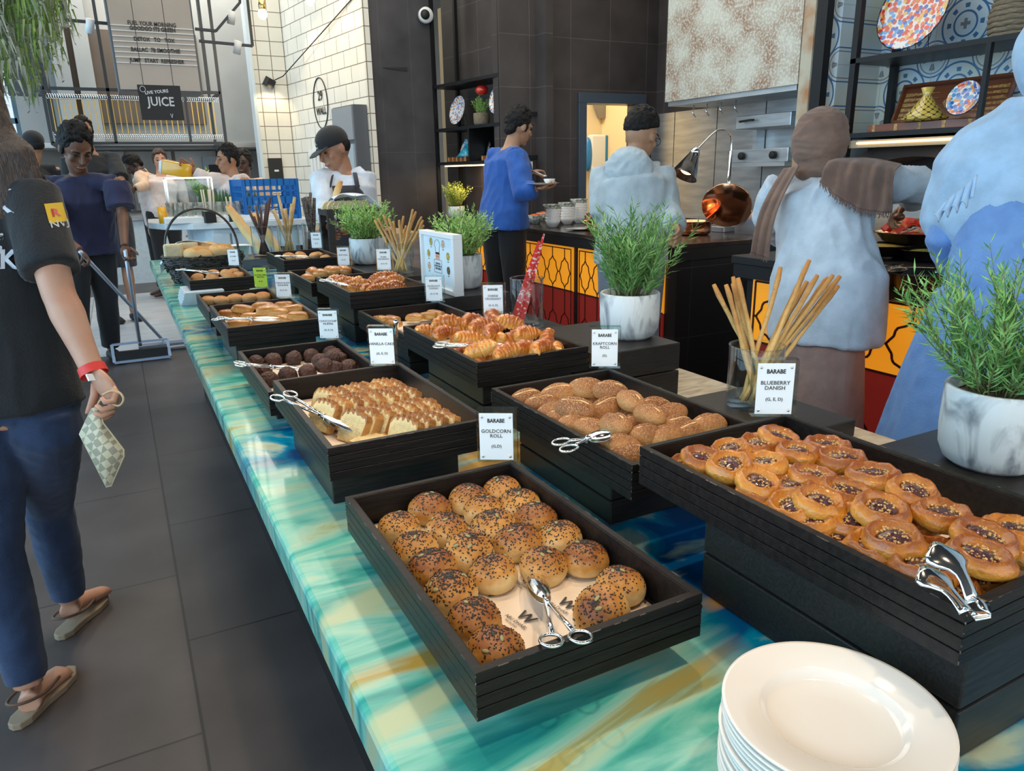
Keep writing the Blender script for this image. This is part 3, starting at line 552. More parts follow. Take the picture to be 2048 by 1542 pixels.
cl = ['at the left end of the heap', 'top left of the heap, at the back', 'top of the heap, second from the back left', 'left side, curled towards the walkway', 'on top, behind the pale straight one', 'straight and pale, crosswise on top', 'at the back, below the red tongs', 'broad, on top below the glass', 'curled, showing its spiral end, right of centre', 'flaky, on the right side of the heap', 'dark red glazed, deep in the middle', 'wide and dark glazed, in front of the middle', 'pale tipped, in the front row left', 'short and pale, in the front row middle', 'low, right of the tongs head', 'front row right, leaning on its neighbour', 'at the right front corner', 'under the tongs head', 'low at the front left', 'under the curled one', 'beneath the tongs handle', 'at the back right corner', 'in the near left corner']
for i, (zx, zy, dz) in enumerate(cp_):
    t = TR['croi']; p = onz(620+zx*.2734, 440+zy*.2734, t.z+dz-.002); p.x = min(max(p.x, t.x-.09), t.x+.09); p.y = min(max(p.y, t.y-.175), t.y+.175)
    put('cheese_croissant', cm[i % 4], p, 'glossy cheese croissant '+cl[i], 'croissant', 'cheese croissants in the middle right tray', rz=RND.uniform(-.9, .9)+.3, tilt=.45, sc=RND.uniform(.85, 1.02))
pp_ = [(1140, 520), (1430, 575), (1350, 620), (1480, 665), (1570, 600), (1300, 570), (1720, 520), (1860, 500), (1740, 610), (1830, 560), (1950, 550), (1990, 620), (1890, 650), (1600, 670), (1700, 680), (1230, 545)]
pl = ['alone at the far left', 'near the tongs tip', 'pale, at the front left', 'pale, at the front beside the corner', 'behind the front row left of centre', 'beside the tongs jaws', 'at the back of the heap', 'top of the heap at the back right', 'centre of the heap, striped', 'right of the centre, on top', 'at the back right side', 'right side, pale and striped', 'front right', 'front middle, striped', 'front middle right', 'beneath the tongs handle']
for i, (zx, zy) in enumerate(pp_):
    t = TR['plai']; p = onz(500+zx*.14648, 480+zy*.14648, t.z-.012+(.008 if i in (6, 7, 8, 9, 10) else 0)); p.x = min(max(p.x, t.x-.09), t.x+.09); p.y = min(max(p.y, t.y-.175), t.y+.175)
    put('small_croissant', cm[(i+1) % 4], p, 'small plain croissant '+pl[i], 'croissant', 'plain croissants in the far right tray', rz=RND.uniform(-.8, .8), tilt=.4, sc=RND.uniform(.8, .98))
# ---- vanilla cake slices
M['cake_top'] = baked('baked_cake_top', (.60, .36, .13), (.48, .22, .055), (.30, .12, .03), rough=.6, zlo=.1, zhi=.8, bs=200, bump=.5)
M['cake_in'] = mat('pale_cake_crumb', (.84, .66, .33), .8, var=.22, scale=90, bump=.5, bscale=500)
def slice_mesh(s):
    q = random.Random(s); W2, H = .031, .053; top = []; n = 20
    for i in range(n+1):
        y = -W2+2*W2*i/n; top.append((y, H-.009*abs(y/W2)**3+.0075*abs(sin(i*pi/4+.4))*q.uniform(.6, 1.3)-.004))
    poly = [(-W2*.84, 0), (W2*.84, 0)]+[(y, z) for y, z in reversed(top)]
    b = MB(); th = .0155; N = len(poly); vs = []
    for x in (0, .3, .7, 1.0):
        for (y, z) in poly: vs.append((x*th, y*(1+.012*sin(x*3)), z+(.0018*noise.noise(Vector((x*7, y*200, s))) if z > .01 else 0)))
    fs = []; mats = []
    b.add(vs, [], 0)
    for k in range(3):
        for i in range(N): j = (i+1) % N; b.f.append((k*N+i, (k+1)*N+i, (k+1)*N+j, k*N+j)); b.m.append(1); b.s.append(False)
    # end faces: pale crumb with a browned rim
    for k, rev in ((0, 0), (3, 1)):
        cx = sum(p[0] for p in poly)/N; cz = sum(p[1] for p in poly)/N; base = len(b.v)
        for (y, z) in poly:
            vz = z-.0055 if z > .02 else z+.0012; b.v.append((k/3*th+(-.0003 if k == 0 else .0003), y*.95, vz))
        for i in range(N):
            j = (i+1) % N; f = (k*N+i, k*N+j, base+j, base+i); b.f.append(f if rev else f[::-1]); b.m.append(1); b.s.append(False)
        f = tuple(range(base, base+N)); b.f.append(f if rev else f[::-1]); b.m.append(0); b.s.append(False)
    return b.mesh('cake_slice', ['cake_in', 'cake_top'])
sm_ = [slice_mesh(s) for s in range(5)]
t = TR['cake']; z0 = t.z-TH+.0085; rows = [(-.158, 5, 9, 'front'), (-.084, 2, 9, 'second'), (-.010, 0, 8, 'third'), (.064, 1, 8, 'back')]
ords = ['first', 'second', 'third', 'fourth', 'fifth', 'sixth', 'seventh', 'eighth', 'ninth', 'tenth', 'eleventh', 'twelfth', 'thirteenth']
for dy, k0, k1, rn in rows:
    for j, k in enumerate(range(k0, k1)):
        x = t.x-.112+k*.0205+RND.uniform(-.001, .001)+(.010 if rn in ('third', 'back') else 0)
        o = inst('cake_slice', sm_[(k+len(rn)) % 5], (x, t.y+dy+RND.uniform(-.003, .003), z0+.001+(.004 if rn == 'third' else 0)), (0, radians(27+RND.uniform(-3, 3)), .42+RND.uniform(-.07, .05)))
        tag(o, 'vanilla cake slice, %s from the left in the %s row of its tray' % (ords[j], rn), 'cake slice', 'vanilla cake slices leaning in rows')
o = inst('cake_slice', sm_[1], (t.x-.062, t.y-.140, z0+.0140), (0, radians(89), .5))
tag(o, 'vanilla cake slice lying flat alone by the left front wall of its tray', 'cake slice', 'vanilla cake slices leaning in rows')
# ---- chocolate muffins and other small bakes
M['choc'] = mat('dark_chocolate_crumb', (.085, .032, .022), .6, col2=(.045, .016, .011), scale=90, bump=.9, bscale=140, rnd=.2)
M['puff'] = baked('golden_puff_pastry', (.74, .48, .17), (.60, .29, .055), (.34, .12, .02), rough=.35, coat=.3, zlo=.15, zhi=.55, bs=120, bump=.4, rnd=.12)
M['scone'] = baked('floury_scone', (.66, .42, .20), (.54, .27, .09), (.42, .17, .045), rough=.7, zlo=.2, zhi=.8, bs=90, bump=.4, rnd=.1)
M['shiny'] = baked('shiny_brioche', (.74, .42, .14), (.58, .24, .05), (.42, .13, .02), rough=.25, coat=.6, zlo=.2, zhi=.55, bs=40, bump=.1, rnd=.1)
M['pistachio'] = mat('chopped_pistachio', (.38, .42, .08), .6, col2=(.55, .45, .12), scale=300, bump=.8, bscale=300)
cho = [bun_mesh('chocolate_muffin', .0215, .0195, 'choc', s, .10, 22, -.75, 1.0, 0, .10) for s in range(3)]
pa = []
for s in range(3):
    f = nfn(s, .13, 60)
    def fnp(q, v, f=f):
        for i in (0, 1): q[i] = math.copysign(abs(q[i]/(.036, .021)[i])**.62, q[i])*(.036, .021)[i]
        q.z *= 1.0 if v.z > 0 else .7; return q*(1+f(q))
    pa.append(MB().ell((0, 0, 0), (.036, .021, .0165), 26, 16, 0, fnp).mesh('chocolate_pastry', 'puff'))
bt = MB()
for sx in (-1, 1): bt.ell((sx*.033, 0, .001), (.003, .0055, .0035), 8, 6)
bto = MB().ell((.0335, 0, .001), (.003, .0055, .0035), 8, 6).mesh('chocolate_end', 'black')
sco = [bun_mesh('scone', .029, .019, 'scone', s, .08, 20, -.75, 1.0, 0, .05) for s in range(2)]
shi = [bun_mesh('shiny_bun', .030, .024, 'shiny', s, .03, 24, -.6, 1.15) for s in range(2)]
coo = [bun_mesh('cookie', .026, .017, 'scone', s+5, .10, 18, -.6, 1.1, 0, .10) for s in range(2)]
def bunch(pts, ox, oy, sc_, key, dz, meshes, name, labels, cat, group, rz=None, tilt=.15, parts=(), s=1):
    t = TR[key]
    for i, pt in enumerate(pts):
        p = onz(ox+pt[0]*sc_, oy+pt[1]*sc_, t.z+dz+(pt[2] if len(pt) > 2 else 0)); p.x = min(max(p.x, t.x-.095), t.x+.095); p.y = min(max(p.y, t.y-.178), t.y+.178)
        put(name, meshes[i % len(meshes)], p, labels[i], cat, group, rz=(None if rz is None else rz+RND.uniform(-.3, .3)), tilt=tilt, parts=parts, sc=s*RND.uniform(.95, 1.05))
cs = 'dark lumpy chocolate muffin '
bunch([(835, 955), (975, 955), (1125, 940), (1250, 920), (1320, 960), (1390, 890), (1350, 995, .01), (1450, 920), (1520, 940), (1545, 1000), (1420, 1015), (1080, 1060), (905, 1035), (1225, 1040), (935, 1100), (1400, 940, .012)], 280, 460, .2734, 'muff', -.028, cho, 'chocolate_muffin', [cs+x for x in ('at the far left corner', 'second from the left at the back', 'alone at the middle of the back', 'at the left of the heap', 'in the heap, lower left', 'at the back of the heap', 'on top at the front of the heap', 'back right of the heap', 'at the right wall of the heap', 'at the right end of the heap', 'in the heap near the front wall', 'beside the tongs tip at the front', 'under the tongs handle', 'between the tongs and the heap', 'in the near left corner', 'on top of the heap')], 'muffin', 'chocolate muffins in the left middle tray', s=1.0)
cs = 'golden pastry with chocolate ends '
bunch([(990, 950, .008), (1250, 890, .004), (1350, 965, .012), (1590, 850, .0), (1780, 945, .008), (1480, 1000, .004), (800, 1020, -.01), (1140, 1060, -.012), (930, 1160, -.012), (1260, 1150, -.012), (1870, 1035, .0), (1560, 1090, -.01), (1660, 900, -.004)], 340, 480, .14648, 'past', -.02, pa, 'chocolate_pastry', [cs+x for x in ('on top at the left', 'at the back, second from the left', 'on top in the middle', 'at the far right of the heap back', 'on top at the right', 'behind the tongs spoon', 'low at the left wall', 'left of the tongs spoon, low', 'in the near left corner', 'at the front under the tongs handle', 'at the right front corner', 'right of the tongs spoon at the front', 'between the back right two')], 'pastry', 'chocolate-filled pastries in the left tray', rz=-.5, parts=[('chocolate_end', bto)])
bunch([(520, 835), (700, 830), (880, 805), (1080, 795), (1270, 780)], 340, 480, .14648, 'five', -.022, sco, 'small_bun', ['small round bun, %s in the tray behind the chocolate pastries' % x for x in ('leftmost', 'second from the left', 'middle one', 'second from the right', 'rightmost')], 'bun', 'small buns in the half hidden tray')
bunch([(370, 515), (580, 455), (580, 515), (770, 455), (810, 500), (960, 430), (1050, 475)], 340, 480, .14648, 'scon', -.022, sco, 'scone', ['floury scone '+x for x in ('in the left corner', 'behind the small tongs', 'in front of the small tongs', 'right of the tongs at the back', 'right of the tongs at the front', 'at the back right', 'largest, at the right end')], 'scone', 'scones in the far left tray')
bunch([(830, 435), (1050, 405), (1240, 385), (1140, 430), (780, 540, -.01), (1310, 420), (960, 470)], 500, 480, .14648, 'buns', -.012, shi, 'shiny_bun', ['shiny brown oval bun '+x for x in ('largest, at the left', 'in the middle of the back row', 'at the back right', 'in front of the back row middle', 'low at the left front', 'at the right end', 'low in the middle')], 'bun', 'shiny buns in the far right tray', tilt=.3)
bunch([(520, 215), (670, 200), (880, 215), (560, 250), (720, 250), (1030, 250), (950, 205)], 500, 480, .14648, 'cook', -.022, coo, 'cookie', ['knobbly baked cookie '+x for x in ('at the left end', 'second from the left at the back', 'left one of the right pair', 'at the front under the small tongs', 'at the front middle', 'flat, at the right end', 'right one of the right pair')], 'cookie', 'cookies in the farthest right tray')
f_p = MB(); q = random.Random(5)
for k in range(60): a = q.uniform(-.03, .03); f_p.box((a, q.uniform(-.011, .011), .0145-abs(a)*.15), [q.uniform(.001, .0026)]*3, 0, rot3(q.random()*3, q.random()*3, 0))
pim = f_p.mesh('pistachio_crumbs', 'pistachio')
bunch([(950, 815), (1110, 820), (1430, 790), (1600, 765), (1740, 740), (1150, 880)], 620, 520, .14648, 'pist', -.026, pa, 'pistachio_pastry', ['pastry topped with green pistachio crumbs, '+x for x in ('at the far left', 'second from the left', 'left one of the right three', 'middle one of the right three', 'rightmost at the back', 'at the front beside the steel knob')], 'pastry', 'pistachio pastries', rz=-1.0, parts=[('pistachio_crumbs', pim, 'stuff')], s=.8)
# ================================================================ hot counter with backlit lattice fronts
M['orange_glow'] = mat('backlit_amber_glass', (.95, .34, .015), .5, emit=.55, col2=(.90, .40, .03), scale=1.5)
M['red_glow'] = mat('backlit_red_glass', (.30, .022, .016), .5, emit=.25)
M['brown_line'] = mat('dark_lattice_lines', (.045, .010, .006), .6)
M['counter_dark'] = mat('dark_polished_counter_top', (.035, .024, .021), .2, col2=(.055, .038, .032), scale=6)
M['apron'] = mat('charcoal_apron', (.020, .017, .017), .4)
M['lobby_black'] = tiles('black_panelled_side', (.016, .013, .014), (.019, .015, .016), (.055, .04, .045), .42, .42, .002, .4, 'XZ', var=.1)
def lattice(y0, y1, z0, z1, w, h, x, lw=1.4):
    """scalloped lantern lattice as one wire part, on the plane x, inside the panel"""
    b = MB(); r = .0045
    def seg(p, q):
        (ya, za), (yb, zb) = p, q
        def clip(ya, za, yb, zb):
            t0, t1 = 0, 1
            for pp, qq in ((-(yb-ya), ya-y0), (yb-ya, y1-ya), (-(zb-za), za-z0), (zb-za, z1-za)):
                if abs(pp) < 1e-9:
                    if qq < 0: return None
                else:
                    t = qq/pp
                    if pp < 0: t0 = max(t0, t)
                    else: t1 = min(t1, t)
            return (t0, t1) if t0 < t1 else None
        c = clip(ya, za, yb, zb)
        if c: t0, t1 = c; b.bar((x, ya+(yb-ya)*t0, za+(zb-za)*t0), (x, ya+(yb-ya)*t1, za+(zb-za)*t1), r*lw, .004, 0, (1, 0, 0))
    nc = int(round((y1-y0)/w)); w = (y1-y0)/nc; A = h*.27
    path = [(0, 1), (.10, .80), (.24, .68), (.28, .56), (.30, .34), (.38, .14), (.43, 0)]
    for i in range(nc):
        cy = y0+(i+.5)*w
        for j in range(3):
            cz = z1-h*.16-A-j*h
            for s in (-1, 1):
                for t in (-1, 1):
                    pts = [(cy+s*a*w, cz+t*e*A) for a, e in path]
                    for p, q in zip(pts, pts[1:]): seg(p, q)
                seg((cy+s*.43*w, cz), (cy+s*.5*w, cz))
            seg((cy, cz-A), (cy, cz-h+A))
        seg((cy, z1), (cy, z1-h*.16))
    for a, e in (((y0, z0), (y0, z1)), ((y1, z0), (y1, z1)), ((y0, z0), (y1, z0)), ((y0, z1), (y1, z1))): seg(a, e)
    return b
def glow_panel(parent, X, y0, y1, ox, oy, w=.15):
    d = (-ox, -oy, 0)
    MB().bb(X-.012, X, y0, y1, .56, .885).build('amber_panel', 'orange_glow', parent, d)
    MB().bb(X-.012, X, y0, y1, .06, .56).build('red_panel', 'red_glow', parent, d)
    lattice(y0+.02, y1-.02, .06, .86, w, .40, X-.014, 1.5 if ox > 3 and oy > 3 else 2.2).build('lattice', 'brown_line', parent, d)
    MB().bb(X-.017, X-.011, y0, y1, .556, .566).build('divider_line', 'brown_line', parent, d)
i1 = empty('hot_counter', (3.15, 5, 0), 0, 'far dark hot counter with amber and red lattice front, in front of the doorway', 'counter', 'lantern fronted hot counters')
D = (-3.15, -5, 0)
MB().bb(2.77, 3.62, 3.31, 5.95, .95, .98).bb(2.77, 3.02, 5.95, 6.9, .95, .98).build('counter_top', 'counter_dark', i1, D, bevel=.004)
MB().bb(2.775, 3.60, 3.315, 5.94, .885, .95).bb(2.775, 3.01, 5.94, 6.9, .885, .95).build('apron', 'apron', i1, D)
MB().bb(2.83, 3.58, 3.33, 5.94, 0, .885).bb(2.83, 3.0, 5.94, 6.9, 0, .885).build('counter_body', 'lobby_black', i1, D)
for y0, y1 in ((3.43, 4.37), (4.44, 5.33), (5.40, 6.3)): glow_panel(i1, 2.83, y0, y1, 3.15, 5, .155)
i2 = empty('hot_counter', (3.15, 1, 0), 0, 'near dark hot counter with large amber and red lattice front, between the two women', 'counter', 'lantern fronted hot counters')
D = (-3.15, -1, 0)
MB().bb(2.68, 3.6, -1, 2.75, .94, .98).build('counter_top', 'apron', i2, D, bevel=.004)
MB().bb(2.69, 3.58, -1, 2.74, .875, .94).build('apron', 'apron', i2, D)
MB().bb(2.75, 3.56, -1, 2.7, 0, .875).build('counter_body', 'black', i2, D)
glow_panel(i2, 2.75, .7, 2.65, 3.15, 1, .225)
# ---- things on the far hot counter
def bowl_mesh(name, r, h, m, t=.003): return MB().lathe([(r*.42, 0), (r*.5, .004), (r*.78, h*.45), (r, h), (r-t, h), (r*.76-t, h*.48), (r*.4, .008), (0, .007)], 28).mesh(name, m)
M['pattern_china'] = mat('patterned_china', (.62, .62, .55), .25, col2=(.12, .16, .12), scale=55, coat=.5)
wb_, pb_ = bowl_mesh('bowl', .062, .058, 'white_china'), bowl_mesh('patterned_bowl', .075, .07, 'pattern_china')
p0 = onz(1092, 455, .98)
for u, v, n, nm in ((1092, 456, 5, 'nearest'), (1122, 450, 5, 'middle'), (1146, 447, 6, 'right')):
    p = onz(u, v, .98); p.x += .06
    for k in range(n): tag(inst('white_bowl', wb_, (p.x+.002*k, p.y,   .9805+.0205*k)), 'white bowl, %s from the bottom of the %s stack on the far hot counter' % (ords[k], nm), 'bowl', 'stacked white bowls')
    o = inst('patterned_bowl', pb_, (p.x+.01, p.y+.02, .9805+.0205*n)); tag(o, 'patterned bowl on top of the %s stack of white bowls' % nm, 'bowl', 'patterned bowls')
for u, v, nm in ((1052, 450, 'beside the blue-shirted man'), (1071, 444, 'behind the nearest bowl stack')):
    p = onz(u, v, .98); tag(inst('patterned_bowl', pb_, (p.x+.12, p.y+.05, .981)), 'patterned bowl %s' % nm, 'bowl', 'patterned bowls')
    MBf = MB().ell((0, 0, .06), (.062, .062, .022), 16, 8); f = MBf.build('bowl_food', mat('red_orange_salad', (.75, .17, .04), .5, col2=(.4, .05, .02), scale=60, bump=.6), None, (p.x+.12, p.y+.05, .981)); tag(f, 'red salad heaped in the patterned bowl %s' % nm, 'food', 'salads in patterned bowls')
# copper pots
M['brass'] = mat('polished_brass', (.90, .62, .25), .2, 1)
def copper_pot(u, v, r, h, lid, label, z=.98, dx=.0):
    p = onz(u, v, z); t = empty('copper_pot', (p.x+dx, p.y, z), 0, label, 'pot', 'copper pots on the hot counter')
    MB().lathe([(r*.85, 0), (r*.98, .012), (r, h*.4), (r, h), (r+.006, h), (r+.006, h+.004), (r-.004, h+.003), (r-.006, .02), (0, .015)], 36).build('pot_body', 'copper', t)
    for s in (-1, 1): MB().tube([(s*r, -.03, h*.7), (s*(r+.03), -.025, h*.75), (s*(r+.03), .025, h*.75), (s*r, .03, h*.7)], .005, 8).build('side_handle', 'brass', t)
    if lid:
        L = MB().lathe([(r+.003, h+.004), (r*.9, h+.018), (r*.5, h+.034), (0, h+.04)], 36).build('lid', 'copper', t)
        MB().tube([(-.035, 0, h+.034), (-.033, 0, h+.065), (0, 0, h+.072), (.033, 0, h+.065), (.035, 0, h+.034)], .006, 8).build('lid_handle', 'brass', L)
    return t, p
copper_pot(1180, 462, .105, .10, True, 'lidded copper pot with a brass handle beside the bowl stacks', dx=.08)
pan, pp = copper_pot(1368, 470, .125, .085, False, 'open copper pan under the heat lamp', dx=.06)
ld = empty('propped_dome', (pp.x+.24, pp.y-.12, 1.16), 0, 'domed copper lid propped upright beside the heat lamp', 'lid'); ld.rotation_euler = Vector((.62, .55, .42)).to_track_quat('Z', 'Y').to_euler()
MB().lathe([(.155, 0), (.158, .004), (.14, .03), (.09, .055), (.03, .066), (0, .068)], 40).build('dome', 'copper', ld); MB().tube([(-.03, 0, .066), (-.03, 0, .10), (.03, 0, .10), (.03, 0, .066)], .006, 8).build('handle', 'brass', ld)
p = onz(1110, 458, .98)
sp_ = empty('serving_plate', (p.x+.1, p.y-.22, .9805), 0, 'white oval plate with a copper ladle before the white bowls', 'plate')
MB().lathe([(.05, 0), (.095, .012), (.1, .014), (.05, .006), (0, .005)], 32, sx=1.3).build('plate', 'white_china', sp_)
p = onz(1215, 470, .98); o = MB().lathe([(.07, 0), (.11, .01), (.113, .013), (.07, .006), (0, .005)], 32).build('copper_saucer', 'copper', None, (p.x+.05, p.y, .9805)); tag(o, 'shallow copper dish right of the lidded pot', 'dish')
# heat lamp
b0 = onz(1452, 463, .98)
hl = empty('heat_lamp', (b0.x, b0.y, .9805), 0, 'chrome gooseneck heat lamp with black shade above the copper pan', 'lamp')
MB().box((0, 0, .018), (.16, .12, .036)).build('base', 'steel', hl, bevel=.004)
MB().tube([(0, 0, .03), (-.0, 0, .52)], .013, 14).build('pole', 'chrome', hl)
tp = ony(1392, 302, b0.y)-Vector((b0.x, b0.y, .98)); pts = [Vector((0, 0, .50)), Vector((0, 0, .58)), Vector((-.03, .0, .635)), Vector((-.10, 0, .655)), Vector((-.17, 0, .625)), Vector((tp.x, 0, tp.z))]
def smooth(P, n=4):
    out = []
    for i in range(len(P)-1):
        a, b_, c, d = P[max(i-1, 0)], P[i], P[i+1], P[min(i+2, len(P)-1)]
        for k in range(n): t = k/n; out.append(.5*((2*b_)+(c-a)*t+(2*a-5*b_+4*c-d)*t*t+(3*b_-a-3*c+d)*t**3))
    return out+[P[-1]]
MB().tube(smooth(pts), .006, 10).build('gooseneck', 'chrome', hl)
q0 = pts[-1]; dirn = Vector((-.10, 0, -.17)).normalized(); R = dirn.to_track_quat('Z', 'Y').to_matrix()
sh = MB(); prof = [(.022, -.02), (.030, .0), (.034, .03)]; 
MB().lathe(prof, 24).build('shade_collar', 'chrome', hl, q0, R.to_euler())
s_ = MB().lathe([(.034, .028), (.085, .175), (.088, .178), (.082, .172), (.032, .03)], 32).build('lamp_shade', mat('glossy_black_shade', (.012, .011, .012), .18, coat=.5), hl, q0, R.to_euler())
bl_ = MB().ell((0, 0, .13), (.045, .045, .03), 16, 10).build('bulb', mat('hot_bulb', (1, .55, .2), .5, emit=14), hl, q0, R.to_euler())
spot('heat_lamp_glow', Vector((b0.x, b0.y, .98))+q0+dirn*.19, Vector((b0.x, b0.y, .98))+q0+dirn*1.2, 14, (1, .55, .22), 100, .04)
# ---- wall behind: extraction hood, cooking wall, patterned tiles
def encaustic():
    m, n, l, b = mk('blue_grey_encaustic_tiles'); b.inputs['Roughness'].default_value = .35
    tc = n.new('ShaderNodeTexCoord'); sp = n.new('ShaderNodeSeparateXYZ'); l.new(tc.outputs['Object'], sp.inputs[0])
    def m_(op, a, c=None, d=None, clamp=False):
        x = n.new('ShaderNodeMath'); x.operation = op; x.use_clamp = clamp
        for i, s in enumerate((a, c, d)):
            if s is None: continue
            if isinstance(s, (int, float)): x.inputs[i].default_value = s
            else: l.new(s, x.inputs[i])
        return x.outputs[0]
    T = .35; u = m_('DIVIDE', sp.outputs[1], T); v = m_('DIVIDE', sp.outputs[2], T)
    def frac(a, o): return m_('SUBTRACT', m_('FRACT', m_('ADD', a, o)), .5)
    x1, y1 = frac(u, 100.06), frac(v, 100.24); x2, y2 = frac(u, 100.56), frac(v, 100.74)
    def rad(x, y): return m_('SQRT', m_('ADD', m_('MULTIPLY', x, x), m_('MULTIPLY', y, y)))
    r1, r2 = rad(x1, y1), rad(x2, y2)
    def ring(r, c, w): return m_('LESS_THAN', m_('ABSOLUTE', m_('SUBTRACT', r, c)), w)
    def cross(x, y, a, w): return m_('MAXIMUM', m_('MULTIPLY', m_('LESS_THAN', m_('ABSOLUTE', x), w), m_('LESS_THAN', m_('ABSOLUTE', y), a)), m_('MULTIPLY', m_('LESS_THAN', m_('ABSOLUTE', y), w), m_('LESS_THAN', m_('ABSOLUTE', x), a)))
    ang = m_('ARCTAN2', y1, x1); pet = m_('COSINE', m_('MULTIPLY', ang, 8)); pr_ = m_('ADD', .285, m_('MULTIPLY', pet, .025))
    petal = m_('MULTIPLY', m_('LESS_THAN', m_('ABSOLUTE', m_('SUBTRACT', r1, .285)), .035), m_('GREATER_THAN', pet, .45))
    blue = m_('MAXIMUM', m_('MAXIMUM', ring(r1, .195, .016), petal), m_('MAXIMUM', ring(r1, .40, .016), ring(r2, .295, .012)))
    ang2 = m_('ARCTAN2', y2, x2); leaf = m_('MULTIPLY', m_('LESS_THAN', m_('ABSOLUTE', m_('SUBTRACT', r2, .13)), .055), m_('GREATER_THAN', m_('COSINE', m_('MULTIPLY', ang2, 4)), .35))
    grey = m_('MAXIMUM', cross(x1, y1, .085, .028), m_('MAXIMUM', leaf, ring(r2, .235, .010)))
    def mixc(f, a, c):
        x = n.new('ShaderNodeMix'); x.data_type = 'RGBA'; l.new(f, x.inputs[0])
        for i, s in ((6, a), (7, c)):
            if isinstance(s, tuple): x.inputs[i].default_value = (*s, 1)
            else: l.new(s, x.inputs[i])
        return x.outputs[2]
    nz = n.new('ShaderNodeTexNoise'); nz.inputs['Scale'].default_value = 2.2; nz.inputs['Detail'].default_value = 6; l.new(tc.outputs['Object'], nz.inputs[0])
    base = mixc(m_('MULTIPLY', m_('SUBTRACT', nz.outputs[0], .45), 5, clamp=True), (.62, .72, .76), (.66, .66, .52))
    c = mixc(grey, base, (.24, .25, .26)); c = mixc(blue, c, (.065, .17, .34))
    g = m_('MAXIMUM', m_('GREATER_THAN', m_('ABSOLUTE', x1), .495), m_('GREATER_THAN', m_('ABSOLUTE', y1), .495)); c = mixc(g, c, (.40, .44, .44))
    l.new(c, b.inputs['Base Color']); return m
M['encaustic'] = encaustic()
wall('trim_4', 4.62, 4.748, -4, 4.02, 1.3, 4.3, M['encaustic'])
wall('trim_7', 4.215, 4.62, 3.50, 3.795, 1.3, 4.3, M['encaustic'])
wall('trim_5', 4.20, 4.216, 3.70, 3.79, 1.3, 4.3, mat('plaster_patch', (.55, .52, .40), .7, col2=(.45, .22, .10), scale=6))
def patina():
    m = mat('patinated_hood_panel', (.62, .60, .50), .5, metal=.1, scale=5, col2=(.36, .22, .14), coord='Object', bump=.1)
    n, l = m.node_tree.nodes, m.node_tree.links; b = n['Principled BSDF']; mx = [x for x in n if x.type == 'MIX'][0]
    tc = [x for x in n if x.type == 'TEX_COORD'][0]; vo = n.new('ShaderNodeTexNoise'); vo.inputs['Scale'].default_value = 55; vo.inputs['Detail'].default_value = 3; l.new(tc.outputs['Object'], vo.inputs[0])
    r = n.new('ShaderNodeValToRGB'); r.color_ramp.elements[0].position = .49; r.color_ramp.elements[1].position = .56; l.new(vo.outputs[0], r.inputs[0])
    m2 = n.new('ShaderNodeMix'); m2.data_type = 'RGBA'; l.new(r.outputs[0], m2.inputs[0]); l.new(mx.outputs[2], m2.inputs[6]); m2.inputs[7].default_value = (.74, .78, .70, 1); m3 = n.new('ShaderNodeMix'); m3.data_type = 'RGBA'; m3.inputs[0].default_value = .55; l.new(mx.outputs[2], m3.inputs[6]); l.new(m2.outputs[2], m3.inputs[7]); l.new(m3.outputs[2], b.inputs['Base Color']); return m
hd = empty('extraction_hood', (4.5, 4.5, 1.9), 0, 'tall extraction hood with mottled white and rust patina over the cooking wall', 'hood')
D = (-4.5, -4.5, -1.9)
MB().bb(4.2, 4.72, 3.80, 5.19, 1.93, 4.25).build('hood_panel', patina(), hd, D)
MB().bb(4.22, 4.70, 3.82, 5.17, 1.895, 1.93).build('steel_rim', 'steel', hd, D)
for k in range(4):
    y = 5.0-k*.16; MB().tube([(4.35, y, 1.90), (4.35, y, 1.87), (4.33, y-.01, 1.84), (4.36, y-.02, 1.80)], .006, 6).build('hook', 'chrome', hd, D)
ck = empty('cooking_wall', (4.6, 4.8, 0), 0, 'stainless steel cooking wall behind the heat lamp', 'steel wall')
D = (-4.6, -4.8, 0)
for k, (y0, y1) in enumerate(((5.66, 5.99), (5.1, 5.65), (4.55, 5.09), (4.03, 4.54))): MB().bb(4.70, 4.748, y0, y1, .95, 1.895).build('steel_panel', 'steel', ck, D)
MB().bb(4.15, 4.7, 3.8, 5.9, .86, .93).build('range_top', 'steel_dark', ck, D); MB().bb(4.17, 4.7, 3.8, 5.9, .05, .86).build('range_body', 'black_box', ck, D)
gr = empty('salamander_grill', (4.5, 4.3, 1.4), 0, 'wall-mounted stainless salamander grill with two black knobs', 'grill')
D = (-4.5, -4.3, -1.4)
MB().bb(4.42, 4.699, 4.03, 4.60, 1.43, 1.53).build('control_panel', 'steel', gr, D, bevel=.006); MB().bb(4.38, 4.699, 4.02, 4.61, 1.40, 1.43).build('drip_tray', 'steel', gr, D)
MB().bb(4.42, 4.699, 4.03, 4.58, 1.68, 1.78).build('grill_head', 'steel', gr, D, bevel=.006)
for y in (4.48, 4.16): MB().lathe([(.028, 0), (.028, .03), (.02, .035), (0, .035)], 20).build('knob', 'black', gr, (4.42-4.5, y-4.3, .08), (0, -pi/2, 0))
MB().tube([(4.40, 4.50, 1.735), (4.37, 4.49, 1.735), (4.37, 4.38, 1.74), (4.40, 4.37, 1.74)], .008, 8).build('lever', 'black', gr, D)
for y in (4.55, 4.1): MB().bb(4.6, 4.69, y-.02, y+.02, 1.5, 1.7).build('bracket', 'steel', gr, D)
o = MB().bb(4.84, 4.9, 5.93, 5.995, 1.66, 1.75).build('emergency_switch', mat('yellow_switch_box', (.85, .55, .02), .5), None); tag(o, 'small yellow emergency switch on the dark wall right of the doorway', 'switch')
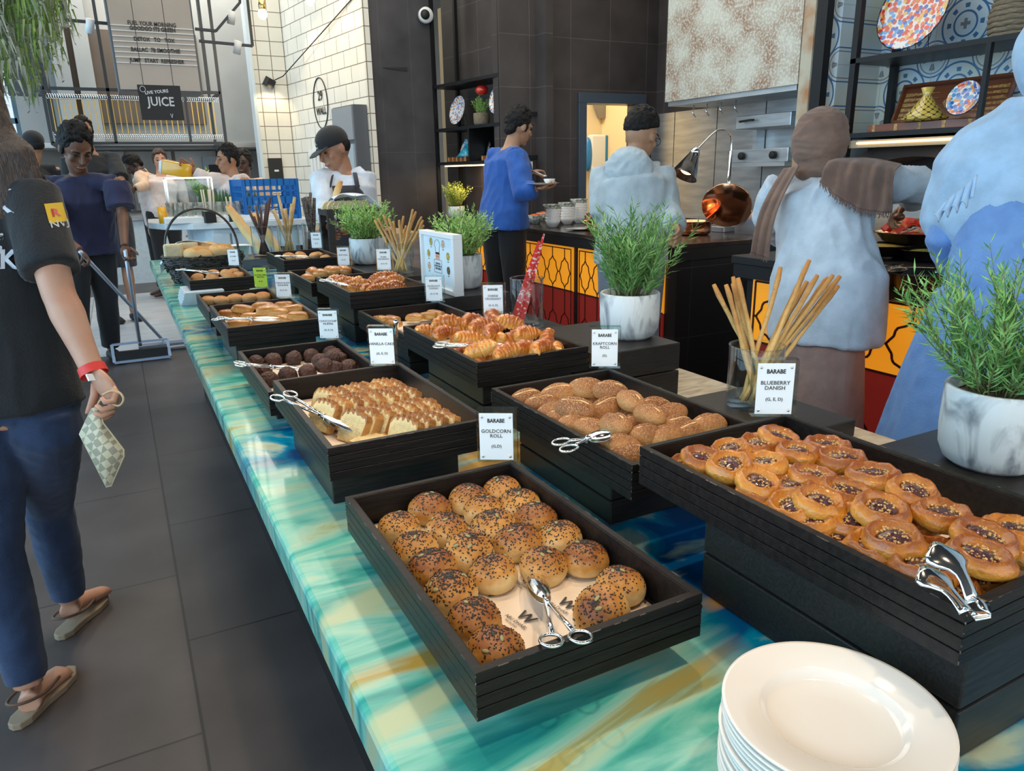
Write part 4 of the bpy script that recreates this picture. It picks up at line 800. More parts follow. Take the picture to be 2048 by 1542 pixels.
k = MB().lathe([(.016, 0), (.016, .02), (0, .022)], 16).build('red_button', mat('red_plastic', (.7, .04, .03), .4), o, (4.87, 5.93, 1.705), (pi/2, 0, 0))
# pizza oven under the shelf
ov = empty('pizza_oven', (4.4, 2.9, .9), 0, 'dark arched oven mouth with steel apron under the display shelf', 'oven')
D = (-4.4, -2.9, -.9); b = MB(); arc = [(y, 1.14+.30*sqrt(max(0, 1-((y-2.95)/.52)**2))) for y in [2.43+i*.052 for i in range(21)]]
out = [(y, 1.14+.40*sqrt(max(0, 1-((y-2.95)/.72)**2))) for y in [2.23+i*.072 for i in range(21)]]
for i in range(20):
    (a, c), (d, e_) = out[i], out[i+1]; (f, g), (h, k2) = arc[i], arc[i+1]
    b.add([(4.36, a, c), (4.36, d, e_), (4.30, h, k2), (4.30, f, g), (4.6, h, k2), (4.6, f, g)], [(0, 3, 2, 1), (3, 5, 4, 2)], 0, False)
b.build('arch', mat('dark_oven_stone', (.06, .045, .04), .7, bump=.4, bscale=30), ov, D)
MB().bb(4.595, 4.615, 2.2, 3.7, 1.10, 1.60).build('oven_interior', 'black', ov, D)
MB().bb(4.30, 4.62, 2.2, 3.6, 1.08, 1.16).build('steel_apron', 'steel', ov, D); MB().bb(4.2, 4.62, 1.8, 3.7, 0, 1.08).build('oven_base', 'black_box', ov, D)
# right display shelf: two posts, three shelves
def shelf_unit(name_label, x0, x1, ys, zs, div, r=.02, loc=(0, 0, 0), rz=0, ztop=3.6, posts2=()):
    t = empty('display_shelf', loc, rz, name_label, 'shelf', 'open black metal display shelves')
    for y in ys:
        for x in (x0+r, x1-r): MB().bb(x-r, x+r, y-r, y+r, 0.98 if rz == 0 else .98, ztop).build('post', 'black_metal', t)
    ya, yb = ys[0]+r, ys[-1]-r
    for z in zs: MB().bb(x0, x1, min(ys)-r, max(ys)+r, z-.014, z+.014).build('shelf_board', 'black_metal', t)
    for y, z0, z1 in div: MB().bb(x0, x1 if rz else x0+.03, y-.012, y+.012, z0, z1).build('divider', 'black_metal', t)
    return t
sr = shelf_unit('black metal display shelf on patterned tiles holding a backgammon box and a tagine', 4.18, 4.60, (3.36, 1.4), (1.575, 2.015, 2.75), ((2.53, 1.589, 2.001),))
MB().bb(4.20, 4.60, 1.4, 3.34, 1.50, 1.545).build('light_housing', mat('warm_aluminium', (.45, .33, .2), .4, .6), sr)
MB().bb(4.19, 4.20, 1.4, 3.28, 1.522, 1.532).build('light_strip', mat('warm_light_strip', (1, .72, .35), .5, emit=8), sr)
MB().bb(4.10, 4.16, 3.52, 3.60, .98, 4.2).build('side_post', 'black_metal', sr)
area('left_shelf_strip_light', onshelf(.10, .6, 1.44) if 'onshelf' in globals() else (3.1, 6.6, 1.44), (3.15, 6.65, .9), .05, .7, 5, (1, .66, .36))
area('shelf_strip_light', (4.3, 2.6, 1.49), (4.4, 2.6, 1), .05, 1.6, 9, (1, .72, .4))
# backgammon box, open, standing against the tiles
M['box_wood'] = mat('inlaid_walnut', (.22, .065, .025), .35, col2=(.14, .04, .018), scale=5, stretch=(1, .3, 8), coat=.3); M['inlay'] = mat('pale_inlay', (.60, .38, .13), .4, col2=(.30, .12, .03), scale=60)
def backgammon(loc, rz, L, W, label, tilt=68, low=True):
    t = empty('backgammon_box', loc, rz, label, 'games box', 'open wooden backgammon boxes')
    base = MB().box((0, 0, .022), (W, L, .044)).build('lower_half', 'box_wood', t, bevel=.002)
    for k in range(5): MB().box((-W/2-.0006, (k-2)*L*.22, .022), (.001, .022, .038)).build('inlay_square', 'inlay', base)
    a = radians(tilt)
    R = Matrix.Rotation(pi/2-a, 3, 'Y')
    lid = MB(); H = W*.95
    lid.box(R @ Vector((0, 0, H/2)), (.006, L, H), 0, R)
    for z in (.008, H-.008): lid.box(R @ Vector((-.018, 0, z)), (.036, L, .016), 0, R)
    for s in (-1, 1): lid.box(R @ Vector((-.018, s*(L/2-.006), H/2)), (.036, .012, H), 0, R)
    lo = lid.build('upper_half', 'box_wood', t, (W*.42, 0, .044))
    tri = MB()
    for s in (-1, 1):
        for k in range(6):
            z = H*.12+k*H*.13; y0 = s*(L/2-.016); y1 = s*(L*.13)
            vs = [R @ Vector((-.0045, y0, z-.012)), R @ Vector((-.0045, y0, z+.012)), R @ Vector((-.0045, y1, z))]; tri.add(vs, [(0, 1, 2) if s < 0 else (0, 2, 1)])
    dmd = [R @ Vector((-.0045, y, z)) for y, z in ((0, H*.22), (L*.09, H*.5), (0, H*.78), (-L*.09, H*.5))]; tri.add(dmd, [(0, 1, 2, 3)])
    tri.build('point_inlay', 'inlay', lo); return t
backgammon((4.36, 2.90, 1.59), 0, .68, .26, 'large open backgammon box with pale inlay behind the yellow tagine')
# painted plates: petals pattern by a procedural material
def painted(name, cols, sc):
    m, n, l, b = mk(name); b.inputs['Roughness'].default_value = .12; b.inputs['Coat Weight'].default_value = .6
    tc = n.new('ShaderNodeTexCoord'); vo = n.new('ShaderNodeTexVoronoi'); vo.inputs['Scale'].default_value = sc; l.new(tc.outputs['Object'], vo.inputs[0])
    sp = n.new('ShaderNodeSeparateXYZ'); l.new(vo.outputs['Color'], sp.inputs[0]); r = n.new('ShaderNodeValToRGB'); r.color_ramp.interpolation = 'CONSTANT'; e = r.color_ramp.elements
    e[0].color = (*cols[0], 1); e[0].position = 0; e[1].color = (*cols[1], 1); e[1].position = 1/len(cols)
    for i, c in enumerate(cols[2:]): k = e.new((i+2)/len(cols)); k.color = (*c, 1)
    l.new(sp.outputs[0], r.inputs[0]); rr = n.new('ShaderNodeValToRGB'); rr.color_ramp.elements[0].position = .58; rr.color_ramp.elements[1].position = .64; l.new(vo.outputs['Distance'], rr.inputs[0])
    n2 = n.new('ShaderNodeMath'); n2.operation = 'MULTIPLY'; n2.inputs[1].default_value = 1; l.new(rr.outputs[0], n2.inputs[0]); mx = n.new('ShaderNodeMix'); mx.data_type = 'RGBA'; l.new(n2.outputs[0], mx.inputs[0]); l.new(r.outputs[0], mx.inputs[6]); mx.inputs[7].default_value = (.78, .76, .72, 1)
    l.new(mx.outputs[2], b.inputs['Base Color']); return m
M['paint_red'] = painted('red_blue_painted_glaze', [(.70, .06, .03), (.80, .18, .06), (.04, .12, .45), (.75, .05, .04), (.10, .35, .65), (.80, .45, .10)], 42)
M['paint_blue'] = painted('blue_painted_glaze', [(.04, .14, .50), (.10, .35, .62), (.70, .10, .05), (.06, .2, .55), (.75, .30, .1)], 48)
M['paint_pale'] = painted('pale_blue_floral_glaze', [(.10, .20, .50), (.70, .72, .72), (.30, .45, .65), (.72, .25, .08), (.66, .70, .74)], 60)
def plate_disp(loc, r, m, label, tilt=14, rz=0, group='painted display plates', stand=True):
    t = empty('painted_plate', loc, rz, label, 'plate', group)
    pl = MB().lathe([(0, .012), (r*.55, .010), (r*.75, .016), (r*.97, .030), (r, .028), (r*.75, .008), (0, .004)], 48, fn=lambda v, a: Vector((v.x*(1+.015*cos(24*a)), v.y*(1+.015*cos(24*a)), v.z))).build('plate', m, t, (0, 0, r*1.03), (0, radians(-90+tilt), 0))
    MB().tube([(r*cos(k*pi/24), r*sin(k*pi/24), .028) for k in range(48)], .003, 6, closed=True).build('black_rim', 'black', pl)
    if stand:
        for s in (-1, 1): MB().tube([(-.055, s*r*.3, r*.32), (-.05, s*r*.3, .012), (.07, s*r*.3, .006), (.04, s*r*.3, r*.8)], .0025, 6).build('wire_stand', 'black_metal', t)
    return t
pc = onx(1828, 5, 4.32); plate_disp((4.34, pc.y, 2.031), .222, 'paint_red', 'large red and blue painted plate on the upper right shelf')
pc = onx(1932, 212, 4.26); plate_disp((4.25, pc.y, 1.636), .095, 'paint_blue', 'small blue and red painted plate leaning beside the yellow tagine', 18, 0, stand=False)
def tagine(loc, s, m, label, rz=0):
    t = empty('tagine', loc, rz, label, 'tagine', 'glazed tagines')
    MB().lathe([(.10*s, 0), (.135*s, .012*s), (.14*s, .02*s), (.12*s, .022*s), (0, .02*s)], 40).build('dish', m, t)
    MB().lathe([(.122*s, .022*s), (.115*s, .035*s), (.075*s, .085*s), (.045*s, .125*s), (.026*s, .15*s), (.024*s, .158*s), (.04*s, .20*s), (.034*s, .202*s), (0, .19*s)], 40).build('cone_lid', m, t)
def scallop():
    m, n, l, b = mk('yellow_black_scallop_glaze'); b.inputs['Roughness'].default_value = .15; b.inputs['Coat Weight'].default_value = .6
    tc = n.new('ShaderNodeTexCoord'); sp = n.new('ShaderNodeSeparateXYZ'); l.new(tc.outputs['Object'], sp.inputs[0])
    def m_(op, a, c=None):
        x = n.new('ShaderNodeMath'); x.operation = op
        for i, s in enumerate((a, c)):
            if s is None: continue
            if isinstance(s, (int, float)): x.inputs[i].default_value = s
            else: l.new(s, x.inputs[i])
        return x.outputs[0]
    an = m_('MULTIPLY', m_('ARCTAN2', sp.outputs[1], sp.outputs[0]), 6); z = m_('MULTIPLY', sp.outputs[2], 105)
    f = m_('MULTIPLY', m_('SINE', m_('ADD', an, z)), m_('SINE', m_('SUBTRACT', an, z))); ln = m_('LESS_THAN', m_('ABSOLUTE', f), .13)
    ln = m_('MULTIPLY', ln, m_('LESS_THAN', sp.outputs[2], .15)); mx = n.new('ShaderNodeMix'); mx.data_type = 'RGBA'; l.new(ln, mx.inputs[0]); mx.inputs[6].default_value = (.68, .50, .10, 1); mx.inputs[7].default_value = (.02, .02, .02, 1); l.new(mx.outputs[2], b.inputs['Base Color']); return m
tg = onx(1848, 240, 4.27); tagine((4.27, tg.y, 1.636), .92, scallop(), 'yellow tagine with black scallop lines on the right shelf')
# woven basket on the upper right shelf
M['rope'] = mat('twisted_seagrass', (.30, .24, .16), .8, col2=(.18, .14, .09), scale=30, stretch=(1, 1, 6), bump=.8, bscale=60)
tb_ = onx(2030, 55, 4.38); bk = empty('woven_planter', (4.38, tb_.y-.02, 2.03), 0, 'woven seagrass planter at the top right corner of the picture', 'basket'); b = MB()
for k in range(9): zz = .012+k*.026; rr = .125+.012*sin(k*.5); b.tube([(rr*cos(a*pi/18), rr*sin(a*pi/18), zz+.002*sin(a*1.7)) for a in range(36)], .0145, 8, 0, True, closed=True)
b.build('woven_body', 'rope', bk)
# ---- left display shelf (turned 8 degrees) beyond the blue-shirted man
sl = shelf_unit('tall black metal display shelf beside the dark column with plates and a small plant', 0.0, .30, (0.0, 1.13), (1.485, 1.80, 2.20), ((.52, 1.50, 1.79),), .017, (3.07, 6.02, 0), ra, 3.6)
MB().bb(.02, .05, .25, 1.0, 1.455, 1.466).build('light_strip', mat('warm_light_strip_2', (1, .74, .38), .5, emit=5), sl)
def onshelf(dx, dy, z): return Vector((3.07, 6.02, 0))+Matrix.Rotation(ra, 3, 'Z') @ Vector((dx, dy, z))
plate_disp(onshelf(.12, .85, 1.83), .135, 'paint_pale', 'pale floral plate leaning left of the small plant on the left shelf', 14, ra-.0)
plate_disp(onshelf(.12, .16, 1.88), .135, 'paint_pale', 'pale orange-flecked plate half behind the post of the left shelf', 14, ra)
o = MB().ell((0, 0, .04), (.06, .06, .045), 20, 12).build('red_bauble', mat('red_glazed_dish', (.65, .03, .02), .1, coat=1), None, onshelf(.10, .42, 2.075)); tag(o, 'round red dish hung under the top bar of the left shelf', 'dish')
tagine(onshelf(.14, .75, 1.535), .85, mat('turquoise_glaze', (.02, .40, .50), .12, coat=.8, col2=(.03, .16, .35), scale=40), 'turquoise tagine in the lower left compartment of the left shelf', ra)
plate_disp(onshelf(.20, .84, 1.50), .10, 'paint_pale', 'small pale plate behind the turquoise tagine', 14, ra, stand=False)
plate_disp(onshelf(.16, .40, 1.50), .085, 'paint_pale', 'narrow floral plate right of the shelf divider', 14, ra-.6, stand=False)
plate_disp(onshelf(.16, .14, 1.53), .11, 'paint_blue', 'blue floral plate right of the leaning wooden box', 14, ra, stand=False)
for dy, lb in ((.82, 'wooden games box under the turquoise tagine'), (.22, 'wooden games box under the blue floral plate')): backgammon(onshelf(.15, dy, 1.50), ra, .34, .20, lb, 60)
# small frame on the dark wall behind the blue-shirted man, note and dispenser
fr_ = empty('wall_frame', (3.36, 5.99, 1.70), 0, 'black square frame on the dark wall behind the blue-shirted man', 'frame'); b = MB()
for a in ((-.17, -.135, -.2, .2), (.135, .17, -.2, .2), (-.17, .17, .165, .2), (-.17, .17, -.2, -.165)): b.bb(a[0], a[1], -.02, 0, a[2], a[3])
b.build('frame', 'black_metal', fr_)
o = MB().bb(3.20, 3.34, 5.93, 5.99, 1.27, 1.48).build('paper_dispenser', mat('cream_plastic', (.72, .68, .58), .4), None); tag(o, 'cream dispenser on the dark wall above the salad bowls', 'dispenser')
# things seen through the doorway
ex = empty('exit_sign', (5.52, 7.97, 2.15), 0, 'ceiling sign with a glowing green top seen through the doorway', 'sign')
MB().box((0, -.05, .045), (.20, .05, .03)).build('green_light', mat('green_exit_light', (.15, 1, .12), .5, emit=3), ex); MB().prism([(-.19, .03), (.19, .03), (.13, -.12), (-.10, -.15)], 0, .05, 0, rot3(pi/2, 0, 0)).build('housing', mat('grey_sign_housing', (.25, .22, .2), .5), ex)
dsp = empty('soap_dispenser', (5.30, 7.96, 1.6), 0, 'blue and white dispenser on the corridor wall', 'dispenser'); MB().box((.07, -.05, 0), (.22, .10, .42)).build('white_body', 'white', dsp, bevel=.02); MB().ell((-.07, -.06, -.02), (.055, .05, .2), 16, 12).build('blue_cover', mat('blue_plastic', (.03, .20, .50), .35), dsp); MB().bb(.16, .19, -.1, 0, -.2, .2).build('blue_edge', mat('blue_edge', (.04, .25, .55), .35), dsp)
o = MB().box((0, 0, 0), (.12, .07, .20)).build('chrome_tap_box', 'copper', None, (5.47, 7.96, 1.55)); tag(o, 'dark copper-coloured box on the corridor wall behind the hoodie', 'box')
# camera dome on the column
cm_ = empty('security_camera', (2.86, 7.13, 2.83), 0, 'white dome security camera near the top of the dark column', 'camera'); MB().lathe([(.07, 0), (.072, .04), (.06, .06), (0, .06)], 24).build('housing', 'white', cm_, rot=(pi/2, 0, 0)); MB().ell((-.02, -.06, 0), (.045, .035, .045), 18, 12).build('dome', 'black', cm_)
o = MB().prism([(-.10, .0), (.14, .012), (.14, -.022), (.0, -.012)], 0, .006, 0, rot3(pi/2, 0, 0)).build('dark_mark', 'black', None, (2.52, 7.148, 2.36)); tag(o, 'black strip on the dark column, left of the camera', 'strip')
# ================================================================ pans on the near hot counter
M['iron'] = mat('dark_cast_iron', (.022, .017, .016), .32, .4, col2=(.05, .03, .02), scale=4)
def pan_(u, v, z, r, h, food, fcol, label, dx=.1, lidded=False, fcol2=None):
    p = onz(u, v, z); t = empty('cooking_pan', (p.x+dx, p.y+dx*.6, .9805), 0, label, 'pan', 'dark pans on the near hot counter')
    k = z-.98-h
    MB().lathe([(r*.55, k), (r*.8, k+h*.2), (r, k+h), (r+.012, k+h+.003), (r+.010, k+h-.001), (r*.93, k+h-.004), (r*.7, k+h*.4), (0, k+h*.35)], 36).build('pan', 'iron', t)
    if k > .02: MB().lathe([(r*.5, 0), (r*.5, k), (0, k)], 24).build('stand', 'iron', t)
    q = random.Random(u)
    if food:
        b = MB().lathe([(r*.9, k+h*.8), (r*.5, k+h*.98), (0, k+h*1.05)], 24)
        b.build('food_bed', mat(food+'_bed', fcol, .5, col2=fcol2, scale=50, bump=.8, bscale=70) if fcol2 else mat(food, fcol, .5, var=.4, scale=50, bump=.8), t)
    return t, k+h, r
pan_(1822, 470, 1.09, .16, .05, 'fruit', (.80, .24, .08), 'raised black dish heaped with orange and red fruit chunks', dx=.14, fcol2=(.75, .06, .03))
pf = onz(1822, 470, 1.09); q = random.Random(2)
frm = [MB().box((0, 0, 0), (.04, .028, .022)).mesh('fruit_chunk', mat('fruit_chunk_%d' % i, c, .4, var=.2)) for i, c in enumerate(((.85, .28, .10), (.80, .07, .03), (.85, .36, .20)))]
for i in range(26):
    a, r = q.uniform(0, 6.3), sqrt(q.random())*.12; o = inst('fruit_chunk', frm[i % 3], (pf.x+.14+cos(a)*r, pf.y+.084+sin(a)*r, 1.10+(.12-r)*.35+q.uniform(0, .012)), (q.random(), q.random(), q.random()*3)); tag(o, ('orange', 'bright red', 'pink')[i % 3]+' fruit chunk, '+('small', 'middling', 'large')[(i//3) % 3]+', '+('bottom', 'low', 'middle', 'high', 'top')[i//6]+' in the raised dish, '+('front', 'back')[int(sin(a) > 0)]+' '+('left', 'right')[cos(a) > 0], 'fruit', 'fruit chunks in the raised dish')
pan_(1755, 495, 1.04, .13, .05, 'salad', (.70, .25, .05), 'black pan of chopped salad left of the blue sleeve', dx=.12, fcol2=(.35, .45, .08))
pan_(1850, 505, 1.03, .10, .05, 'herbs', (.55, .45, .12), 'small black pan with yellow garnish', dx=.10, fcol2=(.2, .25, .05))
pan_(1735, 550, 1.0, .11, .07, None, None, 'dark copper-rimmed wok at the left front of the near hot counter', dx=.17)
pan_(1845, 560, 1.0, .125, .075, None, None, 'wide dark wok at the front of the near hot counter beside the blue dress', dx=.19)
p = onz(1750, 440, 1.05); o = MB().lathe([(.05, 0), (.11, .012), (.112, .015), (.06, .008), (0, .007)], 32).build('cream_plate', mat('cream_glaze', (.80, .62, .30), .3), None, (p.x+.2, p.y+.05, 1.06)); tag(o, 'round cream plate behind the brown scarf, above the pans', 'plate')
o2 = MB().bb(-.11, .11, -.11, .11, 0, .0785).build('plate_stand', 'iron', None, (p.x+.2, p.y+.05, .981)); tag(o2, 'black block under the round cream plate', 'stand')
for u, v, lb in ((1788, 540, 'clear faceted sign block in front of the left wok'), (1876, 548, 'clear faceted sign block in front of the wide wok')):
    p = onz(u, v, .985); t = empty('clear_block', (p.x, p.y, .9805), radians(20), lb, 'sign block', 'clear blocks on the near hot counter'); MB().box((0, 0, .013), (.10, .045, .025)).build('acrylic', 'acrylic', t, bevel=.004)
    for k in range(3): MB().ell((-.03+k*.03, 0, .013), (.008, .008, .008), 10, 6).build('bead', 'chrome', t)
def spoon(p, q, r, label, m='steel'):
    p, q = Vector(p), Vector(q); t = empty('serving_spoon', p, 0, label, 'spoon', 'spoons on the hot counter'); d = q-p
    MB().tube([(0, 0, 0), d*.5+Vector((0, 0, .004)), d], (.004, .0035, .006), 8).build('handle', m, t); MB().ell((0, 0, 0), (r, r*.7, .008), 16, 8).build('spoon_bowl', m, t); return t
a = onz(1770, 480, 1.06); spoon((a.x+.05, a.y, 1.06), (a.x-.05, a.y-.18, 1.13), .03, 'steel serving spoon resting in the salad pan')
# steel box behind the pans
o = MB().bb(3.62, 3.95, 2.75, 3.7, 0, 1.12).build('steel_counter_box', 'steel', None); tag(o, 'brushed steel box behind the pans of the near hot counter', 'steel box')
# ================================================================ plants and pots
def sprig_plant(b, base, n, H, spread, leaf, seed, wid, lean=.55, nd=26, thick=.0012):
    q = random.Random(seed)
    for k in range(n):
        a = q.uniform(0, 6.28); r0 = q.uniform(0, spread*.28); L = H*q.uniform(.55, 1.05); out = q.uniform(.05, lean)
        p = Vector((cos(a)*r0, sin(a)*r0, base)); d = Vector((cos(a)*out, sin(a)*out, 1)).normalized(); pts = [p.copy()]; st_ = L/9
        for i in range(9):
            d = (d+Vector((q.uniform(-.16, .16), q.uniform(-.16, .16), q.uniform(-.08, .12)+(.04 if out > .4 else 0)))).normalized(); p = p+d*st_; pts.append(p.copy())
        b.tube(pts, [thick*(1-.07*i) for i in range(10)], 4, 1)
        for j in range(nd):
            t = .12+.88*(j+q.random())/nd; f = t*9; i = min(8, int(f)); c = pts[i].lerp(pts[i+1], f-i); ax = (pts[i+1]-pts[i]).normalized()
            s = ax.orthogonal().normalized(); s = Matrix.Rotation(q.uniform(0, 6.28), 3, ax) @ s; up = (s*.85+ax*q.uniform(.35, .9)).normalized(); l = leaf*q.uniform(.65, 1.15)*(1 if t < .9 else .8)
            w = ax.cross(s).normalized()*wid; m1 = c+up*l*.45+ax*l*.06; e = c+up*l+ax*l*.22
            b.add([c, m1+w, e, m1-w, m1+ax*wid*.5], [(0, 1, 4), (0, 4, 3), (1, 2, 4), (4, 2, 3)], 0)
def pot_plant(loc, r, h, H, spread, n, leaf, wid, lf, label, seed, pot='marble', kind='rosemary', lean=.55, nd=26, square=False):
    t = empty('potted_'+kind, loc, 0, label, 'plant', 'potted plants on the counters')
    MB().lathe([(r*.72, 0), (r*.86, .008), (r*.97, h*.22), (r, h*.45), (r, h-.003), (r-.002, h), (r-.008, h), (r-.010, h-.02), (0, h-.02)], 48).build('pot', pot, t)
    f = nfn(seed, .006, 90); MB().lathe([(r-.009, h-.018), (r*.7, h-.014), (r*.35, h-.010), (0, h-.009)], 30, fn=lambda v, a: Vector((v.x, v.y, v.z+f(v)))).build('soil', 'soil', t)
    b = MB(); sprig_plant(b, h-.015, n, H, spread, leaf, seed, wid, lean, nd); o = b.build('foliage', [lf, 'stem'], t); o['kind'] = 'stuff'; return t
c1 = onz(1260, 683, 1.024); pot_plant((c1.x+.030, c1.y+.045, 1.0245), .069, .105, .215, .15, 92, .026, .0017, 'leaf', 'rosemary in a white marbled pot on the central black box', 3, lean=.72, nd=40)
c4 = onz(1985, 955, .95); pot_plant((c4.x+.052, c4.y+.036, .9505), .076, .125, .225, .15, 92, .026, .0017, 'leaf', 'rosemary in a white pot with black marbling at the right edge of the picture', 5, lean=1.1, nd=40)
pot_plant((1.080, 2.43, 1.0005), .066, .120, .185, .12, 105, .018, .0024, 'leaf_pale', 'pale green bushy plant in a marbled pot behind the white poster frame', 8, kind='herb', lean=1.1, nd=40)
c3 = onz(738, 530, .98); pot_plant((1.065, 3.54, .9805), .090, .125, .20, .16, 120, .020, .0030, 'leaf_pale', 'round bushy plant in a white marbled pot beside the bread stand', 9, kind='herb', lean=1.3, nd=40)
p = onz(915, 405, .98); pot_plant((2.885, 6.62, .9805), .08, .11, .24, .14, 70, .026, .005, 'leaf_yellow', 'yellow-green plant in a white pot on the far hot counter left of the blue-shirted man', 12, kind='herb', lean=.6)
pot_plant(onshelf(.14, .50, 1.815), .075, .11, .16, .1, 34, .03, .003, 'leaf_pale', 'small green plant in a grey woven pot on the left display shelf', 14, pot='rope', kind='herb', lean=.5)
# ================================================================ breadsticks and glasses
M['stick'] = baked('breadstick_crust', (.66, .46, .19), (.58, .36, .12), (.42, .20, .05), rough=.65, zlo=.1, zhi=.6, bs=150, bump=.5, rnd=.15)
def glass_vase(loc, r, h, label, name='glass_cylinder'):
    t = empty(name, loc, 0, label, 'vase', 'straight glass cylinders'); b = MB()
    b.lathe([(0, .0), (r*.97, 0), (r, .003), (r, h), (r-.001, h+.001), (r-.0028, h), (r-.0028, .010), (0, .009)], 56); b.build('glass_wall', 'glass', t)
    MB().tube([(r*cos(k*pi/28)-.0, r*sin(k*pi/28), h) for k in range(56)], .0016, 6, closed=True).build('rim', 'glass', t); return t
def stick_mesh(L, s, r=.0042):
    q = random.Random(s); pts = []; x = y = 0
    for i in range(12): pts.append((x, y, L*i/11)); x += q.uniform(-.0016, .0016); y += q.uniform(-.0016, .0016)
    return MB().tube(pts, [r*.7]+[r*q.uniform(.92, 1.08) for _ in range(9)]+[r*1.25, r*.9], 10).mesh('breadstick', 'stick')
def sticks(base, ends, rr, nm, glab, seed=1, labs=None, rs=.0042):
    q = random.Random(seed)
    for i, (ex, ey, ez) in enumerate(ends):
        e = Vector((ex, ey, ez)); d0 = Vector((base[0]-ex, base[1]-ey, 0)); d0 = d0.normalized() if d0.length > .001 else Vector((1, 0, 0))
        b0 = Vector((base[0], base[1], base[2]))+d0*rr*q.uniform(.35, .8)+Vector((-d0.y, d0.x, 0))*rr*q.uniform(-.4, .4); v = e-b0
        o = inst('breadstick', stick_mesh(v.length, seed*50+i, rs), b0, v.to_track_quat('Z', 'Y').to_euler())
        tag(o, (labs[i] if labs else '%s breadstick %s' % (ords[i], nm)), 'breadstick', glab)
V1 = onz(1518, 826, .934); vb = Vector((V1.x+.028, V1.y+.044, .9345)); glass_vase(vb, .054, .125, 'glass cylinder holding the near breadsticks, right of the centre')
e1 = []; pr1 = [(1425, 570), (1448, 570), (1462, 568), (1468, 552), (1475, 556), (1563, 535), (1605, 555), (1620, 520), (1633, 550), (1652, 560), (1665, 548), (1680, 550), (1678, 572), (1600, 575), (1615, 562), (1660, 556)]
ctrd = (vb-EYE).dot(_fw)
for i, (u, v) in enumerate(pr1):
    d = _ray(u, v); e1.append(EYE+d*(ctrd+(.03 if i % 3 == 0 else -.02 if i % 3 == 1 else 0)))
def lean_lab(us, suffix):
    o = sorted(range(len(us)), key=lambda i: us[i]); L = [None]*len(us)
    names = ['leftmost']+['%s from the left' % w for w in ('second', 'third', 'fourth', 'fifth', 'sixth', 'seventh', 'eighth', 'ninth', 'tenth', 'eleventh', 'twelfth', 'thirteenth', 'fourteenth', 'fifteenth', 'sixteenth', 'seventeenth', 'eighteenth')]
    for k, i in enumerate(o): L[i] = 'breadstick whose tip is %s %s' % (names[k] if k < len(us)-1 else 'rightmost', suffix)
    return L
sticks((vb.x, vb.y, vb.z+.012), e1, .044, '', 'breadsticks in the near glass cylinder', 2, lean_lab([u for u, v in pr1], 'in the near glass cylinder'), .0046)
V3 = onz(805, 545, .98); v3 = Vector((1.075, 3.10, .9805)); glass_vase(v3, .058, .135, 'glass cylinder holding the far breadsticks beside the poster frame')
pr3 = [(748, 440), (756, 436), (765, 430), (778, 436), (788, 442), (808, 432), (812, 452), (824, 418), (832, 424), (842, 432), (846, 440), (850, 452), (818, 444), (797, 440)]
cd3 = (v3-EYE).dot(_fw); e3 = [EYE+_ray(u, v)*(cd3+(.04 if i % 3 == 0 else -.03 if i % 3 == 1 else 0)) for i, (u, v) in enumerate(pr3)]
sticks((v3.x, v3.y, v3.z+.012), e3, .046, '', 'breadsticks in the far glass cylinder', 4, lean_lab([u for u, v in pr3], 'in the far glass cylinder'), .0050)
# glass with red tongs
vg = Vector((1.075, 1.955, .9405)); glass_vase(vg, .051, .150, 'empty-looking glass cylinder with red speckled tongs')
M['red'] = mat('red_lacquer', (.62, .02, .02), .3, coat=.5); M['red_dot'] = mat('red_with_white_dots', (.66, .03, .03), .4, col2=(.80, .62, .55), scale=90)
for nd in M['red_dot'].node_tree.nodes:
    if nd.type == 'VALTORGB': nd.color_ramp.elements[0].position = .54; nd.color_ramp.elements[1].position = .58
cdg_ = (vg-EYE).dot(_fw); bot = EYE+_ray(1033, 640)*(cdg_-.02)
for i, (u0, u1, v1, lb) in enumerate(((1026, 1078, 482, 'left'), (1040, 1088, 468, 'right'))):
    a = EYE+_ray(u0, 632)*(cdg_-.025+.012*i); a.z = .953; e = EYE+_ray(u1, v1)*(cdg_+.03+.01*i); d = e-a; L = d.length; R = d.to_track_quat('Z', 'Y').to_matrix(); t = empty('red_tongs', a, 0, '%s one of the two red speckled wooden tongs in the empty glass' % lb, 'tongs', 'red tongs')
    z = R @ Vector((0, 0, 1)); sd = z.cross(Vector((.45, .85, 0))).normalized(); nn = sd.cross(z)
    b = MB()
    for s in (0, 1):
        vs = []
        for k, (f_, hw) in enumerate(((0, .0095), (.25, .011), (.6, .008), (.85, .005), (1.0, .0025))):
            c = z*L*f_+nn*(.004*s+ (.010*s*f_)); vs += [c-sd*hw-nn*.0010, c+sd*hw-nn*.0010, c+sd*hw+nn*.0010, c-sd*hw+nn*.0010]
        b.add(vs, [(0, 3, 2, 1), (16, 17, 18, 19)]+[(k*4+j, k*4+(j+1) % 4, k*4+4+(j+1) % 4, k*4+4+j) for k in range(4) for j in range(4)], s, False)
    b.build('blades', ['red_dot', 'red'], t)
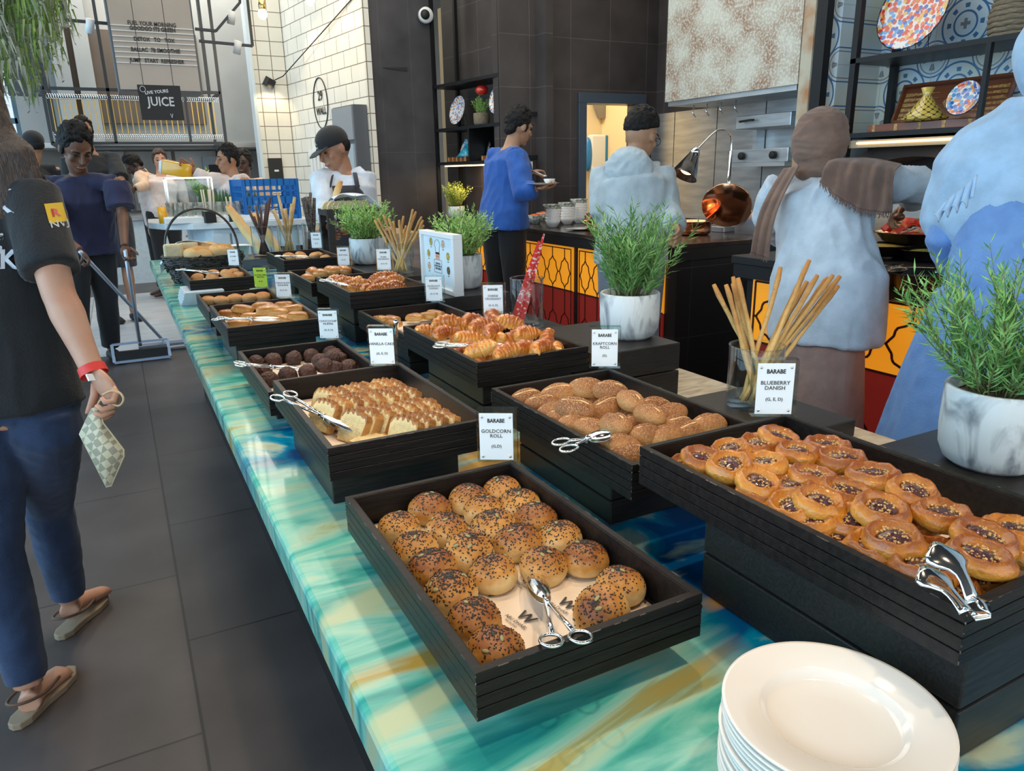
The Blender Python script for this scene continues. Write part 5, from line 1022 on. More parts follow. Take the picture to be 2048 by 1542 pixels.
# ================================================================ white poster frame
pf_ = empty('poster_frame', (.965, 2.41, 1.0005), 0, 'white box frame holding a poster with a cartoon cook and food circles', 'frame')
b = MB()
for a in ((-.155, -.137, .016, .189), (.137, .155, .016, .189), (-.155, .155, 0, .016), (-.155, .155, .189, .205)): b.bb(0, .034, a[0], a[1], a[2], a[3])
b.bb(.012, .034, -.14, .14, .01, .195); b.build('white_frame', 'white', pf_, bevel=.0015)
MB().bb(.010, .0115, -.137, .137, .016, .189).build('poster_paper', mat('pale_blue_paper', (.74, .86, .92), .4), pf_)
FM = lambda y, z, dx=.0096: frame4((dx, y, z), (0, -1, 0), (0, 0, 1))
M['skin_print'] = mat('printed_skin', (.75, .40, .28), .5)
def flat(poly, y, z, m, name, sc=1, d=.0004, dx=.0096):
    o = MB().prism([(a*sc, b_*sc) for a, b_ in poly], 0, d).build(name, m, pf_); o.data.transform(FM(y, z, dx)); return o
circ = [(cos(k*pi/12), sin(k*pi/12)) for k in range(24)]
M['print_food'] = mat('printed_food', (.70, .52, .08), .5, col2=(.20, .14, .05), scale=120); M['print_food2'] = mat('printed_food_brown', (.45, .25, .12), .5, col2=(.8, .6, .4), scale=120)
for y, z, m in ((.065, .168, 'print_food'), (-.045, .166, 'print_food2'), (.092, .125, 'print_food'), (-.085, .128, 'print_food'), (.092, .080, 'print_food2'), (-.085, .080, 'soil')):
    flat(circ, y, z, m, 'food_circle', .014); txt('FRESH', .005, 'ink', pf_, FM(y, z-.019), 'caption', depth=.0001)
flat([(-.018, 0), (.018, 0), (.018, .022), (-.018, .022)], .008, .108, 'skin_print', 'cook_face'); flat([(-.019, 0), (.019, 0), (.017, .007), (-.017, .007)], .008, .128, 'black', 'cook_hair')
flat([(-.004, 0), (-.008, 0), (-.008, .004), (-.004, .004)], .010, .119, 'black', 'cook_eye', dx=.0090); flat([(-.004, 0), (-.008, 0), (-.008, .004), (-.004, .004)], -.004, .119, 'black', 'cook_eye', dx=.0090)
b = MB(); b.tube([(-.017, 0, 0), (-.019, .016, 0), (-.026, .024, 0), (-.018, .036, 0), (-.006, .042, 0), (.008, .042, 0), (.019, .036, 0), (.026, .024, 0), (.019, .016, 0), (.017, 0, 0)], .0007, 5); o = b.build('hat_outline', 'ink', pf_); o.data.transform(FM(.008, .136))
b = MB()
for p0_, p1_ in (((-.034, .064), (.034, .064)), ((.034, .064), (.034, .108)), ((.034, .108), (-.034, .108)), ((-.034, .108), (-.034, .064))): b.bar((*p0_, 0), (*p1_, 0), .0012, .0006)
o = b.build('text_box', 'ink', pf_); o.data.transform(FM(.008, 0)); txt('PLEASE USE THE\nGLOVES OR TONGS TO\nTAKE YOUR BREAD', .0095, 'ink', pf_, FM(.008, .086), 'poster_lettering', bold=.0002, sx=.62, depth=.0001)
for dy in (.016, -.002): flat([(-.003, 0), (.003, 0), (.003, .022), (-.003, .022)], dy, .020, 'ink', 'cook_leg')
# ================================================================ plates
M['china_warm'] = mat('ivory_glazed_china', (.80, .76, .70), .12, coat=.7)
PR = .0865
def plate_prof(r): return [(r*.52, 0), (r*.55, -.001), (r*.60, .001), (r*.66, .0045), (r*.93, .0125), (r, .0145), (r*1.004, .0155), (r, .0165), (r*.97, .0160), (r*.665, .0118), (r*.64, .0106), (r*.60, .0052), (r*.56, .0036), (r*.3, .0030), (0, .0030)]
pm_ = MB().lathe(plate_prof(PR), 96).mesh('dinner_plate', 'china_warm')
pcx = onz(1447, 1400, .985); cx_, cy_ = .450, .3160
for k in range(14):
    o = inst('plate', pm_, (cx_+RND.uniform(-.0012, .0012), cy_+RND.uniform(-.0012, .0012), .902+k*.0052)); tag(o, ('ivory plate, topmost of the near stack' if k == 13 else 'ivory plate, lowest of the near stack' if k == 0 else 'ivory plate, %s from the bottom of the near stack' % ords[k] if k < 13 else ''), 'plate', 'near stack of ivory plates')
# stacked folded napkins and plates before the basket
nm_ = MB().box((0, 0, .0032), (.15, .22, .0055)).mesh('folded_napkin', mat('grey_white_napkin', (.55, .62, .68), .8, var=.1, scale=30))
for k in range(9): tag(inst('folded_napkin', nm_, (.255+.006*k*.3, 3.36-.004*k, .9005+k*.0062), (0, 0, RND.uniform(-.02, .02))), 'folded grey-white napkin, %s in the pile left of the scone tray' % ('lowest' if k == 0 else 'topmost' if k == 8 else '%s from the bottom' % ords[k]), 'napkin', 'napkin pile')
# ================================================================ tongs
def ring_pts(c, rx, ry, ax, ay, n=26): return [Vector(c)+ax*(rx*cos(2*pi*k/n))+ay*(ry*sin(2*pi*k/n)) for k in range(n)]
def scissor_tongs(hp, jp, label, L=None, open_=.10, flat_z=True, spoon_r=.0115):
    """hp: between the finger rings, jp: tip of the jaws"""
    hp, jp = Vector(hp), Vector(jp); d = (jp-hp); L = d.length; d.normalize(); side = Vector((0, 0, 1)).cross(d).normalized(); up = d.cross(side)
    t = empty('serving_tongs', hp, 0, label, 'tongs', 'scissor tongs with finger rings')
    for s in (-1, 1):
        r = MB(); c = side*(s*.014)-d*.0; r.tube(ring_pts(c, .013, .0105, d, side), .0018, 8, closed=True); r.build('finger_ring', 'chrome', t)
        pv = d*(L*.48); b = MB(); b.tube([c+d*.013-side*s*.004, c*.55+d*(L*.2), pv+side*s*.0018], [.0026, .0028, .0022], 8); b.build('arm', 'chrome', t)
        j = MB(); fn_ = lambda q, v, s=s: q
        R = Matrix((d, side, up)).transposed()
        j.ell(d*(L*.76)+up*(s*.005), (L*.24, spoon_r, .0032), 22, 10, 0, lambda q, v, s=s: Vector((q.x, q.y, q.z*(.35)-s*.0028*((v.x)**2+(v.y)**2)+s*.0010)), R)
        j.tube([pv, d*(L*.55)+up*s*.003], [.0024, .0035], 8); j.build('spoon_jaw', 'chrome', t)
    MB().lathe([(.003, -.005), (.0035, 0), (.003, .005), (0, .006)], 12).build('pivot', 'chrome', t, d*(L*.48)); return t
g = TR['gold']; scissor_tongs(onz(1132, 1277, g.z+.004), onz(1062, 1148, gz+.014), 'steel ring-handled tongs resting on the front rim of the seeded roll tray')
g = TR['cake']; scissor_tongs(onz(568, 792, g.z+.006), onz(722, 870, g.z-.030), 'steel ring-handled tongs over the left rim of the vanilla cake tray')
g = TR['muff']; scissor_tongs(onz(481, 728, g.z+.004), onz(606, 740, g.z-.028), 'steel ring-handled tongs over the left rim of the muffin tray')
g = TR['croi']; scissor_tongs(onz(881, 690, g.z+.010), onz(1030, 693, g.z+.006), 'steel ring-handled tongs lying on the cheese croissants')
g = TR['kraf']; scissor_tongs(onz(1130, 890, g.z+.004), onz(1222, 866, g.z+.012), 'steel ring-handled tongs over the left rim of the oval roll tray', spoon_r=.014)
g = TR['plai']; scissor_tongs(onz(653, 560, g.z+.004), onz(697, 573, g.z-.010), 'steel ring-handled tongs over the corner of the small croissant tray')
g = TR['past']; scissor_tongs(onz(438, 637, g.z+.004), onz(560, 638, g.z+.004), 'steel tongs with a rounded spoon resting on the chocolate pastries', spoon_r=.013)
g = TR['scon']; scissor_tongs(onz(362, 539, g.z+.006), onz(440, 547, g.z-.004), 'small steel tongs across the scone tray')
g = TR['cook']; scissor_tongs(onz(556, 512, g.z+.004), onz(618, 514, g.z-.006), 'small steel tongs across the cookie tray')
# flat spring tongs on the danishes
bz = TR['blue'].z; hd_ = onz(1950, 1212, bz+.008); a1 = onz(1872, 1082, bz+.040); a2 = onz(1850, 1130, bz+.018)
t = empty('spring_tongs', hd_, 0, 'broad flat steel spring tongs lying on the blueberry danishes', 'tongs')
def blade(a, b_, up, wids, nm, bow=.006):
    a, b_ = Vector(a), Vector(b_); d = (b_-a); L = d.length; d.normalize(); sd = d.cross(Vector(up)).normalized(); nn = sd.cross(d); m = MB(); N = len(wids); vs = []; K = 8
    for i, wv in enumerate(wids):
        f_ = i/(N-1); c = a+d*(L*f_)+nn*(bow*sin(f_*pi))
        for k in range(K+1):
            x = k/K*2-1; vs.append(c+sd*(x*wv)+nn*(-.35*wv*x*x))
    m.add(vs, [(i*(K+1)+k, i*(K+1)+k+1, (i+1)*(K+1)+k+1, (i+1)*(K+1)+k) for i in range(N-1) for k in range(K)], 0, True); o = m.build(nm, 'chrome', t); s_ = o.modifiers.new('t', 'SOLIDIFY'); s_.thickness = .0012; return o
blade((0, 0, .004), a1-hd_, (0, 0, 1), [.0075, .0065, .006, .0055, .006, .009, .016, .019, .017, .010, .003], 'upper_blade')
blade((-.004, .002, -.004), a2-hd_, (0, 0, 1), [.0075, .0065, .006, .006, .007, .011, .016, .017, .012, .005], 'lower_blade', .002)
MB().tube([(-.004, -.003, .006), (.004, -.008, .002), (.003, -.008, -.004), (-.006, -.002, -.006)], [(.0075, .0012)]*4, 8, side=(1, .6, 0)).build('spring_bend', 'chrome', t)
o = MB().lathe([(.006, 0), (.007, .03), (.006, .038), (0, .040)], 14).build('upright_tongs', 'chrome', None, onz(792, 668, 1.01), (.15, 0, 0)); tag(o, 'small upright steel handle behind the vanilla cake sign', 'tongs')
# ================================================================ handled basket with bread
M['wicker'] = mat('black_wicker', (.014, .011, .010), .35, col2=(.045, .035, .03), scale=60)
bk = empty('wicker_basket', (.355, 4.02, .9005), 0, 'black wicker basket with a tall hoop handle, filled with bread loaves', 'basket'); b = MB(); q = random.Random(8); RX, RY = .185, .15
for k in range(16):
    z = .008+k*.0082; sc = .80+.22*(k/15)
    b.tube([(RX*sc*cos(a*pi/18)*(1+.015*((a+k) % 2)), RY*sc*sin(a*pi/18)*(1+.015*((a+k) % 2)), z+.002*sin(a*2.1+k)) for a in range(36)], .0046, 5, closed=True)
for a in range(24): b.tube([(RX*.80*cos(a*pi/12), RY*.80*sin(a*pi/12), 0), (RX*1.02*cos(a*pi/12), RY*1.02*sin(a*pi/12), .135)], .004, 5)
for k in range(120):
    a = q.uniform(0, 6.28); z = q.uniform(.01, .13); sc = .83+.22*z/.135; a2_ = a+q.uniform(.15, .35); b.tube([(RX*sc*cos(a), RY*sc*sin(a), z), (RX*(sc+.04)*cos((a+a2_)/2), RY*(sc+.04)*sin((a+a2_)/2), z+q.uniform(-.01, .01)), (RX*sc*cos(a2_), RY*sc*sin(a2_), z+q.uniform(-.02, .02))], .003, 5)
b.build('woven_body', 'wicker', bk)
hb = MB()
for k in range(2): hb.tube(smooth([Vector((RX*.93*cos(pi-pi*i/12), .006*(k*2-1)*cos(i*1.3), .12+.235*sin(pi*i/12)**.8)) for i in range(13)], 4), .0055, 7)
hb.build('hoop_handle', 'wicker', bk)
M['loaf'] = baked('country_loaf_crust', (.78, .56, .28), (.66, .38, .13), (.50, .24, .06), rough=.6, zlo=.25, zhi=.85, bs=40, bump=.5, rnd=.1)
lm = [bun_mesh('bread_loaf', .05, .042, 'loaf', s, .10, 26, -.6, 1.5, .12) for s in range(3)]
for i, (dx, dy, dz, rz, lb) in enumerate(((-.02, -.05, .135, .1, 'crusty bread loaf at the front of the handled basket'), (.09, -.02, .14, .5, 'golden bread loaf at the right of the handled basket'), (.03, .06, .145, -.3, 'tall bread loaf at the back of the handled basket'), (-.09, .04, .13, .1, 'bread loaf under the sliced bread in the basket'))): tag(inst('bread_loaf', lm[i % 3], (.355+dx, 4.02+dy, .90+dz), (.1, .1, rz)), lb, 'bread', 'loaves in the handled basket')
M['crumb'] = mat('pale_bread_crumb', (.80, .68, .42), .8, var=.1, scale=60, bump=.3)
for i, (dx, dy, lb) in enumerate(((-.135, -.02, 'thick slice of white bread at the left of the handled basket'), (-.06, .03, 'second white bread slice leaning in the handled basket'))):
    o = MB().box((0, 0, 0), (.09, .02, .07)).build('bread_slice', ['crumb'], None, (.355+dx, 4.02+dy, 1.06), (.2, 0, .1), bevel=.01); tag(o, lb, 'bread', 'white bread slices')
def cloth(pts_fn, nx, ny, m, label, name='cloth', th=.002, cat='cloth', group=None):
    b = MB(); vs = [pts_fn(i/nx, j/ny) for j in range(ny+1) for i in range(nx+1)]
    b.add(vs, [(j*(nx+1)+i, j*(nx+1)+i+1, (j+1)*(nx+1)+i+1, (j+1)*(nx+1)+i) for j in range(ny) for i in range(nx)], 0, True); o = b.build(name, m); s_ = o.modifiers.new('t', 'SOLIDIFY'); s_.thickness = th; return tag(o, label, cat, group)
M['linen'] = mat('white_linen', (.74, .77, .80), .85)
cloth(lambda u, v: Vector((.355-.20+.44*u, 4.02+.02+.17*v, 1.045+.035*sin(u*7+v*2)*.6+.05*sin(pi*u)-.08*v*v-.10*max(0, .18-u)*3)), 30, 16, 'linen', 'white cloth draped behind the loaves of the handled basket')
# ================================================================ far end of the buffet: glass cylinders, stand with sliced bread
b5 = empty('serving_tray', (.84, 4.45, .9005), 0, 'dark rectangular tray holding the glass cylinders at the far end', 'tray'); MB().box((0, 0, .03), (.52, .30, .06)).build('box', 'black_box', b5, bevel=.004); MB().box((-.13, -.151, .03), (.27, .003, .055)).build('slate_front', mat('grey_slate', (.14, .17, .20), .5, var=.3, scale=20), b5)
M['stick_dark'] = mat('dark_rye_stick', (.075, .028, .020), .6, bump=.5, bscale=90); M['stick_black'] = mat('charcoal_seeded_stick', (.015, .013, .014), .45, col2=(.16, .13, .11), scale=130, bump=.7, bscale=140); M['crisp'] = mat('pale_crispbread', (.66, .46, .22), .6, col2=(.45, .26, .09), scale=25)
def bundle(c, r, h, n, m, nm, gname, seed, rs, spread, Ls):
    glass_vase(c, r, h, 'tall glass cylinder of '+nm); q = random.Random(seed)
    for k in range(n):
        a = 2*pi*k/n+q.uniform(-.3, .3); rr = r*q.uniform(.2, .75); p0_ = Vector((c[0]-cos(a)*rr*.7, c[1]-sin(a)*rr*.7, c[2]+.012)); p1_ = Vector((c[0]+cos(a)*spread*q.uniform(.3, 1), c[1]+sin(a)*spread*q.uniform(.3, 1), c[2]+q.uniform(*Ls))); v = p1_-p0_
        o = MB().tube([(0, 0, 0), (q.uniform(-.004, .004), q.uniform(-.004, .004), v.length*.5), (0, 0, v.length)], [(rs, rs*.6), (rs*1.1, rs*.7), (rs*.8, rs*.5)], 8).build('crisp_stick', m, None, p0_, v.to_track_quat('Z', 'Y').to_euler())
        tag(o, '%s in the far glass cylinder, its top leaning %s' % (gname, ('right', 'back right', 'back', 'back left', 'left', 'front left', 'front', 'front right')[int(((a % (2*pi))+pi/8)//(pi/4)) % 8])+(' (taller)' if v.length > sum(Ls)/2 else ' (shorter)'), 'crisp stick', gname+' in a glass')
bundle((.715, 4.42, .9605), .060, .17, 8, 'stick_dark', 'dark brown sticks', 'dark brown stick', 3, .009, .075, (.22, .33))
bundle((.86, 4.42, .9605), .060, .17, 8, 'crisp', 'pale crispbread strips', 'pale crispbread strip', 5, .011, .07, (.22, .36))
bundle((1.0, 4.44, .9605), .055, .17, 8, 'stick_black', 'charcoal seeded sticks', 'charcoal seeded stick', 7, .012, .045, (.24, .38))
M['baguette'] = baked('baguette_crust', (.78, .52, .22), (.64, .32, .09), (.46, .20, .05), rough=.5, zlo=.2, zhi=.9, bs=40, bump=.4)
def baguette(a, b_, r, label):
    a, b_ = Vector(a), Vector(b_); v = b_-a; n = 14; rs = [r*(.35+.65*sin(pi*(i+.5)/n)**.5)*(1+.06*sin(i*2.2)) for i in range(n)]
    o = MB().tube([(0, 0, v.length*i/(n-1)) for i in range(n)], rs, 14).build('baguette', 'baguette', None, a, v.to_track_quat('Z', 'Y').to_euler()); tag(o, label, 'baguette', 'baguettes at the far end')
ctr2 = Vector((.66, 4.75, .9)); kk = (ctr2-EYE).dot(_fw)
baguette(EYE+_ray(528, 510)*kk, EYE+_ray(455, 412)*kk, .030, 'golden baguette leaning left behind the dark sticks')
baguette(EYE+_ray(560, 505)*(kk+.1), EYE+_ray(505, 428)*(kk+.1), .030, 'baguette behind the glass of dark sticks')
sd_ = empty('bread_stand', (1.23, 4.42, .9005), 0, 'black open stand carrying sliced bread under a white cloth', 'stand'); b = MB()
MB().bb(-.16, .16, -.11, .11, .275, .31).build('top_board', 'black_box', sd_)
for x in (-.14, .14):
    for y in (-.09, .09): MB().bb(x-.018, x+.018, y-.018, y+.018, 0, .275).build('leg', 'black_box', sd_)
for k in range(8):
    o = MB().prism([(.055*cos(a*pi/8), .045*sin(a*pi/8)) for a in range(9)], 0, .012, 0, rot3(pi/2, 0, 0)).build('bread_slice', 'crumb', None, (1.10+k*.030, 4.40, 1.2110), (0, 0, .5)); tag(o, 'slice of pale bread on the black stand, %s from the left' % ords[k], 'bread', 'sliced bread on the stand')
cloth(lambda u, v: Vector((1.12+.30*u, 4.34+.16*v, 1.265+.04*sin(pi*u)*(1-.3*v)+.012*sin(u*11+v*5)-.06*u*u)), 24, 12, 'linen', 'white cloth over the sliced bread on the black stand')
kb = (Vector((1.2, 4.45, 1.2))-EYE).dot(_fw); baguette(EYE+_ray(668, 398)*kb, EYE+_ray(682, 362)*kb, .020, 'thin baguette standing up in front of the chef')
o = bun_mesh('x', .05, .04, 'loaf', 4, .1, 20, -.6, 1.3); o = inst('bread_loaf', o, (1.18, 4.40, .94), (0, 0, .4)); tag(o, 'round loaf on the counter under the black stand', 'bread')
# ================================================================ juice bar and kitchen at the back
M['bar_white'] = mat('white_bar_front', (.62, .72, .78), .45, var=.1); M['bar_top'] = mat('pale_bar_top', (.66, .72, .74), .3, var=.1)
jb = empty('juice_bar', (.8, 6.2, 0), 0, 'white rounded juice bar with square black inset handles beyond the basket', 'counter')
D = (-.8, -6.2, 0); P_ = [(.22, 6.9), (.20, 6.35), (.30, 6.05), (.48, 5.92), (.75, 5.87), (1.35, 5.87), (1.35, 6.9)]
MB().prism(P_, 1.035, 1.08).build('bar_top', 'bar_top', jb, D, bevel=.004)
P2 = [(.50, 6.8), (.50, 6.25), (.56, 6.0), (.62, 5.93), (1.3, 5.93), (1.3, 6.8)]; MB().prism(P2, 0, 1.035).build('bar_body', 'bar_white', jb, D)
for k in range(5):
    x = .60+k*.14; fp = MB().bb(x, x+.125, 5.905, 5.925, .55, 1.0).build('front_panel', 'bar_white', jb, D, bevel=.004); MB().bb(x+.04, x+.09, 5.898, 5.906, .78, .88).build('inset_handle', 'black', fp)
w2 = empty('work_counter', (1.75, 6.6, 0), 0, 'steel and wood counter beside the juice bar in front of the chef cabinet', 'counter'); MB().bb(-.35, .42, -.9, .5, .9, .94).build('wood_top', mat('pale_wood_top', (.50, .38, .25), .4, col2=(.42, .30, .19), scale=4, stretch=(1, 8, 1)), w2); MB().bb(-.33, .40, -.88, .48, 0, .9).build('steel_body', 'steel', w2)
# cardboard-brown boxes and notice in front of the chef
bx = empty('brown_box', (1.45, 5.25, .0), 0, 'brown slotted box stack behind the crispbread glasses', 'box'); MB().bb(-.28, .28, -.2, .2, 0, 1.02).build('box', mat('brown_box_board', (.27, .15, .10), .7, var=.1, scale=8), bx, bevel=.004)
b = MB(); [b.bb(.02+k*.016, .026+k*.016, -.205, -.2, .78, .92) for k in range(8)]; b.build('vent_slots', 'black', bx)
nt = empty('notice_card', (1.30, 5.05, 1.022), radians(-8), 'white notice with a red heading reading ALLERGY behind the crispbread sticks', 'sign'); MB().bb(-.07, .07, -.003, .003, 0, .19).build('card', 'white', nt); MB().bb(-.065, .065, -.0045, -.003, .15, .18).build('red_heading', 'red', nt); txt('ALLERGY', .026, 'card', nt, frame4((0, -.0048, .165), (1, 0, 0), (0, 0, 1)), 'heading_lettering'); txt('PLEASE ASK\nOUR TEAM\nBEFORE EATING', .017, 'ink', nt, frame4((0, -.0034, .08), (1, 0, 0), (0, 0, 1)), 'notice_lettering')
# blue crate of glasses
M['blue_plastic'] = mat('blue_crate_plastic', (.010, .16, .50), .4)
cr = empty('glass_crate', (1.05, 6.15, 1.0805), .1, 'bright blue perforated glass crate on the juice bar', 'crate'); b = MB(); W_, H_, Dp = .40, .30, .36
for (sx, sy) in ((0, -1), (0, 1), (1, 0), (-1, 0)):
    def pl(a0, a1, z0, z1):
        if sx == 0: b.bb(a0, a1, sy*Dp/2-.006, sy*Dp/2+.006, z0, z1)
        else: b.bb(sx*W_/2-.006, sx*W_/2+.006, a0*Dp/W_, a1*Dp/W_, z0, z1)
    for z0, z1 in ((0, .03), (.07, .08), (.115, .17), (.205, .215), (.25, H_)): pl(-W_/2, W_/2, z0, z1)
    for k in range(9): a = -W_/2+k*W_/8; wv = .016 if k in (0, 8) else .006; pl(a-wv, a+wv, 0, H_)
b.bb(-W_/2, W_/2, -Dp/2, Dp/2, 0, .01); b.build('crate_walls', 'blue_plastic', cr)
# glasses in a row, small things on the bar
gm = MB().lathe([(.022, 0), (.030, .10), (.0285, .10), (.021, .004), (0, .004)], 14).mesh('drinking_glass', 'glass')
gnames = []
for r_ in range(2):
    for k in range(11): tag(inst('drinking_glass', gm, (.36+k*.065, 5.98+r_*.075+max(0, .45-k*.12)*.3, 1.1255)), 'drinking glass, %s from the left in the %s row on the juice bar' % (ords[k], ('front', 'back')[r_]), 'glass', 'glasses on the juice bar')
wtb = empty('glass_tray', (.70, 6.03, 1.0805), 0, 'long white tray under the row of glasses on the juice bar', 'tray'); MB().bb(-.40, .40, -.10, .18, 0, .044).build('tray_body', 'white', wtb, bevel=.004)
def straw_pot(x, y, s, lb, n=8):
    t = empty('straw_holder', (x, y, 1.0805), .2, lb, 'holder'); MB().prism([(-.04*s, -.04*s), (.04*s, -.04*s), (.04*s, .04*s), (-.04*s, .04*s)], 0, .085*s).build('black_box', 'black', t); q = random.Random(int(x*99))
    for k in range(n): a, c_ = q.uniform(-.03, .03)*s, q.uniform(-.03, .03)*s; MB().tube([(a, c_, .02), (a*1.5, c_*1.5, .085+.16*s)], .005, 6).build('wooden_straw', mat('pale_straw_%d' % k, (.66, .56, .42), .7) if k == 0 else bpy.data.materials['pale_straw_0'], t)
straw_pot(.60, 5.80+.13, .95, 'black box of wooden straws seen through the basket hoop'); straw_pot(.76, 5.93, .6, 'small black pot beside the straw box', 3)
# juice dispenser and jug
jd = empty('juice_dispenser', (.52, 6.35, 1.0805), 0, 'clear square juice dispenser with metal rim on the juice bar', 'dispenser')
b = MB(); [b.bb(*a) for a in ((-.16, .16, -.12, -.116, 0, .30), (-.16, .16, .116, .12, 0, .30), (-.16, -.156, -.12, .12, 0, .30), (.156, .16, -.12, .12, 0, .30))]; b.build('clear_tank', 'glass', jd)
b = MB(); [b.bar((x, y, 0), (x, y, .32), .012, .012) for x in (-.16, .16) for y in (-.12, .12)]; [b.bar((-.16, y, .32), (.16, y, .32), .012, .012) for y in (-.12, .12)]; b.build('metal_frame', 'chrome', jd); MB().bb(-.155, .155, -.115, .115, 0, .09).build('iced_water', mat('pale_green_drink', (.45, .62, .58), .2), jd)
o = MB().lathe([(.03, 0), (.03, .12), (0, .12)], 16).build('juice_glass', mat('orange_drink', (.80, .38, .02), .3), None, (.30, 6.13, 1.0805)); tag(o, 'small glass of amber drink at the left end of the juice bar', 'drink')
# wheat grass blocks
M['grass'] = mat('wheat_grass_blades', (.04, .13, .04), .6, col2=(.09, .22, .06), scale=20)
for x0, x1, lb in ((.66, .92, 'left block of tall wheat grass on the juice bar'), (.94, 1.12, 'right block of tall wheat grass in front of the pouring man')):
    t = empty('wheat_grass', ((x0+x1)/2-.07, 6.5, 1.0805), 0, lb, 'plant', 'wheat grass blocks'); w_ = x1-x0; MB().bb(-w_/2, w_/2, -.06, .06, 0, .05).build('planter', 'white', t); b = MB(); q = random.Random(int(x0*50))
    for k in range(420):
        x, y = q.uniform(-w_/2, w_/2), q.uniform(-.055, .055); h = q.uniform(.13, .20); dx = q.uniform(-.02, .02); b.add([(x-.003, y, .04), (x+.003, y, .04), (x+dx, y+q.uniform(-.01, .01), .05+h)], [(0, 1, 2)])
    o = b.build('blades', 'grass', t); o['kind'] = 'stuff'
# cabinet and knife guard behind the chef (against the receding wall)
Rz = Matrix.Rotation(ra, 3, 'Z')
def onwall(dx, dy, z): return Vector((2.32, 7.15, 0))+Rz @ Vector((dx, dy, z))
fg = empty('steel_refrigerator', onwall(-.12, .03, 0), ra, 'tall grey cabinet with a steel door behind the capped chef', 'refrigerator')
M['grey_cab'] = mat('dark_grey_cabinet', (.10, .11, .125), .4); M['grey_cab2'] = mat('mid_grey_cabinet', (.26, .29, .32), .35)
MB().bb(-.10, .035, -.02, .47, 0, 2.03).build('carcass', 'grey_cab', fg); MB().bb(-.115, -.10, .0, .47, 1.72, 2.02).build('upper_panel', 'grey_cab2', fg); f2 = MB().bb(-.12, -.10, .01, .46, .15, 1.68).build('steel_door', mat('pale_steel_door', (.46, .56, .62), .3, .3), fg); MB().bb(-.14, -.12, .20, .22, .5, 1.5).build('door_handle', 'chrome', f2)
ut = empty('utensil_rack', onwall(-.085, 1.25, 1.25), ra, 'white slotted rack on the tiled wall left of the chef', 'rack')
for k in range(5): MB().bb(-.03, .0, -.22+k*.10, -.16+k*.10, 0, .42).build('slat', 'white', ut)
MB().bb(-.035, .005, -.26, .26, .36, .42).build('top_rail', 'white', ut); MB().bb(-.04, .005, -.27, .27, -.03, .0).build('bottom_rail', 'steel', ut)
for k in range(5):
    o = MB().lathe([(.03, 0), (.032, .08), (.025, .085), (.01, .12), (0, .12)], 14).build('steel_canister', 'chrome' if k % 2 else 'black', None, (1.48+k*.10, 6.0+.1*(k % 2), .941)); tag(o, '%s steel canister on the wooden counter beside the crate' % ('first', 'second', 'third', 'fourth', 'fifth')[k], 'canister', 'canisters')
ph = empty('wall_phone', (1.72, 9.15, 1.45), 0, 'dark dispenser on the cream tiles left of the chef', 'dispenser'); MB().bb(-.08, .08, 0, .03, -.15, .15).build('black_body', 'black', ph, bevel=.008); MB().bb(-.02, .03, -.005, 0, .0, .02).build('label', 'white', ph)
# round wall emblem, wall lamp and cable
em = empty('wall_emblem', onwall(-.083, 1.12, 2.13), ra, 'oval line emblem reading 29 WALL on the cream tiled wall', 'sign'); MB().tube([(-.003, .19*cos(k*pi/20), .25*sin(k*pi/20)) for k in range(40)], .006, 5, closed=True).build('ring', 'ink', em)
txt('29', .13, 'ink', em, frame4((-.003, 0, .07), (0, -1, 0), (0, 0, 1)), 'number_lettering', bold=.003); txt('WALL', .10, 'ink', em, frame4((-.003, 0, -.08), (0, -1, 0), (0, 0, 1)), 'word_lettering', bold=.003)
wl = empty('wall_lamp', (1.74, 9.12, 2.41), 0, 'small black wall lamp with its cable on the tiled corner', 'lamp'); MB().box((0, 0, 0), (.09, .09, .10), 0, rot3(.4, .4, .4)).build('housing', 'black', wl); pw_ = onwall(-.085, .05, 2.98)-Vector((1.74, 9.12, 2.41)); MB().tube([(0, -.03, 0), (.15, -.05, .07), pw_], .006, 6).build('cable', 'black', wl)
spot('tile_wall_washer', (1.60, 8.3, 3.0), (2.0, 8.0, 2.0), 14, (1, .72, .38), 120, .05); spot('wall_lamp_glow', (1.74, 9.05, 2.38), (1.72, 9.2, 1.9), 6, (1, .75, .45), 120, .03)
area('column_washer', (1.5, 7.2, 3.0), (2.1, 7.7, 2.35), .1, 1.0, 9, (1, .74, .4))
# bulbs on cords
for u, v, y, lb in ((525, 25, 6.5, 'bare glowing bulb in a brass holder hanging left of the tiled column'), (620, -2, 6.5, 'bare bulb cut by the top edge of the picture')):
    p = ony(u, v, y); t = empty('pendant_bulb', p, 0, lb, 'lamp', 'pendant bulbs'); MB().tube([(0, 0, .08), (0, 0, 4.3-p.z)], .004, 6).build('cord', 'black', t); MB().lathe([(.022, .02), (.026, .03), (.026, .09), (.012, .10), (0, .10)], 16).build('brass_holder', 'brass', t); MB().ell((0, 0, -.01), (.035, .035, .042), 16, 12).build('glass_bulb', mat('warm_bulb', (1, .62, .28), .4, emit=6) if u == 525 else bpy.data.materials['warm_bulb'], t)
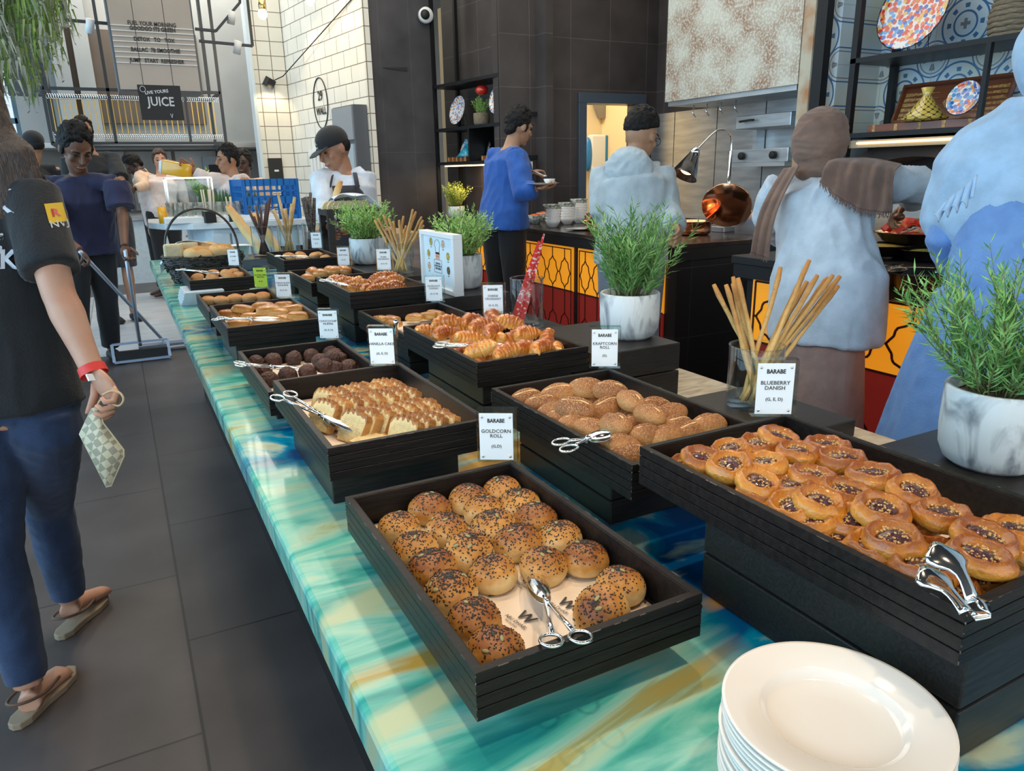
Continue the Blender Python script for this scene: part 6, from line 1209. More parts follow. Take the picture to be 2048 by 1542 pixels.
# big kitchen hood at the back
kh = empty('kitchen_hood', (.7, 11.5, 1.8), 0, 'large grey extraction hood across the back of the kitchen', 'hood'); D = (-.7, -11.5, -1.8)
M['hood_grey'] = mat('pale_grey_hood', (.36, .39, .40), .4, .2, var=.1, scale=2); M['hood_brown'] = mat('brown_grey_hood', (.115, .095, .08), .45, .2, var=.15, scale=2)
MB().bb(-.9, 2.35, 11.45, 12.3, 1.86, 4.2).build('hood_front', 'hood_grey', kh, D); MB().bb(-.36, 1.28, 11.36, 11.45, 2.1, 3.22).build('brown_panel', 'hood_brown', kh, D); MB().bb(2.06, 2.22, 11.40, 11.45, 2.15, 3.5).build('dark_slot', 'black', kh, D)
MB().bb(-.9, 2.35, 11.42, 12.3, 1.80, 1.86).build('steel_rim', 'steel', kh, D)
for x in (-.42, -.17): MB().bb(x, x+.18, 11.1, 11.3, 1.86, 4.2).build('duct', 'hood_grey', kh, D)
kc = empty('kitchen_worktop', (.8, 12, 0), 0, 'steel worktop along the back wall of the kitchen', 'counter'); MB().bb(-1.6, 1.8, -.6, .35, .86, .92).build('worktop', 'steel', kc); MB().bb(-1.6, 1.8, -.55, .35, 0, .86).build('cupboards', 'bar_white', kc)
for k in range(5): tag(MB().bb(-.35+k*.62, .22+k*.62, 12.36, 12.395, .95, 1.78).build('wall_sheet', 'steel_dark'), 'steel wall panel behind the cooks, %s from the left' % ords[k], 'wall panel', 'steel kitchen panels')
o = MB().bb(1.25, 1.75, 12.2, 12.36, 1.2, 1.7).build('wall_oven', 'grey_cab2'); tag(o, 'built-in oven at the right end of the kitchen wall', 'oven'); MB().bb(1.32, 1.68, 12.19, 12.2, 1.28, 1.58).build('oven_glass', 'black', o)
pt = ony(400, 350, 8.2); pot_plant((pt.x, 8.2, 1.12), .06, .1, .30, .15, 34, .05, .010, 'leaf_pale', 'leafy green plant behind the poured juice jug', 21, kind='herb', lean=.7, nd=20); tag(MB().bb(pt.x-.1, pt.x+.1, 8.1, 8.3, 0, 1.119).build('plant_plinth', 'bar_white'), 'white plinth under the leafy plant behind the juice bar', 'plinth')
# hanging rack with gold rods
M['gold'] = mat('brushed_gold_rod', (.80, .52, .12), .35, .7); M['bar_grey'] = mat('dark_steel_frame', (.055, .06, .065), .4, .5)
hr = empty('hanging_rack', (.3, 8.5, 1.7), 0, 'hanging dark steel rack with gold rods and patterned rails above the juice bar', 'rack'); D = (-.3, -8.5, -1.7); b = MB(); x0, x1, z0, z1 = -.44, 1.12, 1.74, 2.23
for y in (8.5, 9.4):
    for x in (x0, x1) if y > 9 else (x0, .10, x1): b.bar((x, y, z0 if x != .10 else z0), (x, y, 4.3), .028, .028)
    b.bar((x0, y, z0), (x1, y, z0), .028, .028); b.bar((x0, y, z1), (x1, y, z1), .028, .028)
b.bar((.78, 8.5, z0), (.78, 8.5, z1), .024, .024); b.bar((x1-.10, 8.5, z1), (x1-.10, 8.5, 4.3), .024, .024)
for x in (x0, x1): b.bar((x, 8.5, z0), (x, 9.4, z0), .028, .028); b.bar((x, 8.5, z1), (x, 9.4, z1), .028, .028)
b.build('steel_frame', 'bar_grey', hr, D)
for k in range(29):
    x = x0+.05+k*(x1-x0-.08)/29; MB().bar((x, 8.51, z0+.09), (x, 8.51, z1-.09), .008, .008).build('gold_rod', 'gold', hr, D)
for z in (z0+.06, z1-.07):
    b = MB(); q = random.Random(3)
    for k in range(78): x = x0+.03+k*.0195; b.tube([(x+.012*cos(a*pi/4), 8.50, z+.022*sin(a*pi/4)) for a in range(8)], .003, 4, closed=True)
    b.build('patterned_rail', 'chrome', hr, D)
# letter board and juice sign
lbx = empty('letter_board', (.45, 6.5, 2.0), 0, 'large hanging letter board with white rails and dark letters', 'sign'); b = MB(); bl4 = [Vector(ony(u, v, 6.5))-Vector((.45, 6.5, 2.0)) for u, v in ((238, 182), (403, 172), (387, -40), (208, -35))]
xa, xb, za, zb = bl4[0].x, bl4[1].x, bl4[0].z, 1.0
M['board_face'] = mat('grey_beige_board', (.40, .35, .30), .35, .2, var=.12, scale=2); MB().bb(xa, xb, 0, .35, za, zb).build('board_box', 'grey_cab', lbx); MB().bb(xa+.012, xb-.012, -.012, 0, za+.012, zb).build('board_face', 'board_face', lbx)
zr = [Vector(ony(300, v, 6.5)).z-2.0 for v in (128, 117, 107, 97, 86, 76, 65, 55)]
for z in zr: MB().bb(xa+.012, xb-.012, -.020, -.012, z-.002, z+.003).build('white_rail', 'white', lbx)
for z, s in ((zr[7], 'FUEL YOUR MORNING'), (zr[6], 'GOODGO ITS GREEN'), (zr[4], 'DETOX   TO   TOX'), (zr[2], 'BALLAC  7B SMOOTHIE'), (zr[0], 'JUMP   START  REFRESHER')): txt(s, .040, 'ink', lbx, frame4(((xa+xb)/2, -.021, z+.020), (1, 0, 0), (0, 0, 1)), 'rail_lettering', bold=.001, sx=.80)
js = empty('juice_sign', (.41, 6.28, 1.93), 0, 'black hanging sign reading LIVE YOURS JUICE', 'sign'); MB().bb(-.143, .143, 0, .02, -.115, .125).build('black_board', 'black', js); M['chalk'] = mat('chalk_lettering', (.60, .60, .64), .7)
txt('JUICE', .088, 'chalk', js, frame4((0, -.002, .01), (1, .0, 0), (0, 0, 1)), 'juice_lettering', bold=.0015, sx=.84); txt('LIVE YOURS', .030, 'chalk', js, frame4((-.02, -.002, .078), (1, 0, .12), (0, 0, 1)), 'small_lettering', bold=.001)
MB().tube([(-.11+.018*cos(k*pi/8), -.003, .095+.020*sin(k*pi/8)) for k in range(16)], .002, 5, closed=True).build('fruit_outline', 'chalk', js); b = MB(); b.bar((.052, -.003, -.07), (.060, -.003, -.10), .004, .003); b.bar((.068, -.003, -.07), (.060, -.003, -.10), .004, .003); b.build('carrot_mark', 'chalk', js); b = MB(); b.bar((-.1, .01, .12), (-.1, .01, 2.36), .004, .004); b.bar((.1, .01, .12), (.1, .01, 2.36), .004, .004); b.build('hanging_wire', 'black', js)
tr_ = empty('track_rail', (.6, 6.0, 2.9), 0, 'grey ceiling rails with small track heads at the top left', 'rail'); b = MB()
a1_, a2_ = ony(130, 40, 6.8), ony(215, 47, 6.8); a3, a4, a5 = ony(390, 58, 6.8), ony(432, 62, 6.8), ony(480, 5, 6.8); a6, a7 = ony(398, 82, 6.8), ony(505, 92, 6.8); o0 = Vector((.6, 6.0, 2.9))
for p, q_ in ((a1_, a2_), (a3, a4), (a4, a5), (a6, a7)): b.bar(p-o0, q_-o0, .025, .02)
b.bar(a5-o0, Vector((a5.x, a5.y, 4.3))-o0, .02, .02); b.bar(a1_-o0, Vector((a1_.x, a1_.y, 4.3))-o0, .02, .02); b.bar(a7-o0, Vector((a7.x, a7.y, 4.3))-o0, .02, .02); b.build('rails', 'bar_grey', tr_)
for u, v in ((180, 52), (463, 35), (475, 95)): p = ony(u, v, 6.8); MB().lathe([(.03, -.05), (.03, .05), (0, .05)], 14).build('track_head', 'white', tr_, p-o0, (.3, .2, 0))
# hanging greenery at the left
M['moss'] = mat('hanging_green_moss', (.13, .26, .045), .7, col2=(.28, .36, .08), scale=9); M['grey_moss'] = mat('grey_green_moss', (.30, .33, .22), .8, col2=(.45, .45, .36), scale=9); q = random.Random(31)
gp_ = ony(25, 245, 5.0); hp_ = empty('hanging_greenery', (gp_.x-.02, 5.0, gp_.z+1.25), 0, 'mass of trailing green plants hanging from the ceiling at the top left', 'plant'); MB().bb(-.45, .35, -.5, .5, 0, .85).build('planter_box', 'black', hp_)
for nm, mm, n_, x0_, x1_, L0, L1 in (('trailing_green', 'moss', 1100, -.55, .38, .45, 1.35), ('trailing_grey', 'grey_moss', 300, -.3, .36, .8, 1.40)):
    b = MB()
    for k in range(n_):
        x, y = q.uniform(x0_, x1_), q.uniform(-.5, .5); L = q.uniform(L0, L1)*(1-.30*max(0, (x+.1)/.45)**2); p = Vector((x, y, .1)); n2 = int(L/.09)
        for i in range(n2):
            p2 = p+Vector((q.uniform(-.022, .022), q.uniform(-.022, .022), -.09)); w_ = .006; b.add([p+Vector((w_, 0, 0)), p-Vector((w_, 0, 0)), p2], [(0, 1, 2)])
            for _ in range(2): a = p.lerp(p2, q.random()); d = Vector((q.uniform(-1, 1), q.uniform(-1, 1), q.uniform(-1, .2))).normalized()*q.uniform(.02, .045); sd = d.cross(Vector((0, 0, 1)))*.18; b.add([a, a+d*.5+sd, a+d, a+d*.5-sd], [(0, 1, 2, 3)])
            p = p2
    o = b.build(nm, mm, hp_); o['kind'] = 'stuff'
dp = empty('dark_partition', (-.75, 9.5, 0), 0, 'dark slatted partition between the windows and the kitchen', 'partition'); MB().bb(-.05, .30, 0, .1, 2.25, 4.25).build('dark_panel', mat('blue_black_panel', (.05, .06, .08), .4), dp); MB().bb(-.20, -.16, -.05, .12, 2.2, 4.25).build('post', 'bar_grey', dp); MB().bb(.28, .33, -.05, .12, 1.9, 4.25).build('post', 'bar_grey', dp)
# shrubs outside the glazing
for k, (x, y, s) in enumerate(((-5.2, 10.5, 1.3), (-5.4, 13.5, 1.6), (-6.2, 7.5, 1.2), (-3.0, 16.5, 1.5))):
    t = empty('outdoor_shrub', (x, y, 0), 0, 'dark green shrub outside the glazing, %s' % ('nearest the kitchen', 'farther along the glass', 'nearest the walkway', 'beyond the far corner')[k], 'shrub', 'shrubs outside'); b = MB()
    for i in range(900):
        v = Vector((q.gauss(0, .5), q.gauss(0, .5), abs(q.gauss(1.1, .55))))*s; d = Vector((q.uniform(-1, 1), q.uniform(-1, 1), q.uniform(-.3, 1))).normalized()*.14; sd = d.cross(Vector((.3, .2, 1))).normalized()*.035; b.add([v, v+d*.5+sd, v+d, v+d*.5-sd], [(0, 1, 2, 3)])
    o = b.build('foliage', mat('shrub_leaf_%d' % k, (.04, .12, .06), .6, col2=(.10, .22, .08), scale=3), t); o['kind'] = 'stuff'; MB().tube([(0, 0, 0), (0, 0, s)], .04, 8).build('trunk', 'stem', t)
# ================================================================ people
def W(u, v, D): return EYE+_ray(u, v)*D
UPV = Vector((0, 0, 1))
def remesh(b, name, m, vox, amp=0, sc=8, seed=0, stretch=1, smooth_n=3, extra=None):
    o = b.build('tmp', m); r = o.modifiers.new('r', 'REMESH'); r.mode = 'VOXEL'; r.voxel_size = vox; r.use_smooth_shade = True
    if smooth_n: s_ = o.modifiers.new('s', 'SMOOTH'); s_.factor = .6; s_.iterations = smooth_n
    dg = bpy.context.evaluated_depsgraph_get(); dg.update(); me = bpy.data.meshes.new_from_object(o.evaluated_get(dg)); old = o.data; bpy.data.objects.remove(o); bpy.data.meshes.remove(old)
    if amp:
        so = Vector((seed*5.1, seed*2.7, seed*1.9)); nv = [v.normal.copy() for v in me.vertices]
        for v, n_ in zip(me.vertices, nv):
            q = Vector((v.co.x*sc, v.co.y*sc, v.co.z*sc/stretch)); a = noise.noise(q+so); b_ = 1-abs(noise.noise(q*2.1+so*2))*2.2
            v.co += n_*amp*(a*.8+max(-1, b_)*.5)
    if extra is not None:
        em = extra.mesh('x', m); import bmesh as _bm; bm = _bm.new(); bm.from_mesh(me); bm.from_mesh(em); bm.to_mesh(me); bm.free(); bpy.data.meshes.remove(em)
    me.name = name; me.materials.clear(); me.materials.append(M[m] if isinstance(m, str) else m)
    for p in me.polygons: p.use_smooth = True; p.material_index = 0
    return me
def hand(b, w, d, pn, s=1.0, curl=.6, thumb=1, side=None):
    """palm and five bent fingers from wrist w along d; pn is the palm's facing direction"""
    d = Vector(d).normalized(); pn = Vector(pn); pn = (pn-d*pn.dot(d)).normalized(); sd = d.cross(pn)*thumb
    R = Matrix((sd, pn, d)).transposed(); b.ell(w+d*.045*s, (.040*s, .016*s, .052*s), 14, 10, 0, None, R)
    for k, (o, L, r) in enumerate(((.030, .070, .0086), (.010, .078, .0088), (-.010, .073, .0084), (-.028, .058, .0075))):
        p = w+d*(.082*s)+sd*(o*s); a = curl*(1+.12*k); pts = [p-d*.02*s, p]; ang = a*.55; dd = d*cos(ang)+pn*sin(ang)
        for f_ in (.45, .32, .23): p = p+dd*(L*f_*s); pts.append(p.copy()); ang += a*.75; dd = (d*cos(ang)+pn*sin(ang))
        b.tube(pts, [r*s, r*s, r*.97*s, r*.88*s, r*.62*s], 9)
    p = w+d*.022*s+sd*.030*s; dd = (d*.65+sd*.65+pn*.45).normalized(); pts = [p]
    for f_ in (.030, .028, .022): p = p+dd*f_*s; pts.append(p.copy()); dd = (dd+pn*.35*curl+d*.15-sd*.25*curl).normalized()
    b.tube(pts, [.0125*s, .0105*s, .0095*s, .0062*s], 9)
def head(b, c, f, u, s=1.0):
    """skull, jaw, nose, brow, ears, lips; c centre, f facing, u up"""
    f = Vector(f).normalized(); u = Vector(u); u = (u-f*u.dot(f)).normalized(); r = f.cross(u); R = Matrix((r, f, u)).transposed(); P = lambda x, y, z: c+r*x*s+f*y*s+u*z*s
    b.ell(P(0, -.012, .022), (.074*s, .092*s, .098*s), 22, 16, 0, None, R); b.ell(P(0, .022, -.042), (.056*s, .064*s, .072*s), 18, 14, 0, None, R); b.ell(P(0, .060, -.092), (.026*s, .024*s, .020*s), 12, 8, 0, None, R)
    b.tube([P(0, .082, .020), P(0, .100, -.010), P(0, .106, -.024), P(0, .092, -.034)], [.009*s, .011*s, .0145*s, .009*s], 10)
    for k in (-1, 1):
        b.ell(P(k*.077, -.008, -.008), (.007*s, .018*s, .031*s), 10, 8, 0, None, R); b.ell(P(k*.030, .076, .024), (.024*s, .012*s, .007*s), 10, 6, 0, None, R); b.ell(P(k*.040, .058, -.022), (.018*s, .020*s, .020*s), 10, 8, 0, None, R)
    b.ell(P(0, .086, -.056), (.022*s, .010*s, .0045*s), 12, 6, 0, None, R); b.ell(P(0, .084, -.065), (.019*s, .010*s, .0050*s), 12, 6, 0, None, R)
    return P, R
def face_parts(parent, P, R, s=1, brow='hair_black', lids=True, beard=None):
    for k in (-1, 1):
        e = MB(); e.ell(P(k*.030, .0795, .006), (.0125*s, .006*s, .0052*s), 12, 8, 0, None, R); e.build('eye', 'eye_dark' if lids else 'eye_white', parent)
        w_ = MB(); w_.tube([P(k*.014, .090, .030), P(k*.030, .089, .036), P(k*.048, .078, .030)], [.003*s, .0042*s, .002*s], 7); w_.build('eyebrow', brow, parent)
    l_ = MB(); l_.tube([P(-.022, .086, -.060), P(0, .0945, -.0605), P(.022, .086, -.060)], [(.002*s, .0022*s), (.004*s, .0042*s), (.002*s, .0022*s)], 8); l_.build('lips', 'lip', parent)
for k_, c_, c2_ in (('skin_light', (.60, .33, .22), (.52, .25, .16)), ('skin_tan', (.42, .21, .12), (.34, .16, .09)), ('skin_brown', (.19, .085, .048), (.14, .062, .036)), ('skin_dark', (.075, .035, .024), (.05, .024, .017)), ('skin_olive', (.48, .27, .165), (.40, .21, .12))): M[k_] = mat(k_, c_, .48, col2=c2_, scale=9, sss=.08, bump=.06, bscale=120)
M['hair_black'] = mat('black_hair', (.007, .006, .006), .5, spec=.25, col2=(.014, .012, .011), scale=40, stretch=(4, 4, 1), bump=.7, bscale=70); M['hair_brown'] = mat('dark_brown_hair', (.045, .025, .017), .4, bump=.7, bscale=80, col2=(.10, .06, .04), scale=30, stretch=(6, 6, 1)); M['eye_dark'] = mat('dark_eyes', (.02, .015, .012), .2); M['eye_white'] = mat('eye_white', (.7, .68, .66), .2); M['lip'] = mat('lips', (.34, .12, .09), .4)
def cloth_mat(n_, c, c2=None, sc=14, r=.85, bump=.25, bs=160, sh=.15): M[n_] = mat(n_, c, r, col2=c2 or tuple(x*.82 for x in c), scale=sc, bump=bump, bscale=bs, sheen=sh)
cloth_mat('navy_cloth', (.018, .020, .065)); cloth_mat('black_cloth', (.012, .012, .014)); cloth_mat('tee_black', (.012, .014, .017)); cloth_mat('denim', (.012, .028, .075), (.024, .050, .12), 10, bump=.4, bs=400); cloth_mat('royal_blue', (.018, .105, .42)); cloth_mat('hoodie_grey', (.50, .58, .62)); cloth_mat('shirt_white', (.66, .74, .82)); cloth_mat('chef_white', (.66, .72, .80)); cloth_mat('apron_grey', (.035, .036, .045)); cloth_mat('scarf_brown', (.26, .155, .11), (.20, .115, .085)); cloth_mat('skirt_pink', (.52, .33, .27)); cloth_mat('sky_veil', (.46, .66, .88)); cloth_mat('blue_dress', (.20, .38, .74), (.16, .31, .64)); cloth_mat('pink_white', (.78, .66, .62)); cloth_mat('peach', (.75, .52, .36)); cloth_mat('jeans_grey', (.22, .27, .34))
def figure(label, J, fwd, skin, garments, vox=.009, hair=None, hs=1.0, hands=(1, 1), cat='person', face=False, headf=None, headu=None, amp=.006, headon=True, fade=False):
    f = Vector(fwd); f.z = 0; f.normalize(); sd = f.cross(UPV); J = {k: Vector(v) for k, v in J.items()}
    pel, neck = J['pelvis'], J['neck']; J.setdefault('waist', pel.lerp(neck, .36)); J.setdefault('chest', pel.lerp(neck, .70)); sw = J.pop('sw', None)
    for k, s in (('L', -1), ('R', 1)):
        J.setdefault('sh'+k, neck+sd*s*.185-UPV*.05); J.setdefault('hip'+k, pel+sd*s*.09-UPV*.05); J.setdefault('an'+k, Vector((J['hip'+k].x, J['hip'+k].y, .09))); J.setdefault('kn'+k, J['hip'+k].lerp(J['an'+k], .5)+f*.02)
        J.setdefault('toe'+k, Vector((J['an'+k].x, J['an'+k].y, .03))+f*.15); J.setdefault('el'+k, J['sh'+k]-UPV*.30+sd*s*.03); J.setdefault('wr'+k, J['el'+k]-UPV*.24+f*.06)
    base = Vector((pel.x, pel.y, 0)); root = empty('person', base, 0, label, cat); D_ = {k: v-base for k, v in J.items()}
    b = MB(); d = D_
    b.tube([d['pelvis']-UPV*.06, d['pelvis'], d['waist'], d['chest'], d['neck']-UPV*.045, d['neck']], [(.13, .09), (.155, .10), (.13, .088), (.155, .10), (.12, .07), (.055, .055)], 20, side=sd)
    for k in 'LR':
        b.tube([d['neck']-UPV*.05, d['sh'+k], d['el'+k], d['wr'+k]], [.045, .050, .039, .027], 14); b.tube([d['sh'+k].lerp(d['el'+k], t) for t in (0, .3, .7, 1)], [.050, .050, .042, .038], 12); b.tube([d['el'+k].lerp(d['wr'+k], t) for t in (0, .25, .7, 1)], [.038, .041, .031, .026], 12)
        b.tube([d['hip'+k], d['hip'+k].lerp(d['kn'+k], .5), d['kn'+k]], [.082, .074, .053], 14); b.tube([d['kn'+k], d['kn'+k].lerp(d['an'+k], .3), d['kn'+k].lerp(d['an'+k], .75), d['an'+k]], [.053, .056, .040, .036], 14)
        b.tube([d['an'+k]-f*.03-UPV*.035, d['an'+k]-UPV*.04+f*.03, d['toe'+k]], [(.030, .030), (.036, .030), (.038, .018)], 12, side=sd)
    if headon:
        hf = Vector(headf) if headf is not None else f; hu = Vector(headu) if headu is not None else UPV; hc = d['head']; b.tube([d['neck']-UPV*.02, hc-hu*.06*hs-hf.normalized()*.015], [.056, .052*hs], 14); P, R = head(b, hc, hf, hu, hs)
    ex = MB()
    for k, s in (('L', -1), ('R', 1)):
        hi = hands[0] if k == 'L' else hands[1]
        if not hi: continue
        if hi == 1: dirn, pn, cu = (d['wr'+k]-d['el'+k]), -sd*s*1.0+f*.2, .55
        else: dirn, pn, cu = hi
        hand(ex, d['wr'+k], dirn, pn, 1.0, cu, thumb=(1 if k == 'R' else -1)*(1))
    body = inst('body', remesh(b, 'body', skin, vox, extra=ex), parent=root)
    if headon and face: face_parts(root, P, R, hs)
    if hair and headon:
        hb = MB(); kind, hm = hair
        if kind == 'short':
            lo = .085 if fade else .035
            hb.ell(P(0, -.022, .040), (.083*hs, .096*hs, .092*hs), 22, 16, 0, lambda q, v: Vector((q.x, q.y if q.y < .05*hs else .05*hs+(q.y-.05*hs)*.75, max(q.z, (-.045 if not fade else -.01)*hs+.55*q.y))), R)
            if not fade:
                hb.ell(P(0, -.066, -.022), (.060*hs, .036*hs, .050*hs), 16, 12, 0, None, R)
                for k in (-1, 1): hb.ell(P(k*.072, .012, .002), (.008*hs, .014*hs, .034*hs), 10, 8, 0, None, R)
            for q_ in range(70): a = random.Random(q_).uniform(0, 6.28); e_ = random.Random(q_+99).uniform(.35, 1.4); hb.ell(P(cos(a)*cos(e_)*.070, sin(a)*cos(e_)*.082-.018, .047+sin(e_)*.085), (.016*hs, .019*hs, .016*hs), 8, 6)
        if kind == 'bald': hb.ell(P(0, -.02, .03), (.076*hs, .09*hs, .09*hs), 20, 14, 0, lambda q, v: Vector((q.x, q.y, max(q.z, -.03+.5*q.y))), R)
        if kind == 'cap':
            hb.ell(P(0, -.010, .050), (.086*hs, .102*hs, .085*hs), 24, 16, 0, lambda q, v: Vector((q.x, q.y, max(q.z, -.028))), R); hb.tube([P(0, .07, .030), P(0, .11, .024), P(0, .155, .008)], [(.070*hs, .007), (.066*hs, .006), (.045*hs, .004)], 16, side=R.col[0])
            hm2 = MB(); hm2.ell(P(0, -.03, .01), (.077*hs, .080*hs, .062*hs), 20, 12, 0, None, R); hm2.build('hair', 'hair_black', root)
        inst('cap' if kind == 'cap' else 'hair', remesh(hb, 'hair', hm, .0055, .006 if kind == 'short' else 0, 60, 3, smooth_n=0 if kind == 'short' else 2), parent=root)
    for g in garments: garment(root, d, f, sd, g, amp)
    return root, d, (P, R) if headon else None
def garment(root, d, f, sd, g, amp):
    kind, m = g[0], g[1]; o = dict(sleeve='long', hem=.08, loose=.0, vox=.009, flare=0, amp=amp, name=None, shift=0)
    o.update(g[2] if len(g) > 2 else {}); b = MB(); L = o['loose']
    if kind == 'top':
        hemz = d['pelvis']-UPV*o['hem']
        b.tube([hemz, d['pelvis'], d['waist'], d['chest'], d['neck']-UPV*.055, d['neck']-UPV*.020], [(.172+L+o['flare'], .118+L+o['flare']), (.170+L+o['flare']*.6, .115+L), (.150+L, .105+L), (.172+L, .120+L), (.150, .085), (.072, .066)], 24, side=sd)
        for k in 'LR':
            s_, e_, w_ = d['sh'+k], d['el'+k], d['wr'+k]; b.tube([d['neck']-UPV*.055, s_], [.055, .062], 14)
            if o['sleeve'] == 'long': b.tube([s_, s_.lerp(e_, .5), e_, e_.lerp(w_, .5), e_.lerp(w_, .93)], [.066+L*.5, .062+L*.6, .053+L*.6, .047+L*.6, .036+L*.6], 16)
            elif o['sleeve'] == 'short': b.tube([s_, s_.lerp(e_, .45), s_.lerp(e_, .78)], [.062+L*.4, .066+L*.4, .064+L*.5], 16)
            elif o['sleeve'] == 'half': b.tube([s_, s_.lerp(e_, .5), e_], [.066, .064, .060], 16)
    if kind == 'pants':
        end = o.get('end', 1.0); b.tube([d['pelvis']+UPV*.05, d['pelvis']-UPV*.04], [(.155+L, .105+L), (.165+L, .112+L)], 22, side=sd)
        for k in 'LR':
            h, kn, an = d['hip'+k], d['kn'+k], d['an'+k]; b.tube([h+UPV*.04, h, h.lerp(kn, .5), kn], [.088+L, .094+L, .083+L, .064+L], 16)
            if end > .5: b.tube([kn, kn.lerp(an, .35), kn.lerp(an, (end-.5)*2*.95)], [.064+L, .064+L, (.050 if not o['flare'] else .08)+L], 16)
    if kind == 'skirt':
        zt, zb = o['z']; c = d['pelvis']; pts = []; rs = []
        for i in range(7): t = i/6; z = zt+(zb-zt)*t; pts.append(Vector((c.x+o['shift']*t, c.y, z))); r_ = .155+L+(o['flare'])*t; rs.append((r_, r_*.8))
        b.tube(pts, rs, 24, side=sd)
    if kind == 'shoes':
        for k in 'LR': a, t = d['an'+k], d['toe'+k]; b.tube([a-f*.05-UPV*.05, a-UPV*.045+f*.03, t+f*.02], [(.036, .042), (.046, .042), (.044, .026)], 14, side=sd)
    me = remesh(b, o['name'] or kind, m, o['vox'], o['amp'], o.get('fs', 7), sum(map(ord, root.name)) % 7+len(m), o.get('stretch', 2.2), 4)
    return inst(o['name'] or {'top': 'shirt', 'pants': 'trousers', 'skirt': 'skirt', 'shoes': 'shoes'}[kind], me, parent=root)
# ---- woman walking away at the left
fA = Vector((.12, 1, 0)).normalized(); sA = fA.cross(UPV)
JA = dict(head=W(-75, 190, 1.86), neck=W(-42, 318, 1.86), shR=W(62, 385, 1.86), elR=W(118, 590, 1.80), wrR=W(186, 742, 1.78), pelvis=W(20, 800, 1.96), hipR=W(88, 850, 1.98), knR=W(98, 1010, 2.20), anR=W(138, 1195, 2.37), toeR=(-.235, 2.66, .03),
          hipL=W(-45, 855, 1.93), knL=W(-5, 1110, 1.98), anL=W(58, 1372, 2.00), toeL=(-.335, 2.23, .03))
JA['shL'] = JA['neck']-sA*.17-UPV*.05; JA['elL'] = JA['shL']-UPV*.28-sA*.05; JA['wrL'] = JA['elL']-UPV*.08+fA*.25-sA*.12
hd_dir = (JA['wrR']-JA['elR']).normalized(); hd_dir = (hd_dir+Vector((.25, .0, 0))).normalized()
rA, dA, _ = figure('person in black t-shirt and blue jeans walking away at the left edge with a pouch', JA, fA, 'skin_light', [('top', 'tee_black', dict(sleeve='short', hem=.02, loose=.006, amp=.007, vox=.007)), ('pants', 'denim', dict(amp=.004, end=1.0, vox=.007, stretch=.8, fs=9))], vox=.0062, hs=.98, hands=(1, (hd_dir, Vector((-.75, -.2, .1)), 1.15)))
# hair down the back
hb = MB(); hc = dA['head']
hb.ell(hc+Vector((0, -.01, .03)), (.092, .11, .11), 20, 14)
hb.tube([hc+Vector((0, -.05, .0)), hc+Vector((.01, -.09, -.12)), dA['neck']+Vector((.03, -.10, -.02)), dA['neck']+Vector((.06, -.115, -.12)), dA['neck']+Vector((.07, -.12, -.19))], [(.09, .05), (.10, .045), (.11, .035), (.085, .025), (.03, .012)], 18, side=sA)
inst('hair', remesh(hb, 'hair', 'hair_brown', .007, .006, 30, 4, stretch=8, smooth_n=2), parent=rA)
# shirt prints: back letters, sleeve patch
from mathutils.bvhtree import BVHTree
M['print_white'] = mat('white_textile_print', (.62, .64, .68), .7); M['print_yellow'] = mat('yellow_textile_patch', (.80, .52, .03), .7)
def lay_on(o, tgt, dirv, off=.0015):
    """lay a print on the cloth: push its points onto the garment along one fixed direction"""
    tm_ = tgt.data; bv = BVHTree.FromPolygons([v.co for v in tm_.vertices], [list(p.vertices) for p in tm_.polygons]); d = Vector(dirv).normalized()
    for v in o.data.vertices:
        h = bv.ray_cast(v.co-d*.4, d)
        if h[0] is not None: v.co = h[0]-d*off
def child(root, nm): return [c for c in root.children if c.name.split('.')[0] == nm][0]
dP = _ray(10, 450)
for u, v, s_, t_ in ((2, 402, .080, 'K'), (-4, 483, .05, '*'), (-2, 525, .065, 'AK'), (-8, 503, .022, 'US')): lay_on(txt(t_, s_, 'print_white', rA, frame4(W(u, v, 1.70)-rA.location, _rt, _up), 'back_print', bold=.002, depth=.0003), child(rA, 'shirt'), dP)
pp = MB(); R_ = W(112, 425, 1.76)-rA.location; arm = (dA['elR']-dA['shR']).normalized(); yy = -arm; xx = yy.cross(-_ray(112, 425)).normalized()
for i in range(6):
    for j in range(6): pass
pp.add([R_+xx*((i/6-.5)*.040)+yy*((j/6-.5)*.055) for j in range(7) for i in range(7)], [(j*7+i, j*7+i+1, j*7+8+i, j*7+7+i) for j in range(6) for i in range(6)], 0, True); po = pp.build('sleeve_patch', 'print_yellow', rA); lay_on(po, child(rA, 'shirt'), _ray(112, 425), .002)
t1 = txt('R', .030, 'red', rA, frame4(R_+Vector((0, -.02, 0)), xx, yy), 'patch_letter', bold=.001, depth=.0005); lay_on(t1, child(rA, 'shirt'), _ray(112, 425), .003); t1 = txt('NVJ', .026, 'print_white', rA, frame4(W(120, 448, 1.75)-rA.location, xx, yy), 'sleeve_print', bold=.0004, depth=.0005); lay_on(t1, child(rA, 'shirt'), _ray(112, 425), .002)
